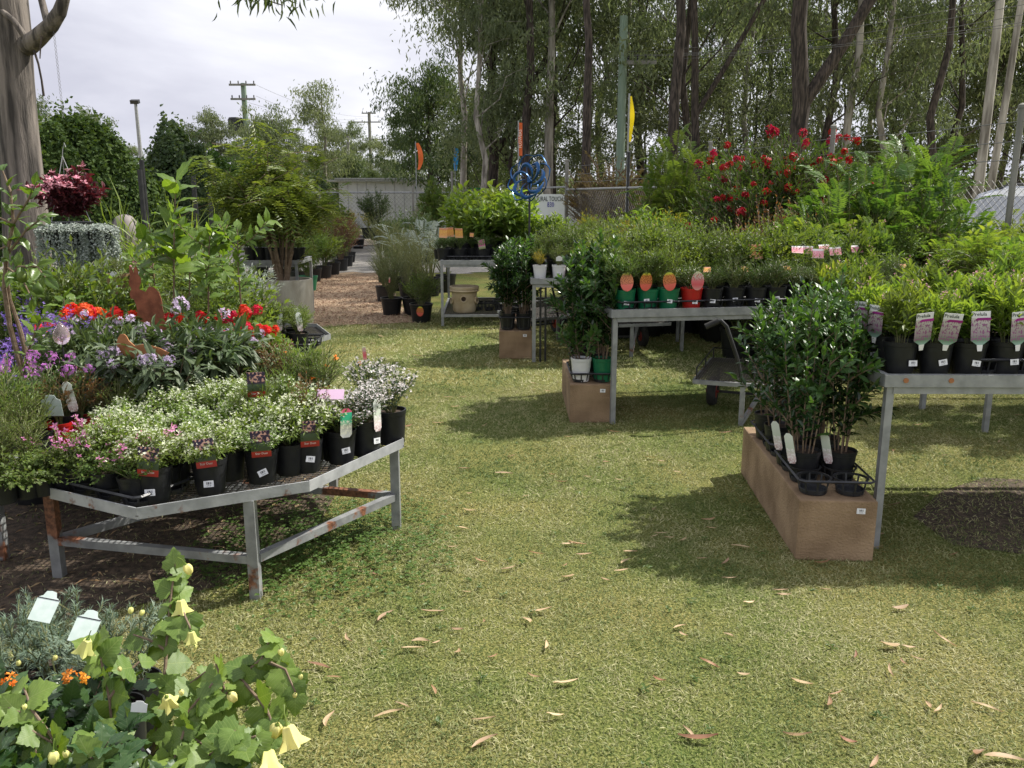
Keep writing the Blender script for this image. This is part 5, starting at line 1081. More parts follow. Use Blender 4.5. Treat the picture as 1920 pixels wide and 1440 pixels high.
# grey foliage tuft
LINE_ = Geo(); LINE_.prism([(-.042,0),(.042,0),(.042,.0035),(-.042,.0035)], .0006); LINE_ = LINE_.mesh('printed_band', [M['black']])
for i, (px, py, Y) in enumerate([(100,1200,2.1),(190,1190,2.15),(30,1170,2.25),(150,1150,2.3),(250,1180,2.15),(75,1150,2.35),(0,1210,2.1),(215,1225,2.0)]):
    b = PD(px, py, Y) - Vector((0, 0, .15)); t = thing('grey_foliage_plant', f'soft grey green feathery plant, {ORD[i]} of the clump behind the corner plants', 'potted plant', b, group='soft grey green feathery plants'); d = None
    r = np.random.default_rng(90 + i); q = shrub_pts(r, .21, .14, 12, 24, 1, ang=1.0, dome=.35, tmin=.35); g = Geo(); q['D'] = q['D'] + r.normal(0,.2,q['D'].shape); addleaves(g, q['P'], q['D'], q['N'], .030, .0028, 'd'); q3 = q['D'] + r.normal(0,.5,q['D'].shape); addleaves(g, q['P'], q3, q['N'], .026, .0026, 'd'); addleaves(g, q['P'], q['D'] + r.normal(0,.6,q['D'].shape), q['N'], .024, .0026, 'd')
    for s in q['stems']: g.tube(s, .0022, 4, 1)
    part('foliage', g.mesh('foliage', [M['grey'], M['stem']]), t); part('pot', pot(.06, .12, 'pot'), t, (0, 0, -b.z + .002), (0,0,0), (1, 1, b.z / .12))
    if i in (0, 7): bt_ = part('plant_tag', CARD['bigwhite'], t, tuple(PD(72, 1165, 1.98) - b) if i == 0 else tuple(PD(148, 1205, 1.85) - b), (-.75, .12, -.15), .72); part('printed_band', LINE_, bt_, (0, -.0012, .079))

# =================================================================== RIGHT BENCHES
VR = Vector((-UR.y, UR.x, 0))
def lavtag(i, j):
    if j == 0 and i in (0, 1, 2, 3, 4, 6): return dict(tag='lav', sticker=True, face={0:-.0}.get(i, .0) + 0.02, tagx=(.05 if i == 0 else 0))
    if i == 0 and j in (1, 2, 3): return dict(tag='lav', sticker=True, face=-1.1)
    if j == 1 and i in (4,): return dict(tag='lav', face=0, tz=.09)
    return {}
grid(lambda i, j: 'salvia' if (i * 3 + j) % 7 else 'salvia2', TR + UR * .10 + VR * .11, UR, VR, 13, 3, .155, .155, ZT - .018, lambda i, j: 'leafy yellow green spike pot' + (' with mauve card' if lavtag(i, j) else ''), 'nearest right bench', 'leafy spike pots on the nearest right bench', tagf=lavtag, rt=.075, h=.15, sc=.78, skip=lambda i, j: False)
grid(lambda i, j: ('salvia2','silverherb','salvia','salvia2','needlelime')[(i + 2 * j) % 5], TR + UR * .10 + VR * .11, UR, VR, 14, 7, .155, .155, ZT - .018, 'mix', 'nearest right bench', 'leafy spike pots on the nearest right bench', rt=.075, h=.15, sc=.86, skip=lambda i, j: j < 3, tagf=lambda i, j: dict(tag=('disc','pink','sky')[(i + j) % 3], tz=.15, tilt=-.8) if (i + 3 * j) % 7 == 1 and i < 9 else {})
for k in range(3): tray(TR.x + .40 + k * .66, TR.y + .045 - k * .008, ZT - .018, 0, 4, 1, .155, .075, f'black tray of front row pots on nearest right bench, {ORD[k]} from the left', group='trays on the nearest right bench')

# middle bench
fr = [('needlelime','pot_green','oval'),('needlelime','pot_green','oval'),('needle','pot_green','oval'),('needle','pot_red','oval2')]
def t2kind(i, j): return 'needlelime' if i < 3 and j < 2 else ('needle' if j < 2 else ('goldtip','salvia2','needlelime','goldtip','myrtle')[(i * 2 + j) % 5])
def t2tag(i, j):
    if j == 0:
        d = dict(sticker=True, pm='pot_green' if i < 3 else 'pot_red' if i == 3 else 'pot')
        if i < 4: d.update(tag='oval' if i < 3 else 'oval2', tz=.01, tagx={0:.0,1:-.03,2:0,3:.02}[i], face=0)
        return d
    if j == 1 and i > 3 and i % 2 == 0: return dict(tag='brown', tz=.12, tilt=-.8)
    if (i, j) in ((7,2),(9,2),(10,2),(11,2),(12,2),(10,3),(11,3),(13,3),(12,3)): return dict(tag='orange' if (i, j) == (7, 2) else 'pink', tz=.20 + .02 * ((i * 7 + j) % 3), tilt=-.45 - .2 * ((i + j) % 3))
    return {}
grid(t2kind, T2 + U2 * .12 + V2 * .11, U2, V2, 15, 6, .163, .17, ZT - .018, lambda i, j: (('green pot with oval orange card' if i < 3 else 'red pot with pink oval card' if i == 3 else 'black pot of dark needle foliage') if j == 0 else 'mix'), 'middle bench', 'pots on the middle bench', tagf=t2tag, rt=.079, h=.15, sc=1.05)
for k in range(4): tray(T2.x + U2.x * (.045 + k * .655), T2.y + .035 + U2.y * k * .655, ZT - .018, math.atan2(U2.y, U2.x), 4, 1, .1625, .065, f'black plastic tray along the front of the middle bench, {ORD[k]} from the left', group='trays on the middle bench')
# far bench with white and red pots
def t3tag(i, j):
    d = {}
    if j == 0: d = dict(pm=['pot_white','pot_white','pot_red','pot_red','pot_red'][i] if i < 5 else 'pot', sticker=i in (1, 3))
    if j == 0 and i in (2,): d.update(tag='brown', tz=.05)
    if j == 0 and i == 1: d.update(tag='white', tz=.06)
    return d
grid(lambda i, j: ('goldneedle','needle','heath','needle','fineherb','needlelime')[(i * 2 + j) % 6] if j == 0 else ('goldtip','needlelime','needle','myrtle')[(i + j) % 4], T3 + U3 * .08 + V3 * .1, U3, V3, 9, 6, .19, .19, ZT - .018, lambda i, j: (['white pot of golden needle foliage','white pot of green herb','red pot with brown card','red pot of dark foliage','red pot of herb'][i] if j == 0 and i < 5 else 'mix'), 'white pot bench', 'pots on the far bench', tagf=t3tag, rt=.07, h=.14, sc=.9)
# bench behind on the right with yellow ferny plants
grid(lambda i, j: ('fernbush','goldtip','fernbush','broadlime')[(i + j * 2) % 4], T7 + Vector((.12,.12,0)), Vector((1,0,0)), Vector((0,1,0)), 9, 4, .29, .3, ZT - .018, 'mix', 'bench behind nearest right bench', 'yellow ferny pots', rt=.09, h=.16, sc=.72)
grid(lambda i, j: ('fernbush','goldtip','needlelime','shrubgreen','goldtip','shrubred0' if 0 else 'fernbush')[(i + j * 3) % 6], T5 + Vector((.1,.1,0)), Vector((1,0,0)), Vector((0,1,0)), 11, 4, .29, .3, ZT - .018, 'mix', 'packed middle distance bench', 'lime and green shrubs on the packed bench', rt=.09, h=.16, sc=.72)
grid(lambda i, j: ('goldtip','shrubgreen','goldbush','goldtip','broadlime')[(i * 2 + j) % 5], T6 + Vector((.1,.1,0)), Vector((1,0,0)), Vector((0,1,0)), 9, 3, .32, .4, ZT - .018, 'mix', 'far bench before fence', 'yellow green shrubs on the far bench', rt=.11, h=.18, sc=.8)
# loose ground pots in between
fill = []
r = random.Random(11)
for i in range(30):
    Y = r.uniform(9.9, 14.5); px = r.uniform(1120, 1340); fill.append((px, Y))
for i, (px, Y) in enumerate(fill):
    q = PD(px, 450, Y); k = ('broadlime','shrubgreen','goldbush','myrtle','shrubdark','goldtip')[i % 6]
    k = 'goldbush' if k == 'goldtip' else k
    potted(k, q.x, Y, 0, f'{KN.get(k, "yellow tipped shrub")} packed left of the red bush, {ORD[i % 20]} {"nearer" if i < 20 else "farther"} one', group='shrubs packed before the fence', rt=.2, h=.3, sc=1.65)
# two tier bench: orange cards, dark trays
for i, px in enumerate((832, 846, 862, 885, 905, 925)):
    Y = 11.0 + (i % 2) * .25; q = PD(px, 470, Y); potted('shrubdark', q.x, Y, ZT - .02, f'dark foliage pot {["with a bright orange card","with an orange picture card","with an orange card and pink bloom","with a small orange card","with a magenta flower card","with no card"][i]} on the two tier bench', group=None, rt=.09, h=.15, sc=.32, tag={0:'orange',1:'orange',3:'brown',4:'magenta',2:'orange'}.get(i), tz=.16 if i != 4 else .02, face=0)
for i in range(14):
    q = PD(822 + i * 11, 470, 11.3 + (i % 3) * .35); potted('shrubdark', q.x, q.y, ZT - .02, f'small dark seedling pot, {ORD[i]} from the left on the two tier bench', group='small dark seedlings on the two tier bench', rt=.06, h=.12, sc=.25)
tray(T4.x + .06, T4.y + .1, ZT - .02, 0, 6, 4, .155, .06, 'black slatted tray on top of the two tier bench')
# strawberry pot
q = PD(871, 585, 11.05); t = thing('strawberry_pot', 'cream ceramic strawberry pot with round planting holes on the bench shelf', 'pot', (q.x, 11.05, .148))
g = Geo(); g.lathe([(0,.0),(.135,0),(.15,.03),(.165,.26),(.185,.265),(.192,.275),(.186,.29),(.178,.295),(.19,.30),(.192,.33),(.18,.335),(.165,.33),(.155,.27),(.13,.03),(0,.03)], 32); part('pot_body', g.mesh('pot_body', [M['stone_pot']], True), t)
for a in (-PI/2, -.35, -2.8, 1.2):
    g = Geo(); g.lathe([(.030,0),(.042,.0),(.046,.018),(.036,.024),(.030,.018)], 20, mat=0); g.lathe([(0,.006),(.031,.006)], 20, mat=1)
    part('planting_hole', g.mesh('planting_hole', [M['stone_pot'], M['soil']], True), t, (.158 * math.cos(a), .158 * math.sin(a), .18 + (.0 if a == -PI/2 else -.03)), (PI/2 - .08, 0, a + PI/2))
for i, (px, Y) in enumerate([(915,11.1),(955,11.3),(1010,11.0),(1050,10.9),(985,10.6)]):
    q = PD(px, 575, Y); tray(q.x - .2, Y, .148 if px < 960 else .004, .1 * i, 3, 2, .14, .10, f'empty black plastic tray, {ORD[i]} of the stack beside the strawberry pot', group='empty trays beside the strawberry pot')

# tall glossy gardenias: leaves one by one
def gardenia(x, y, z, H, R, seed, label, ptm='pot', nst=8, rt=.075, h=.14, L=.062, limit=285, tag=None):
    r = np.random.default_rng(seed); t = thing('potted_gardenia', label, 'potted shrub', (x, y, z), 0); part('pot', pot(rt, h, ptm), t)
    q = shrub_pts(r, H, R, nst, int(34 * H / .6), 2, ang=.9, dome=.15, base=.35, tmin=.12, jit=.2, up=.75)
    for k in ('P',): q[k][:, 2] += h * .9
    for s in q['stems']: s[:, 2] += h * .9
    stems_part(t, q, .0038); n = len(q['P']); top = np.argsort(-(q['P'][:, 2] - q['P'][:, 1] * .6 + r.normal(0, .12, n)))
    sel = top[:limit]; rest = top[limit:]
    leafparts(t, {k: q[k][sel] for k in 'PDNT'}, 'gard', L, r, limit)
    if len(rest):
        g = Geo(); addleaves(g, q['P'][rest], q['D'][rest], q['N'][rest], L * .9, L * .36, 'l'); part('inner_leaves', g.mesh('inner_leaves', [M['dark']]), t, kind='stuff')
    if tag: c = part('plant_tag', CARD[tag], t, (rt * -.9, -rt * .6, h * .6), (.15, -.15, -.9))
    return t
c1, s1 = math.cos(r1), math.sin(r1)
def onb(u, v): return (B1.x + u * c1 - v * s1, B1.y + u * s1 + v * c1)
for i, (u, v, H, ds) in enumerate([(.09,.30,.80,'front left'),(.26,.31,.86,'front right'),(.08,.52,.92,'second row left'),(.25,.53,.95,'second row right'),(.08,.76,.95,'third row left'),(.25,.78,.90,'third row right'),(.08,1.0,.85,'back row left'),(.24,1.02,.9,'back row right')]):
    x, y = onb(u, v); gardenia(x, y, .292, H * (.80 if i < 2 else .86), .17 if i < 2 else .20, 300 + i, f'tall glossy gardenia in a black pot on the long sandstone block, {ds}', tag='cream' if i in (0, 1, 2) else None, nst=7, limit=(285 if i < 5 else 160), L=.066)
x, y = onb(.005, .03); tray(x, y, .287, r1, 2, 3, .165, .075, 'black two by three pot tray with two empty rings on the long block')
x, y = onb(.005, .60); tray(x, y, .287, r1, 2, 3, .165, .075, 'black pot tray at the rear of the long sandstone block')
for i, (u, v, H, pm, hh) in enumerate([(.085,.11,.28,'pot_white','white pot of bushy green shrub at the front left of the middle block'),(.24,.11,.78,'pot_green','dark green pot of tall glossy shrub at the front right of the middle block'),(.08,.3,.85,'pot','tall glossy shrub behind the white pot'),(.24,.32,.9,'pot','tall glossy shrub behind the green pot'),(.1,.55,.85,'pot','tall shrub at the rear left of the middle block'),(.24,.56,.85,'pot','tall shrub at the rear right of the middle block')]):
    gardenia(B2.x + u, B2.y + v, .292, H, .15 if i != 0 else .2, 340 + i, hh, pm, nst=7, limit=(230 if i < 4 else 60), L=.078, h=.17)
tray(B2.x + .005, B2.y + .03, .287, 0, 2, 3, .155, .07, 'black pot tray on the middle sandstone block')
for i, (u, v) in enumerate([(.09,.12),(.25,.12),(.09,.3),(.25,.3),(.1,.5),(.25,.5)]):
    gardenia(B3.x + u, B3.y + v, .295, .78, .15, 370 + i, f'dark glossy shrub in the black crate on the far block, {["front left","front right","middle left","middle right","rear left","rear right"][i]}', nst=7, limit=(120 if i < 2 else 60), L=.08, h=.16)
tray(B3.x + .0, B3.y + .02, .288, 0, 2, 3, .165, .13, 'black crate on the far sandstone block')
g = Geo()
for x_ in (-.0,.05): g.tube([(x_,0,0),(x_,0,.8)], .012, 6)
q = PD(1008, 600, 8.6); solo('steel_rod', g.mesh('steel_rod', [M['black']]), 'bundle of thin dark steel rods standing at the corner of the far bench', 'rods', (q.x + .02, 8.35, 0))

# wind spinner
q = PD(993, 338, 8.9); t = thing('wind_spinner', 'metallic blue garden wind spinner on a dark pole', 'wind spinner', (q.x, 8.9, 0)); zc = q.z
g = Geo(); g.tube([(0,.0,0),(0,.0,zc - .03)], .011, 8); g.tube([(0,0,zc-.04),(0,-.05,zc),(0,.14,zc+.03)], .009, 8); part('pole', g.mesh('pole', [M['black']], True), t)
for ri, (n, R, yy, wd, sg) in enumerate(((7,.175,-.09,.050,1),(8,.245,.08,.020,-1))):
    rot = part('rotor', None, t, (0, yy, zc + (.02 if ri else -.01)), (-.32, 0, -.62))
    g = Geo(); g.lathe([(0,-.02),(.02,-.02),(.024,0),(.02,.02),(0,.02)], 12); hb = part('hub', g.mesh('hub', [M['blue']], True), rot, (0,0,0), (PI/2,0,0))
    for k in range(n):
        g = Geo(); V = []; m = 11; a0 = k * 2 * PI / n
        for i in range(m):
            u = i / (m - 1); rr = .02 + (R - .02) * math.sin(u * PI * .62) / math.sin(PI * .62) if u < .8 else R * (1.0 - (u - .8) * .35); a = a0 + sg * u * 1.75; w_ = wd * math.sin(PI * (.12 + .8 * u)) ; y_ = -.05 * math.sin(u * PI) * (1 if ri == 0 else .7)
            for s_ in (-1, 0, 1): V.append(((rr + s_ * w_ / 2) * math.cos(a), y_ + (.010 if s_ else 0), (rr + s_ * w_ / 2) * math.sin(a)))
        F = [(3*i+c, 3*i+c+1, 3*i+c+4, 3*i+c+3) for i in range(m-1) for c in (0, 1)]; g.add(V, F); part('blade', g.mesh('blade', [M['blue']], True), rot)

# =================================================================== PLANTS ALONG THE PATH
for i, (px, py, k, s) in enumerate([(562,535,'shrubgreen',1.0),(588,528,'shrubgreen',.95),(608,522,'goldtip',1.6),(624,515,'shrubgreen',.95),(640,508,'shrubred',.6),(650,500,'shrubgreen',.9),(578,545,'shrubgreen',.9),(548,520,'shrubred',.5),(530,530,'goldtip',1.4),(655,492,'shrubred',.55)]):
    p = G(px, py); potted(k, p.x, p.y, 0, f'{["green","green","yellow tipped","green","bronze","green","green","bronze","yellow tipped","bronze"][i]} shrub in the row left of the gravel path, {ORD[i]} counted along', group='potted shrubs left of the gravel path', rt=.17, h=.26, sc=s * 1.45, pm='pot_green' if i == 6 else 'pot', tag='sky' if i in (3, 1) else None, tz=.2)
for i in range(6):
    q = PD(470 + i * 18, 470, T8.y + .25); potted(('shrubgreen','goldtip','shrubred','shrubdark')[i % 4], q.x, q.y, .79, f'{["green shrub","golden tipped shrub","bronze shrub","dark shrub"][i % 4]}, {ORD[i]} from the left on the bench behind the ringed planter', rt=.09, h=.16, sc=.5 if i % 4 != 2 else .25, group='plants on the bench behind the ringed planter')
pr = [(735,590,'wispydark',.9,'purplish wispy bush nearest the left of the right hand row'),(722,565,'wispydark',1.0,'dark wispy bush in a black pot at the path edge'),(742,545,'wispy',1.0,'tall olive wispy grass at the path edge'),(722,530,'wispy',1.05,'feathery olive shrub with a white card'),(765,560,'wispy',1.0,'tall wispy stems behind the round myrtle'),
      (793,570,'wispy',1.05,'tall thin stemmed plant next to the two tier bench'),(790,603,'myrtle',1.0,'round green myrtle with an oval orange card beside the two tier bench'),(775,590,'myrtle',.8,'small round myrtle half hidden at the bench corner'),(745,500,'wispy',1.0,'farther wispy grass right of the path'),(720,480,'goldbush',1.2,'golden bush at the far right of the path'),(762,520,'wispy',1.1,'brownish tall grass among the wispy shrubs'),(785,535,'wispy',1.15,'grey wispy shrub before the fence post')]
for i, (px, py, k, s, lb) in enumerate(pr):
    p = G(px, py); potted(k, p.x, p.y, 0, lb, rt=.15, h=.24, sc=s, tag={3:'cream',6:'oval',0:'slim'}.get(i), tz=.25 if i != 6 else -.12, face=0)
sf = [(770,440,14.5),(805,440,14.2),(835,440,14.8)]
for i, (px, py, Y) in enumerate(sf):
    q = PD(px, py, Y); potted('fernsilver', q.x, Y, 0, f'silver green feathery fern, {["left","middle","right"][i]} one of three before the fence post', rt=.18, h=.3, sc=1.7)
for i, (px, Y) in enumerate([(730,24),(760,22),(790,21),(815,23),(690,25.5),(655,26),(632,27),(705,24.5),(600,27),(575,26),(545,25),(520,22),(500,20),(480,17),(775,18.5),(745,19.5),(610,24),(640,23),(585,23),(670,27.5),(740,26.5),(770,26),(800,25.5),(715,28),(560,22.5),(530,24),(650,28),(620,28.5)]):
    q = PD(px, 420, Y); k = ('hedgeball','shrubolive','shrubgreen','featherbush','goldbush','wispy','shrubdark')[i % 7] if i not in (4, 5) else 'goldbush'
    potted(k, q.x, Y, .0 if i not in (4,5,6,7) else .42, f'{dict(hedgeball="dark round bush", shrubolive="tall olive shrub", shrubgreen="green shrub", featherbush="feather leaved shrub", goldbush="bright yellow foliage shrub", wispy="wispy shrub", shrubdark="dark bush")[k]}, {ORD[i % 20]} {"" if i < 20 else "extra "}one in the far yard', group=None, rt=.2, h=.3, sc=(1.15 if 625 < px < 800 else 1.9) if k not in ('shrubolive','featherbush','wispy') else (.72 if 625 < px < 800 else 1.2))
# orange lily heads
# broad lime shrubs behind the spinner
r = random.Random(8)
for i in range(24):
    px = 872 + (i % 8) * 24 + r.uniform(-8, 8); Y = 11.35 + (i // 8) * .45; q = PD(px, 400, Y)
    k = 'broadlime' if px < 1010 or i % 2 else 'broadgreen'
    potted(k, q.x, Y, ZT - .02, f'{"lime" if k == "broadlime" else "green"} broad leaved shrub behind the spinner, {ORD[i % 8]} from left, {["front","middle","back"][i // 8]} row', group='broad leaved shrubs behind the blue spinner', rt=.13, h=.2, sc=1.12 - .50 * (px > 985))
# big shrubs by the fence
def bigshrub(k, px, Y, z, s, label, cat='shrub', name='garden_shrub', rt=.2, v=0, rz=0):
    q = PD(px, 400, Y); t = thing(name, label, cat, (q.x, Y, z), rz); d = get(k, v); addheads(d, part('foliage', d['foliage'], t, (0,0,.25), (0,0,rz), s), random.Random(v)); part('pot', pot(rt, .3, 'pot'), t)
    if 'flowers' in d: part('flowers', d['flowers'], t, (0,0,.25), (0,0,rz), s)
    return t
bigshrub('featherbush', 1268, 12.6, 0, 1.42, 'tall upright dark green feather leaved shrub before the fence')
for i, (px, Y, s) in enumerate([(1610,8.6,.90),(1700,8.9,1.0),(1722,8.3,.88),(1670,9.6,1.02),(1580,9.3,.8)]):
    bigshrub('jacaranda', px, Y, 0, s, f'bright green ferny jacaranda sapling by the fence, {["front left","centre","rightmost","tallest at the back","leftmost"][i]} one', 'sapling', 'jacaranda_sapling', v=i, rz=i * 1.3)
kind('redbush', simple(1.6,.78,.095,.28,'mid',58,34,6,dome=.3,sr=.006,stemmat='wood',fl=dict(n=30,size=.028,mat='f_darkred',head=16,cr=.036,rand=.26)), 2)
for i, (px, Y, s, z) in enumerate([(1400,10.2,1.08,.0),(1480,10.5,1.28,.05),(1535,10.9,1.3,.0),(1440,10.9,1.3,.05)]):
    bigshrub('redbush', px, Y, z, s, f'large bush covered in crimson red flower clusters, {["left","centre","right","rear"][i]} of the four by the fence', 'flowering shrub', 'red_flowering_bush', v=i, rz=i*1.1)
for i, (px, Y, k, s) in enumerate([(1360,9.6,'shrubolive',.9),(1425,9.5,'shrubred',1.0),(1490,9.4,'shrubgreen',2.0),(1540,9.4,'shrubolive',1.15),(1600,9.3,'shrubolive',1.1),(1660,9.3,'shrubred',1.0),(1400,9.9,'shrubolive',1.05),(1720,8.2,'shrubolive',.95),(1790,8.0,'shrubolive',.85),(1850,7.8,'shrubolive',.74),(1900,7.6,'shrubolive',.72),(1440,9.2,'shrubred',1.08),(1525,9.25,'shrubred',1.12),(1610,9.2,'shrubred',1.0),(1350,9.8,'goldbush',1.2),(1330,10.2,'goldbush',1.2),(1460,8.5,'hedgeball',1.1),(1400,8.6,'hedgeball',1.0)]):
    bigshrub(k, px, Y, 0, s, f'{dict(shrubred="bronze red", shrubolive="olive green", goldbush="golden yellow", hedgeball="dark green", shrubgreen="fresh green")[k]} bushy shrub in the row behind the benches, {ORD[i]} of them', v=i, rz=i)

# =================================================================== PLANTER TREE, GUM TRUNK, BASKETS
p = G(536, 612); t = thing('ringed_planter', 'round weathered concrete planter ring beside the gravel path', 'planter', (p.x, p.y + .30, 0))
g = Geo(); g.lathe([(.0,.50),(.24,.50)], 32, mat=1); g.lathe([(.285,0),(.29,.56),(.285,.575),(.255,.575),(.25,.5)], 40); part('planter_ring', g.mesh('planter_ring', [M['concrete'], M['soil']], True), t)
r = np.random.default_rng(77); base = Vector((p.x, p.y + .30, .5)); t = thing('planter_tree', 'multi stemmed small tree with feathery leaves growing in the concrete ring', 'tree', base)
Pths = []
def bp_(x, y, Y): return tuple(PD(x, y, Y) - base)
Yt = base.y
for (sx, tx, ty, tY) in [(520,445,300,-.2),(525,480,280,.1),(530,510,290,.4),(535,545,330,-.3),(540,585,360,.1),(525,415,340,.3),(530,460,330,-.5),(538,560,300,.5),(522,500,240,0),(528,540,260,.2),(530,395,300,.1),(534,600,320,0)]:
    mx_ = (sx * .8 + tx * .2); Pths.append([bp_(sx, 525, Yt), bp_(mx_, 460, Yt + tY * .3), bp_(sx * .5 + tx * .5, 400, Yt + tY * .6), bp_(tx, ty + 40, Yt + tY)])
g = Geo(); g.tube([bp_(528,540,Yt), bp_(522,500,Yt), bp_(513,470,Yt)], [.05,.042,.03], 8); g.tube([bp_(536,540,Yt), bp_(540,500,Yt), bp_(548,470,Yt)], [.04,.03,.022], 8)
for q_ in Pths: g.tube(q_, np.linspace(.020, .006, 4), 6)
part('trunk', g.mesh('trunk', [M['wood']], True), t)
g = Geo()
tw = []
for q_ in Pths:
    e = np.array(q_[-1]); m_ = np.array(q_[-2])
    for k in range(11): s = m_ + (e - m_) * r.uniform(-.1, 1.0); tw.append((s, s + r.normal(0, 1, 3) * [.30, .28, .18] + [0, 0, .10]))
for s, e in tw:
    g.tube([s, (s + e) / 2 + [0,0,.03], e], .004, 3, 1)
    for k in range(9): pinnate(g, r, s + (e - s) * r.uniform(.2, 1), unit(r.normal(0, 1, 3) * [1, 1, .4] + [0,0,.05]), .30 * r.uniform(.7, 1.15), 8, .30, .36, .5)
M['planter_leaf'] = leafmat('feathery tree leaves', (.08,.125,.028), (.19,.23,.055), .4, .4)
part('crown', g.mesh('crown', [M['planter_leaf'], M['wood']]), t)

# big gum trunk at left
Yg = 9.0; t = thing('gum_tree', 'big grey gum tree trunk with peeling bark at the left edge', 'tree', (PD(50, 600, Yg).x, Yg, 0)); b0 = Vector(t.location)
g = Geo(); P = []; R = []
for py, cx, wd in [(690,64,90),(600,60,84),(480,52,80),(400,48,76),(330,42,70),(250,36,64),(150,28,62),(60,20,66),(0,10,72),(-100,-5,80),(-300,-25,80),(-700,-40,66),(-1100,-50,50)]:
    q = PD(cx, py, Yg); P.append(tuple(q - b0)); R.append(wd / 2 * Yg / FPX * 1.0)
P[0] = (P[0][0], 0, 0.0); g.tube(P, R, 28)
part('trunk', g.mesh('trunk', [M['bark_big']], True), t)
def limb(pts, rr, nm='branch', mat='bark_big'):
    g = Geo(); g.tube([tuple(PD(x, y, Y) - b0) for x, y, Y in pts], rr, 10); part(nm, g.mesh(nm, [M[mat]], True), t)
limb([(52,85,8.95),(70,72,8.8),(95,48,8.7),(112,22,8.6),(122,-10,8.6),(128,-80,8.5),(150,-400,8.3)], [.10,.085,.072,.062,.05,.05,.04])
limb([(92,55,8.7),(78,0,8.8),(76,-120,8.8),(70,-500,8.7)], [.035,.032,.03,.03])
limb([(-10,10,8.85),(25,38,8.8),(55,80,8.85)], [.03,.028,.035])
limb([(64,95,8.8),(72,120,8.75),(78,150,8.75),(82,180,8.75)], [.012,.01,.01,.012], 'hanging_bark', 'bark_dark'); limb([(80,60,8.7),(76,85,8.7),(75,110,8.7)], [.012,.008,.005], 'hanging_bark', 'bark_dark'); limb([(118,10,8.6),(116,30,8.6),(114,38,8.6)], [.01,.008,.002], 'hanging_bark', 'bark_dark')
limb([(150,-400,8.3),(330,-200,7.6),(440,-90,7.2),(470,-30,7.1)], [.04,.03,.02,.008]); limb([(330,-200,7.6),(420,-60,7.2),(470,-10,7.1),(530,10,7.0)], [.02,.014,.008,.004])
g = Geo(); r = np.random.default_rng(31)
for c, n_ in (((505,-24,7.0),45),((425,-48,7.1),30),((470,-26,7.1),35),((535,-8,7.0),28),((150,-420,8.3),400),((60,-520,8.6),500),((300,-250,7.6),300),((-60,-700,8.8),600)):
    q = np.array(PD(*c) - b0); sc_ = .30 if n_ < 200 else .9
    Pn = q + r.normal(0, 1, (n_, 3)) * [sc_ * .55, .2 if n_ < 200 else .8, sc_ * .22]; addleaves(g, Pn, r.normal(0, .45, (n_, 3)) + [0, 0, -1.], r.normal(0, 1, (n_, 3)), r.uniform(.09, .15, n_), r.uniform(.014, .022, n_), 'l')
part('crown', g.mesh('crown', [M['deep']]), t)
q0, q1 = PD(100, 52, 8.7), PD(119, 222, 8.3)
g = Geo(); n = 46
for i in range(n):
    a = q0.lerp(q1, i / n); b = q0.lerp(q1, (i + .8) / n); off = Vector((.008, 0, 0)) if i % 2 else Vector((0, .008, 0)); g.bar(a + off, b + off, .004); g.bar(a - off, b - off, .004)
solo('hanging_chain', g.mesh('hanging_chain', [M['wire']]), 'thin metal chain hanging down from the gum tree branch', 'chain', kind=None)

q = PD(135, 440, 8.2); t = thing('hanging_basket', 'hanging basket of burgundy leaved plant covered with pink flowers', 'hanging basket', q); r = np.random.default_rng(12)
sg = shrub_pts(r, .46, .38, 38, 13, 3, dome=.5, ang=1.0); g = Geo(); addleaves(g, sg['P'], sg['D'], sg['N'], .085, .040, 'l')
part('foliage', g.mesh('foliage', [M['redleaf']]), t, (0,0,.12)); h = Geo(); C = np.array([a[0] for a in sg['tips']]); C = C[np.argsort(-C[:,2] + C[:,1] * .9 + r.normal(0,.08,len(C)))[:46]]
flowers(h, r, C + [0,-.02,.02], .048); flowers(h, r, C + [0,-.02,.03], .036); part('flowers', h.mesh('flowers', [M['f_palepink']]), t, (0,0,.12))
g = Geo(); g.lathe([(0,-.08),(.12,-.06),(.18,.02),(.2,.12),(.18,.11),(0,.08)], 20); part('basket', g.mesh('basket', [M['pot']], True), t)
tp = Vector((-.01, 0, .72)); 
for a in (0, 2.1, 4.2): g = Geo(); g.tube([(.19*math.cos(a), .19*math.sin(a), .12), tuple(tp)], .004, 4); part('hanger_strap', g.mesh('hanger_strap', [M['galv_clean']]), t)
g = Geo(); g.tube([tuple(tp), (0,0,.78), (.02,0,.84), (.03,.0,.80)], .004, 4); part('hanger_hook', g.mesh('hanger_hook', [M['galv_clean']]), t)
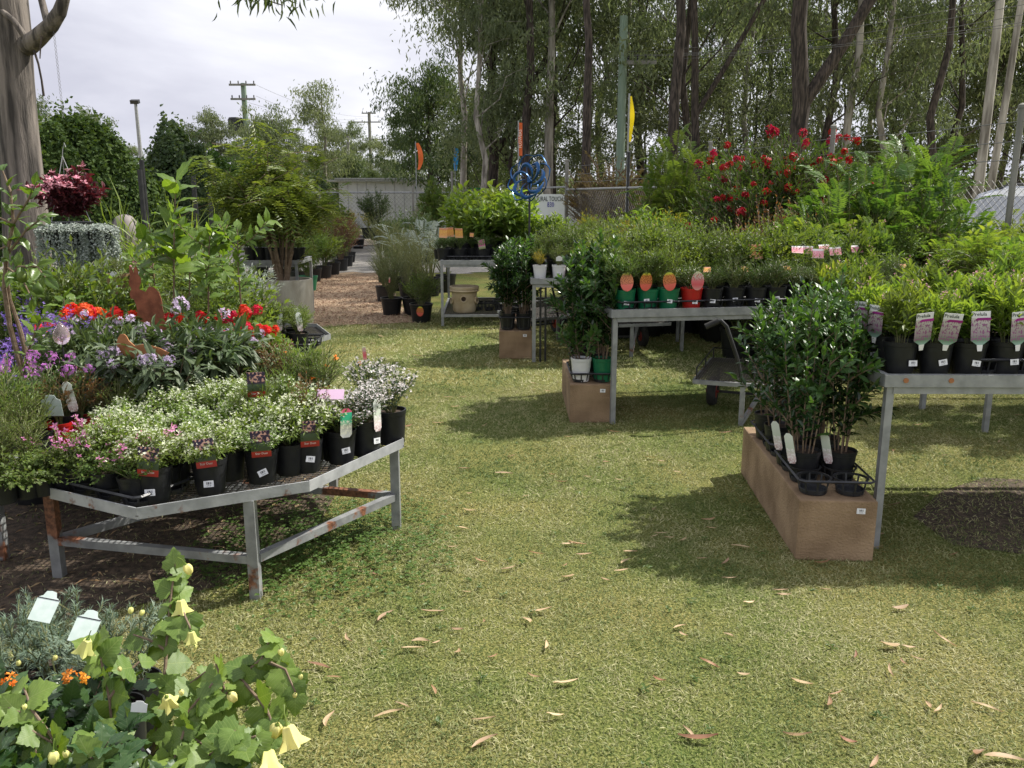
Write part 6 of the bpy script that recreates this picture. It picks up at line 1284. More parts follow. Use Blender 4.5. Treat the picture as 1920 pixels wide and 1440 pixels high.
for i, (px, w_, Y, dr) in enumerate([(105,48,7.9,.42),(140,40,7.95,.50),(185,44,7.9,.50)]):
    q = PD(px, 432, Y); t = thing('trailing_silver_plant', f'curtain of trailing silver leaves spilling from a raised pot, {["left","middle","right"][i]} one', 'hanging plant', q)
    g = Geo(); r = np.random.default_rng(40 + i)
    for k in range(120):
        a = r.uniform(0, 2*PI); rr = .165 * math.sqrt(r.uniform(.5, 1)); x_, y_ = rr * math.cos(a), rr * math.sin(a) * .8; ln = dr * r.uniform(.55, 1.0) * (1 if y_ < .05 else .6); n = int(ln / .010); z_ = -np.linspace(0, ln, n)
        Pn = np.stack([x_ * 1.1 + .01 * np.sin(z_ * 20 + a) + r.normal(0, .004, n), y_ * 1.1 + r.normal(0, .004, n), z_], 1); addleaves(g, Pn, r.normal(0, 1, (n, 3)) - [0,.4,.3], r.normal(0, .6, (n, 3)) + [0, -.5, .5], .019, .020, 'd')
    n = 700; a = r.uniform(0, 2*PI, n); rr = .17 * np.sqrt(r.random(n)); Pn = np.stack([rr*np.cos(a), rr*np.sin(a), .05 * (1 - (rr/.17)**2) + r.normal(0,.008,n)], 1); addleaves(g, Pn, r.normal(0,1,(n,3)), np.tile([0,-.2,1.],(n,1)), .020, .020, 'd')
    part('foliage', g.mesh('foliage', [M['silver']]), t); part('pot', pot(.12, .14, 'pot'), t, (0,0,-.13))
# overhead rail the baskets hang from
a_, b_ = PD(60, 262, 8.1), PD(290, 330, 12); g = Geo()
# dome shaped grey cover
q = PD(236, 440, 11.5); t = thing('dome_cover', 'grey weathered dome shaped metal cover behind the hanging baskets', 'cover', (q.x, 11.5, q.z - .3))
g = Geo(); g.lathe([(.19,0),(.19,.28),(.18,.38),(.15,.47),(.10,.535),(.05,.56),(0,.565)], 24); part('shell', g.mesh('shell', [M['grey_dome']], True), t)
for a in (-2.3, -1.2, -.3): g = Geo(); g.tube([(.192*math.cos(a), .192*math.sin(a), .0), (.192*math.cos(a), .192*math.sin(a), .3), (.155*math.cos(a), .155*math.sin(a), .475), (.05*math.cos(a), .05*math.sin(a), .567)], .006, 5); part('seam_rib', g.mesh('seam_rib', [M['black']]), t)
g = Geo(); g.box((-.19,-.19,-.7),(.19,.19,-.002)); part('stand', g.mesh('stand', [M['pot']]), t)
# dark support posts on the left
for i, (px, Y, top) in enumerate([(272,12,318),(277,12.3,300),(370,14,330),(398,16,360)]):
    q = PD(px, 430, Y); zt = PD(px, top, Y).z; g = Geo(); g.bar((0,0,0),(0,0,zt), .05 if i < 2 else .06); solo('support_post', g.mesh('support_post', [M['black']]), f'dark steel support post on the left, {["nearest","taller one right beside it","slimmer one further right","farthest one left of the planter tree"][i]}', 'post', (q.x, Y, 0))

# =================================================================== FENCE
def wiremesh(p, q, z0, z1, s, wr):
    g = Geo(); L = (q - p).length; d = (q - p).normalized(); n = int(L / s); H = z1 - z0
    def P(u, v): c = p + d * u; return (c.x, c.y, z0 + v)
    k0 = -int(H / s) - 1
    for k in range(k0, n + 1):
        for sg in (1, -1):
            u0 = k * s; u1 = u0 + H; a = max(u0, 0); b = min(u1, L)
            if b - a < .02: continue
            va, vb = a - u0, b - u0
            g.bar(P(a, va if sg > 0 else H - va), P(b, vb if sg > 0 else H - vb), wr)
    return g.mesh('wire_mesh', [M['wire']])
FP = [Vector((-2.05,30,0)), Vector((1.28,20.5,0)), Vector((2.25,17,0)), Vector((3.12,13.9,0)), Vector((3.91,10.8,0)), Vector((4.80,8.4,0)), Vector((5.9,5.6,0))]
t = thing('chain_wire_fence', 'chain wire fence with tall steel posts and barbed wires running down the right side', 'fence', (0,0,0))
for i, a in enumerate(FP):
    g = Geo(); w_ = .06 if i > 1 else .09; g.tube([(a.x,a.y,0),(a.x,a.y,2.42 if i < 6 else 2.5)], w_ / 2, 10); g.lathe([(w_*.62,0),(w_*.62,.03),(0,.05)], 10, (a.x,a.y,2.42 if i < 6 else 2.5)); part('fence_post', g.mesh('fence_post', [M['pole'] if i != 2 else M['black']], True), t)
for i in range(1, len(FP) - 1):
    a, b = FP[i], FP[i+1]; up = Vector((0,0,1.78)); g = Geo()
    if i < 3: g.tube([tuple(a+up), tuple(b+up)], .022, 8); part('top_rail', g.mesh('top_rail', [M['galv_clean']], True), t)
    part('wire_mesh', wiremesh(a, b, .05, 1.76, .10 if i < 3 else .075, .0026 if i < 3 else .003), t, kind='stuff')
    for zz in (1.95, 2.12, 2.3): g = Geo(); g.tube([tuple(a+Vector((0,0,zz))), tuple((a+b)/2+Vector((0,0,zz-.02))), tuple(b+Vector((0,0,zz)))], .004, 4); part('barbed_wire', g.mesh('barbed_wire', [M['wire']]), t)
t = thing('chain_wire_fence', 'long chain wire fence with a top pipe across the far end of the yard', 'fence', (0,0,0))
xs = [-16.5,-13,-9.8,-6.6,-3.4,-2.05]
for i, x_ in enumerate(xs[:-1]): g = Geo(); g.tube([(x_,30,0),(x_,30,2.0)], .035, 8); part('fence_post', g.mesh('fence_post', [M['pole']], True), t)
g = Geo(); g.tube([(-16.5,30,1.76),(-2.1,30,1.76)], .03, 8); part('top_rail', g.mesh('top_rail', [M['galv_clean']], True), t); part('wire_mesh', wiremesh(Vector((-16.5,30,0)), Vector((-2.1,30,0)), .05, 1.74, .14, .005), t, kind='stuff')
t = thing('gate', 'open double chain wire gate between the tall posts', 'gate', (0,0,0))
for (a, b) in ((Vector((-1.95,30.1,0)), Vector((-.9,31.6,0))), (Vector((1.28,20.7,0)), Vector((.55,23.5,0)))):
    g = Geo(); 
    for zz in (.1, 1.0, 1.84): g.tube([(a.x,a.y,zz),(b.x,b.y,zz)], .022, 6)
    for c in (a, b): g.tube([(c.x,c.y,.1),(c.x,c.y,1.84)], .022, 6)
    part('gate_frame', g.mesh('gate_frame', [M['galv_clean']]), t)
# nursery sign beyond the fence
q = PD(1000, 400, 21.5); t = thing('nursery_sign', 'pale nursery sign board with dark lettering and blue and red numbers behind the fence', 'sign', (PD(985, 400, 21.5).x, 21.5, 0)); zt = PD(1040, 364, 21.5).z; s_ = 21.5 * _c / FPX * 1.02
g = Geo(); g.box((0,0,.25),(108*s_,.04,zt)); part('board', g.mesh('board', [M['sign']]), t)
g = Geo(); g.box((100*s_,-.012,zt-.06),(118*s_,-.004,zt+.03)); g.box((100*s_,-.004,zt-.06),(118*s_,.02,zt+.03)); part('side_plate', g.mesh('side_plate', [M['sign']]), t)
def let(s, px, py, size, mat, y_=-.006, al='LEFT', w=.68): part('lettering', text_mesh(s, size, mat, .002, al), t, ((px-985)*s_, y_, PD(px, py, 21.5).z), (PI/2,0,0), (w,1,1))
let('NATURAL TOUCH N', 994, 377, .16, 'ink', w=.60); let('830', 1025, 388, .17, 'ink_blue'); 
g = Geo(); g.box((81*s_,-.010,PD(1,377,21.5).z),(101*s_,-.004,PD(1,367,21.5).z)); part('green_panel', g.mesh('green_panel', [M['ink']]), t); let('GARDEN', 1067, 371.5, .075, 'f_white', -.014); let('CENTRE', 1067, 375.6, .075, 'f_white', -.014)
let('430', 1067, 388, .16, 'ink_red'); let('Beds', 1087, 369, .075, 'ink', -.016)

# flags, shed, banner wall, cars
def flag(px, y0, y1, w_, Y, mat, label, polebase=None, text=None, bend=0, top=None):
    a, b = PD(px, y0, Y), PD(px, y1, Y); t = thing('feather_flag', label, 'flag', (a.x, Y, 0)); h = a.z - b.z; s_ = Y / FPX; V = []; n = 10
    for i in range(n + 1):
        u = i / n; ww = w_ * s_ * (.35 + .65 * math.sin(PI * min(1, .15 + u * .8)) if not text else .9); x0 = bend * s_ * math.sin(u * 2.6) ; V += [(x0, .03 * math.sin(u * 9), a.z - u * h), (x0 + ww, .05 * math.sin(u * 9 + 1), a.z - u * h - (.0 if i else -.1 * 0))]
    g = Geo(); g.add(V, [(2*i, 2*i+1, 2*i+3, 2*i+2) for i in range(n)]); part('cloth', g.mesh('cloth', [M[mat]], True), t)
    g = Geo(); g.tube([(0,0,0),(0,0,a.z + .05)], .02, 6); part('flag_pole', g.mesh('flag_pole', [M['galv_clean']]), t)
    if text:
        part('lettering', text_mesh(text, .11, 'f_white', .002), t, (.085, -.07, b.z + .2), (PI/2, -PI/2, 0))
flag(779, 268, 318, 9, 30.5, 'flag_orange', 'limp orange feather flag above the grey shed', bend=5)
flag(853, 278, 320, 9, 34, 'flag_blue', 'small blue flag seen between the trees', bend=-3)
flag(972, 230, 292, 8, 24, 'flag_orange', 'tall orange red lettered banner flag behind the blue spinner', text='FLOWERS')
flag(1180, 180, 266, 8, 18, 'flag_yellow', 'tall narrow yellow feather flag beside the green power pole', bend=2)
a, b = PD(634, 335, 46), PD(792, 335, 46); t = thing('steel_shed', 'low pale grey steel shed with flat roof beyond the far fence', 'shed', (a.x, 46, 0)); w_ = b.x - a.x; zt = a.z
for i in range(9):
    g = Geo(); g.box((i*w_/9+.01, 0, 0), ((i+1)*w_/9-.01, .06, zt - .15)); part('wall_panel', g.mesh('wall_panel', [M['shed']]), t)
g = Geo(); g.box((0,.061,0),(w_,3,zt-.15)); part('wall', g.mesh('wall', [M['shed']]), t)
g = Geo(); g.box((-.5,-.35,zt-.148),(w_+.1,3.2,zt-.06)); part('roof', g.mesh('roof', [M['galv_clean']]), t); g = Geo(); g.box((-.1,-.42,zt-.05),(w_+.2,3.2,zt+.03)); part('gutter', g.mesh('gutter', [M['galv_clean']]), t)
a, b = PD(815, 352, 44), PD(902, 352, 44); t = thing('banner_wall', 'white and green printed banner fence far behind the gate', 'banner', (a.x, 44, 0)); w_ = b.x - a.x; zt = a.z
g = Geo(); g.box((0,0,.5),(w_*.52,.05,zt)); part('white_banner', g.mesh('white_banner', [M['bannerwhite']]), t)
g = Geo(); g.add([(w_*.52+.003,0,.5),(w_,0,.5),(w_,0,zt),(w_*.62,0,zt),(w_*.52+.003,.0,zt-.6),(w_*.52+.003,.05,.5),(w_,.05,.5),(w_,.05,zt),(w_*.62,.05,zt),(w_*.52+.003,.05,zt-.6)], [(0,1,2,3,4),(9,8,7,6,5),(2,7,8,3),(3,8,9,4)]); part('green_banner', g.mesh('green_banner', [M['bannergreen']]), t)
def car(loc, rz, prof, glass, W_, paint, label, name='parked_car'):
    t = thing(name, label, 'car', loc, rz); L = max(x for x, z in prof)
    for nm_, pr_ in (('body', prof), ('cabin', [(1.0,.945),(1.75,1.62),(2.1,1.72),(3.9,1.74),(4.3,1.62),(4.66,.945)])):
        g = Geo(); n = len(pr_); V = []
        for sgn in (-1, 1):
            for x, z in pr_: V.append((x, sgn * (W_/2 - (.0 if nm_ == 'body' else .01 + .16 * (z - .945) / .6)), z))
        F = [tuple(range(n))[::1], tuple(range(2*n-1, n-1, -1))] + [(i+n, i, (i+1) % n, (i+1) % n + n) for i in range(n)]; g.add(V, F); me = g.mesh(nm_, [M[paint]]); bm_bevel(me, .035, 2); part(nm_, me, t)
    for pts in glass:
        for sgn in (-1, 1):
            g = Geo(); yy = lambda z: sgn * (W_/2 - .16 * max(0, z - .95) / .6 + .03); g.add([(x, yy(z), z) for x, z in pts], [tuple(range(len(pts)))]); part('window', g.mesh('window', [M['glassdark']]), t)
    for x in (.82, L - .85):
        for sgn in (-1, 1):
            g = Geo(); g.lathe([(0,-.1),(.24,-.1),(.31,-.09),(.33,-.05),(.33,.05),(.31,.09),(.24,.1),(0,.1)], 28); wh = part('wheel', g.mesh('tyre', [M['rubber']], True), t, (x, sgn * (W_/2 - .08), .33), (PI/2,0,0))
            g = Geo(); g.lathe([(0,-.115),(.2,-.105),(.21,-.09),(.21,.09),(.2,.105),(0,.115)], 20); part('rim', g.mesh('rim', [M['chrome']], True), wh)
    for sgn in (-1, 1):
        g = Geo(); g.box((.02, sgn*(W_/2-.25)-.16, .66), (.10, sgn*(W_/2-.25)+.16, .80)); part('headlight', g.mesh('headlight', [M['chrome']]), t, (-.03,0,0))
    return t
suv = [(0,.35),(.0,.75),(.12,.88),(.9,.96),(4.68,.96),(4.72,.5),(4.68,.32),(.05,.3)]
sg = [[(1.32,1.10),(1.85,1.58),(2.35,1.62),(2.35,1.08)], [(2.42,1.08),(2.42,1.62),(3.3,1.63),(3.3,1.08)], [(3.37,1.08),(3.37,1.63),(4.05,1.62),(4.42,1.04)]]
q = PD(1822, 380, 13.0); t = car((q.x + 4.7, 13.2, 0), PI + .10, suv, sg, 1.8, 'carpaint', 'silver wagon with roof rails parked behind the fence at the right edge')
g = Geo(); g.tube([(2.0,-.62,1.74),(2.15,-.62,1.80),(3.9,-.62,1.80),(4.05,-.62,1.72)], .018, 6); g.tube([(2.0,.62,1.74),(2.15,.62,1.80),(3.9,.62,1.80),(4.05,.62,1.72)], .018, 6); part('roof_rail', g.mesh('roof_rail', [M['black']]), t)
q = PD(842, 385, 37); car((q.x, 37, 0), 1.1, suv, sg, 1.85, 'carwhite', 'white four wheel drive parked beyond the gate')
q = PD(1380, 385, 33); car((q.x, 33, 0), .3, suv, sg, 1.85, 'carpaint', 'silver car mostly hidden behind the red flowering bush', 'parked_car')

# =================================================================== POLES AND WIRES
def pole(px, ytop, Y, rad, mat, label, arms=(), trans=False, lean=0):
    a = PD(px, ytop, Y); t = thing('power_pole', label, 'power pole', (a.x, Y, 0)); H = a.z
    g = Geo(); g.tube([(0,0,0),(lean*.5,0,H*.5),(lean,0,H)], [rad*1.25,rad*1.1,rad], 12); part('pole', g.mesh('pole', [M[mat]], True), t)
    for dz, w0, w1 in arms:
        g = Geo(); x = lean * (1 - dz / H); g.box((x+w0,-rad-.12,H-dz-.06),(x+w1,-rad-.005,H-dz+.06)); ca = part('crossarm', g.mesh('crossarm', [M['pole']]), t)
        for k in range(4):
            xx = x + w0 + (w1 - w0) * (.06 + .88 * k / 3); g = Geo(); g.lathe([(0,0),(.05,0),(.03,.05),(.055,.08),(.03,.12),(.05,.15),(0,.2)], 10); part('insulator', g.mesh('insulator', [M['black']], True), ca, (xx, -rad-.06, H-dz+.06))
    if trans:
        g = Geo(); g.lathe([(0,0),(.42,0),(.45,.05),(.45,1.0),(.42,1.06),(0,1.1)], 16); 
        for k in range(10): a_ = k * .628; g.bar((.47*math.cos(a_), .47*math.sin(a_), .1), (.47*math.cos(a_), .47*math.sin(a_), .95), .05)
        part('transformer', g.mesh('transformer', [M['black']], False), t, (-.62, -.1, H - 3.2)); 
    return t, H
pole(456, 156, 58, .17, 'pole_green', 'timber power pole with two crossarms and a dark transformer', [(.12,-.85,.85),(1.0,-.8,.8)], True)
pole(692, 210, 100, .17, 'pole', 'distant timber power pole with crossarms above the shed', [(.15,-.8,.8),(1.1,-1.9,1.3),(3.0,.2,1.6)])
pole(1170, 30, 29, .13, 'pole_green', 'pale green tinged power pole rising in front of the forest', [(1.43,.1,1.05)])
pole(612, 320, 70, .1, 'pole', 'thin bare pole far off left of the shed'); pole(652, 255, 62, .10, 'pole', 'thin pale pole behind the grey shed')
q = PD(253, 190, 42); t = thing('flood_light_pole', 'tall steel pole topped by a dark floodlight above the vine thicket', 'light pole', (PD(262, 300, 42).x, 42, 0)); lx = q.x - PD(262,300,42).x
g = Geo(); g.tube([(0.1,0,0),(lx+.02,0,q.z-.1)], [.12,.07], 10); part('pole', g.mesh('pole', [M['galv_clean']], True), t); g = Geo(); g.box((-.19,-.12,-.07),(.19,.12,.10)); g.box((-.16,-.13,-.05),(.16,-.12,.08)); part('floodlight', g.mesh('floodlight', [M['black']]), t, (lx, 0, q.z - .03), (.3,0,0))
def wire(pts, rad, label):
    P = []; n = 14
    for (a, b, sag) in pts:
        for i in range(n + 1): u = i / n; c = a.lerp(b, u); c.z -= sag * 4 * u * (1 - u); P.append(tuple(c))
    g = Geo(); g.tube(P, rad * .6, 4); solo('power_line', g.mesh('power_line', [M['wire']]), label, 'power line')
for i, (y0, y1) in enumerate([(112,2),(104,-18),(97,-38),(101,22),(103,28)]):
    wire([(PD(1195 - i * 12, y0, 29), PD(2050, y1, 17), .25)], .010, f'overhead wire rising to the upper right, {["lowest main","second","topmost","lower of the close pair","upper of the close pair"][i]} line')
for i, (xa, ya, xb, yb) in enumerate([(478,158,690,218),(480,180,690,230),(440,184,680,222),(700,218,930,195),(700,252,930,256)]):
    wire([(PD(xa, ya, 58 if i < 3 else 100), PD(xb, yb, 100 if i < 3 else 60), .6)], .016, f'far thin power line {["from the upper crossarm","from the lower crossarm","from the left insulator","leaving the distant pole to the right","lower one right of the distant pole"][i]}')

# =================================================================== TREES
def euc(seed, H, r0, crown0=.4, spread=.28, nl=13, leafn=110, clump=.9, LL=.22, mat_b='bark_pale', mat_l='olive', fork=False, lean=0., wob=.02, droop=1.0, sub=3):
    r = np.random.default_rng(seed); gt = Geo(); gc = Geo(); trunks = []
    P = [np.array([0,0,0.])]; n = 9
    for i in range(1, n + 1): P.append(np.array([lean * H * (i/n) + r.normal(0, wob * H * .5), r.normal(0, wob * H * .5), H * i / n]))
    P = np.array(P); gt.tube(P, np.linspace(r0 * 1.15, r0 * .25, n + 1) * np.linspace(1, .95, n + 1), 9); trunks.append((P, 1.0))
    if fork:
        k = int(n * .18) + 1; Q = [P[k]]
        for i in range(1, 8): Q.append(P[k] + np.array([H * .05 * i ** .9 * (1 if fork > 0 else -1) * 1.05, r.normal(0, .2), H * .085 * i]))
        Q = np.array(Q); gt.tube(Q, np.linspace(r0 * .72, r0 * .22, len(Q)), 8); trunks.append((Q, .8))
    cl = []
    for P_, w in trunks:
        m = len(P_)
        for j in range(int(nl * w)):
            t0 = crown0 + (1 - crown0) * (j + r.random()) / (nl * w); t0 = min(t0, .985); idx = t0 * (m - 1); i0 = min(int(idx), m - 2); s = P_[i0] + (P_[i0+1] - P_[i0]) * (idx - i0)
            a = r.uniform(0, 2*PI); ln = H * spread * r.uniform(.5, 1.1) * (1.15 - .6 * t0); el = r.uniform(.45, 1.1)
            e = s + np.array([math.cos(a) * math.cos(el), math.sin(a) * math.cos(el), math.sin(el)]) * ln; mid = (s + e) / 2 + r.normal(0, ln * .07, 3) - [0, 0, ln * .06]
            rr = r0 * .30 * (1.1 - .6 * t0); gt.tube([s, mid, e], [rr, rr * .7, rr * .3], 5); cl.append(e)
            for k in range(sub):
                u = r.uniform(.4, .95); s2 = s + (e - s) * u; a2 = a + r.normal(0, .9); l2 = ln * r.uniform(.3, .6); e2 = s2 + np.array([math.cos(a2), math.sin(a2), r.uniform(.0, .7)]) * l2; gt.tube([s2, (s2+e2)/2 + [0,0,l2*.08], e2], [rr*.4, rr*.25, rr*.12], 4, 0); cl.append(e2)
        cl.append(P_[-1])
    cl = np.array(cl)
    for c in cl:
        for q in range(3):
            cc = c + r.normal(0, clump * .55, 3) * [1, 1, .6]; n = max(6, int(leafn / 3 * r.uniform(.4, 1.4))); cz = clump * r.uniform(.16, .40)
            Pn = cc + r.normal(0, 1, (n, 3)) * [cz, cz, cz * .75]; addleaves(gc, Pn, r.normal(0, .5, (n, 3)) + [0, 0, -droop], r.normal(0, 1, (n, 3)), LL * r.uniform(.6, 1.2, n), LL * .27 * r.uniform(.7, 1.2, n), 'd', 0, np.clip(r.random() * .5 + r.random(n) * .5, 0, 1))
    return gt.mesh('trunk', [M[mat_b]], True), gc.mesh('crown', [M[mat_l]])
TP = {}
def tree(key, spec, px, Y, s, label, rz=0, group=None, z=0, name='gum_tree', X=None):
    if key not in TP: TP[key] = euc(**spec)
    x = PD(px, 380, Y).x if X is None else X
    t = thing(name, label, 'tree', (x, Y, z), rz, group, s); part('trunk', TP[key][0], t); part('crown', TP[key][1], t); return t
dk = dict(mat_b='bark_dark', mat_l='olive'); pl = dict(mat_b='bark_pale', mat_l='olive')
hero = [('h1',dict(seed=1,H=17,r0=.125,crown0=.42,fork=0,lean=-.01,wob=.012,**dk),1097,24.5,1,'dark trunked gum rising just right of the blue spinner'),
 ('h2',dict(seed=2,H=18,r0=.155,crown0=.45,wob=.008,**dk),1257,24,1,'thick dark trunked gum left of the upright feathery shrub'),
 ('h3',dict(seed=3,H=18,r0=.125,crown0=.4,wob=.010,fork=1,**dk),1293,27,1,'dark gum with a rising side limb behind the feathery shrub'),
 ('h4',dict(seed=4,H=17,r0=.225,crown0=.5,fork=1,wob=.008,**dk),1483,22,1,'thick forked dark gum above the red flowering bush'),
 ('h5',dict(seed=5,H=18,r0=.13,crown0=.45,wob=.01,lean=.02,**pl),1575,28,1,'slim grey gum right of the forked trunk'),
 ('h6',dict(seed=6,H=17,r0=.115,crown0=.35,wob=.014,**dk),1747,25,1,'slim dark gum above the jacaranda saplings'),
 ('h7',dict(seed=7,H=18,r0=.10,crown0=.5,wob=.004,mat_b='bark_pale',mat_l='olive2'),1832,19,1,'smooth pale straight trunked gum near the right edge'),
 ('h8',dict(seed=8,H=18,r0=.085,crown0=.5,wob=.004,lean=.06,mat_b='bark_pale',mat_l='olive2'),1848,20.6,1,'leaning pale trunked gum at the right edge'),
 ('h9',dict(seed=9,H=17,r0=.16,crown0=.42,wob=.008,**dk),990,30,1,'straight dark gum directly behind the blue spinner'),
 ('h10',dict(seed=10,H=15,r0=.17,crown0=.45,wob=.006,**pl),1030,31,1,'pale grey gum right behind the spinner'),
 ('h11',dict(seed=11,H=14,r0=.20,crown0=.32,fork=1,wob=.012,**dk),922,33,1,'forked dark gum left of the spinner with a broad crown'),
 ('h12',dict(seed=12,H=14.5,r0=.14,crown0=.35,wob=.01,spread=.34,nl=20,leafn=150,**pl),868,36,1,'slender pale gum with a full crown against the sky'),
 ('h13',dict(seed=13,H=6.6,r0=.16,crown0=.22,wob=.012,spread=.32,nl=18,leafn=170,mat_b='bark_dark',mat_l='deep'),806,40,1,'dense rounded dark tree above the orange flag'),
 ('h14',dict(seed=14,H=7.2,r0=.14,crown0=.28,wob=.012,spread=.22,nl=16,leafn=110,**pl),612,52,1,'open crowned pale gum standing above the shed'),
 ('h15',dict(seed=15,H=5.8,r0=.12,crown0=.3,wob=.012,spread=.26,nl=15,leafn=120,**pl),525,50,1,'rounded gum right of the transformer pole'),]
for key, spec, px, Y, s, lb in hero: tree(key, spec, px, Y, s, lb)
fs = [dict(seed=30+i, H=15+i%3*1.5, r0=.13+.03*(i%3), crown0=.22+.07*(i%3), spread=.24, nl=15, leafn=150, clump=1.0, LL=.25, mat_b='bark_dark' if i % 2 else 'bark_pale', mat_l=('olive','olive2','deep','olive','deep','olive')[i], fork=(i==2)) for i in range(6)]
r = random.Random(99)
where = ['deep in the forest','towards the back of the forest','at the front of the forest']
for i in range(28):
    row = i % 3; Y = [30, 40, 50][row] + r.uniform(-3, 6); px = 930 + (i / 28) * 1110 + r.uniform(-30, 30)
    k = i % 6; X = (px - 960) / FPX * Y * 1.02
    tree('f%d' % k, fs[k], px, Y, r.uniform(.8, 1.12), f'{["grey","brown","olive leaved","dark","yellowish","slender"][k]} gum tree {["at the front of the forest","in the middle of the forest","deep in the forest"][row]}, {ORD[(i // 3) % 20]} from its left end', r.uniform(0, 6.28), 'gum trees in the forest on the right', X=X)
# low understorey trees
us = [dict(seed=50+i, H=6.5+i, r0=.08, crown0=.12, spread=.36, nl=16, leafn=150, clump=.8, LL=.20, mat_b='bark_dark', mat_l=('olive2','olive','deep')[i], droop=.4) for i in range(3)]
for i in range(18):
    Y = r.uniform(28, 46); px = 900 + (i / 18) * 1080 + r.uniform(-25, 25); k = i % 3
    tree('u%d' % k, us[k], px, Y, r.uniform(.7, 1.15), f'{["yellow olive","olive","deep green"][k]} understorey tree, {ORD[i % 20]} in the {"left" if i < 20 else "right"} part of the forest', r.uniform(0, 6.28), 'understorey trees in the forest', name='understorey_tree', X=(px - 960) / FPX * Y * 1.02)
# tree line on the left beyond the yard
ls = [dict(seed=70+i, H=[8.0,6.5,9.0][i], r0=.13, crown0=.2, spread=.34, nl=17, leafn=150, clump=.9, LL=.28, mat_b='bark_pale', mat_l=('olive','deep','olive')[i]) for i in range(3)]
for i, (px, Y, s, k) in enumerate([(90,45,.62,0),(130,48,.66,1),(172,70,.80,2),(205,60,.52,1),(232,66,.62,0),(268,66,.45,1),(345,50,.55,1),(385,50,.62,0),(420,50,.62,2),(470,48,.60,1),(505,56,.70,0),(555,58,.58,2),(585,60,.55,1),(650,70,.80,0),(700,75,.55,1),(725,70,.50,0),(745,62,.52,1),(775,58,.78,2),(655,60,.62,1),(720,95,.75,2),(680,100,.9,0),(600,90,.8,1),(840,60,.62,1),(870,66,.7,0),(60,60,.9,0),(20,60,.8,1),(-60,55,.9,2),(900,52,.8,0),(935,56,.9,2),(300,80,.55,2)]):
    tree('l%d' % k, ls[k], px, Y, s, f'{["olive","dark green","tall open"][k]} tree on the left skyline, {ORD[i % 20]} of the {"near" if i < 20 else "far"} group', i * 1.7, 'trees on the left skyline', name='skyline_tree')
# brown twiggy shrub behind fence
t = thing('twiggy_thicket_shrub', 'large brownish olive twiggy shrub behind the fence left of the upright feathery shrub', 'shrub', (PD(1150, 400, 19.5).x, 20.2, 0)); rr_ = np.random.default_rng(9)
sg_ = shrub_pts(rr_, 2.55, 1.25, 70, 60, 5, ang=.7, dome=.3, tmin=.1); g = Geo(); n_ = len(sg_['P']); addleaves(g, sg_['P'], sg_['D'], sg_['N'], .085, .022, 'd', 0)
M['brownolive'] = leafmat('brown olive leaves', (.075,.06,.025), (.20,.15,.06), .5, .3); part('foliage', g.mesh('foliage', [M['brownolive']]), t)
g = Geo(); [g.tube(s, np.linspace(.02,.005,len(s)), 4) for s in sg_['stems']]; part('stems', g.mesh('stems', [M['wood']]), t)
# vine thicket mound
def mound(cx, cy, rx, ry, H, n, L, mat, label, seed, name='vine_thicket', power=.5, ex=4):
    r = np.random.default_rng(seed); t = thing(name, label, 'thicket', (cx, cy, 0))
    a = r.uniform(0, 2*PI, n); q = np.sqrt(r.random(n)); x = q*np.cos(a); y = q*np.sin(a)
    hz = H * np.power(np.clip(1 - (q**ex), 0.0, 1), power) * (.92 + .10*np.sin(x*5+seed) + .09*np.sin(y*7+x*5) + .06*np.sin(x*17+y*15) + .04*np.sin(x*41+y*33))
    z = hz - r.exponential(.14, n) + (r.random(n) < .10) * r.uniform(0, .5, n); side = r.random(n) < .35; z = np.where(side, hz * r.random(n), z); z = np.clip(z, .05, None)
    nr = unit(np.stack([x / rx * H * .8, y / ry * H * .8, np.full(n, .5)], 1)) + r.normal(0, .75, (n,3)); D = np.cross(nr, r.normal(0,1,(n,3))) + [0,0,-.3]
    g = Geo(); addleaves(g, np.stack([x*rx, y*ry, z], 1), D, nr, L*r.uniform(.6,1.2,n), L*.75*r.uniform(.6,1.2,n), 'd'); part('foliage', g.mesh('foliage', [M[mat]]), t)
    g = Geo(); V = []; m = 28; k = 9
    for i in range(k):
        u = i / k * .93; zz = H * (1 - u ** ex) ** power * .72
        for j in range(m): b = j*2*PI/m; V.append((u*rx*.93*math.cos(b), u*ry*.93*math.sin(b), zz if i else H*.72))
    for j in range(m): b = j*2*PI/m; V.append((rx*.9*math.cos(b), ry*.9*math.sin(b), 0))
    F = [(i*m+j, i*m+(j+1)%m, (i+1)*m+(j+1)%m, (i+1)*m+j) for i in range(k) for j in range(m)]; g.add(V, F, 0, .0); part('inner_growth', g.mesh('inner_growth', [M['deep']]), t)
M['vine'] = leafmat('vine leaves', (.035,.08,.022), (.10,.165,.04), .65, .32, spec=.2)
def mpx(x0, x1, ytop, Y, **k):
    a, b, c = PD(x0, 400, Y), PD(x1, 400, Y), PD((x0+x1)/2, ytop, Y); return dict(cx=(a.x+b.x)/2, cy=Y, rx=(b.x-a.x)/2, ry=(b.x-a.x)/2.6, H=c.z)
mound(**mpx(-60, 318, 244, 24), n=52000, L=.125, mat='vine', label='big mound of green vines behind the hanging baskets', seed=1)
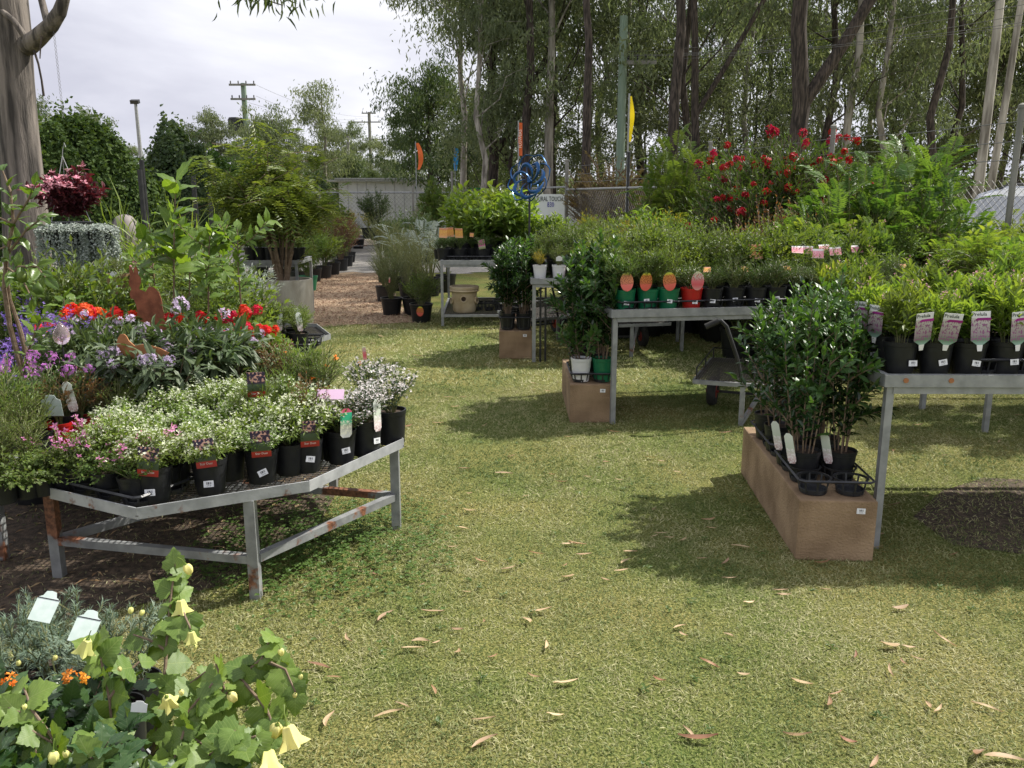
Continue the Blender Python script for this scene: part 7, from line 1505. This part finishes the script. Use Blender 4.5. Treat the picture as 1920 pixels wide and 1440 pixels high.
mound(**mpx(272, 415, 262, 27), n=16000, L=.13, ex=7, mat='deep', label='round dark green bush right of the vine mound', seed=2, name='round_bush')
mound(**mpx(-140, 230, 222, 31), n=30000, L=.15, mat='olive', label='olive scrub mound at the far left behind the gum trunk', seed=3)
mound(**mpx(300, 560, 300, 31), n=20000, L=.14, mat='vine', label='lower green thicket between the bush and the planter tree', seed=4)
mound(**mpx(480, 640, 335, 34), n=9000, L=.16, mat='deep', label='dark hedge behind the fence left of the shed', seed=5, name='dark_hedge')
mound(**mpx(470, 560, 385, 27), n=6000, L=.12, mat='deep', label='clipped dark bush before the far fence', seed=6, name='clipped_bush')
mound(**mpx(1180, 1330, 392, 24), n=5000, L=.12, mat='deep', label='low dark scrub beyond the fence', seed=8, name='low_scrub')
# ground scrub of the forest floor
n = 42000; rr_ = np.random.default_rng(3); y = rr_.uniform(24, 60, n); x = rr_.uniform(-.08, .68, n) * y; hgt = rr_.random(n) ** 2 * 2.2 * (.4 + .6 * (np.sin(x * .9) * np.sin(y * .7) * .5 + .5))
k = ~((y > 23) & (y < 31) & (hgt > .3)); x, y, hgt = x[k], y[k], hgt[k]; n = len(x)
g = Geo(); addleaves(g, np.stack([x, y, hgt], 1), rr_.normal(0, .6, (n,3)) + [0,0,.4], rr_.normal(0,1,(n,3)), rr_.uniform(.15,.4,n), rr_.uniform(.04,.09,n), 'd'); solo('forest_undergrowth', g.mesh('forest_undergrowth', [M['olive']]), 'tangled low undergrowth on the forest floor', 'undergrowth', kind='stuff')
n = 22000; y = rr_.uniform(62, 78, n); x = rr_.uniform(-.75, .8, n) * y; tall = np.where(x > 0, 3.2, 2.4); hgt = rr_.random(n) * tall
g = Geo(); addleaves(g, np.stack([x, y, hgt], 1), rr_.normal(0,.6,(n,3)) + [0,0,-.5], rr_.normal(0,1,(n,3)), rr_.uniform(.4,.9,n), rr_.uniform(.2,.4,n), 'd'); solo('far_wood', g.mesh('far_wood', [M['olive']]), 'far off wood closing the view behind all the gum trees', 'woods', kind='stuff')
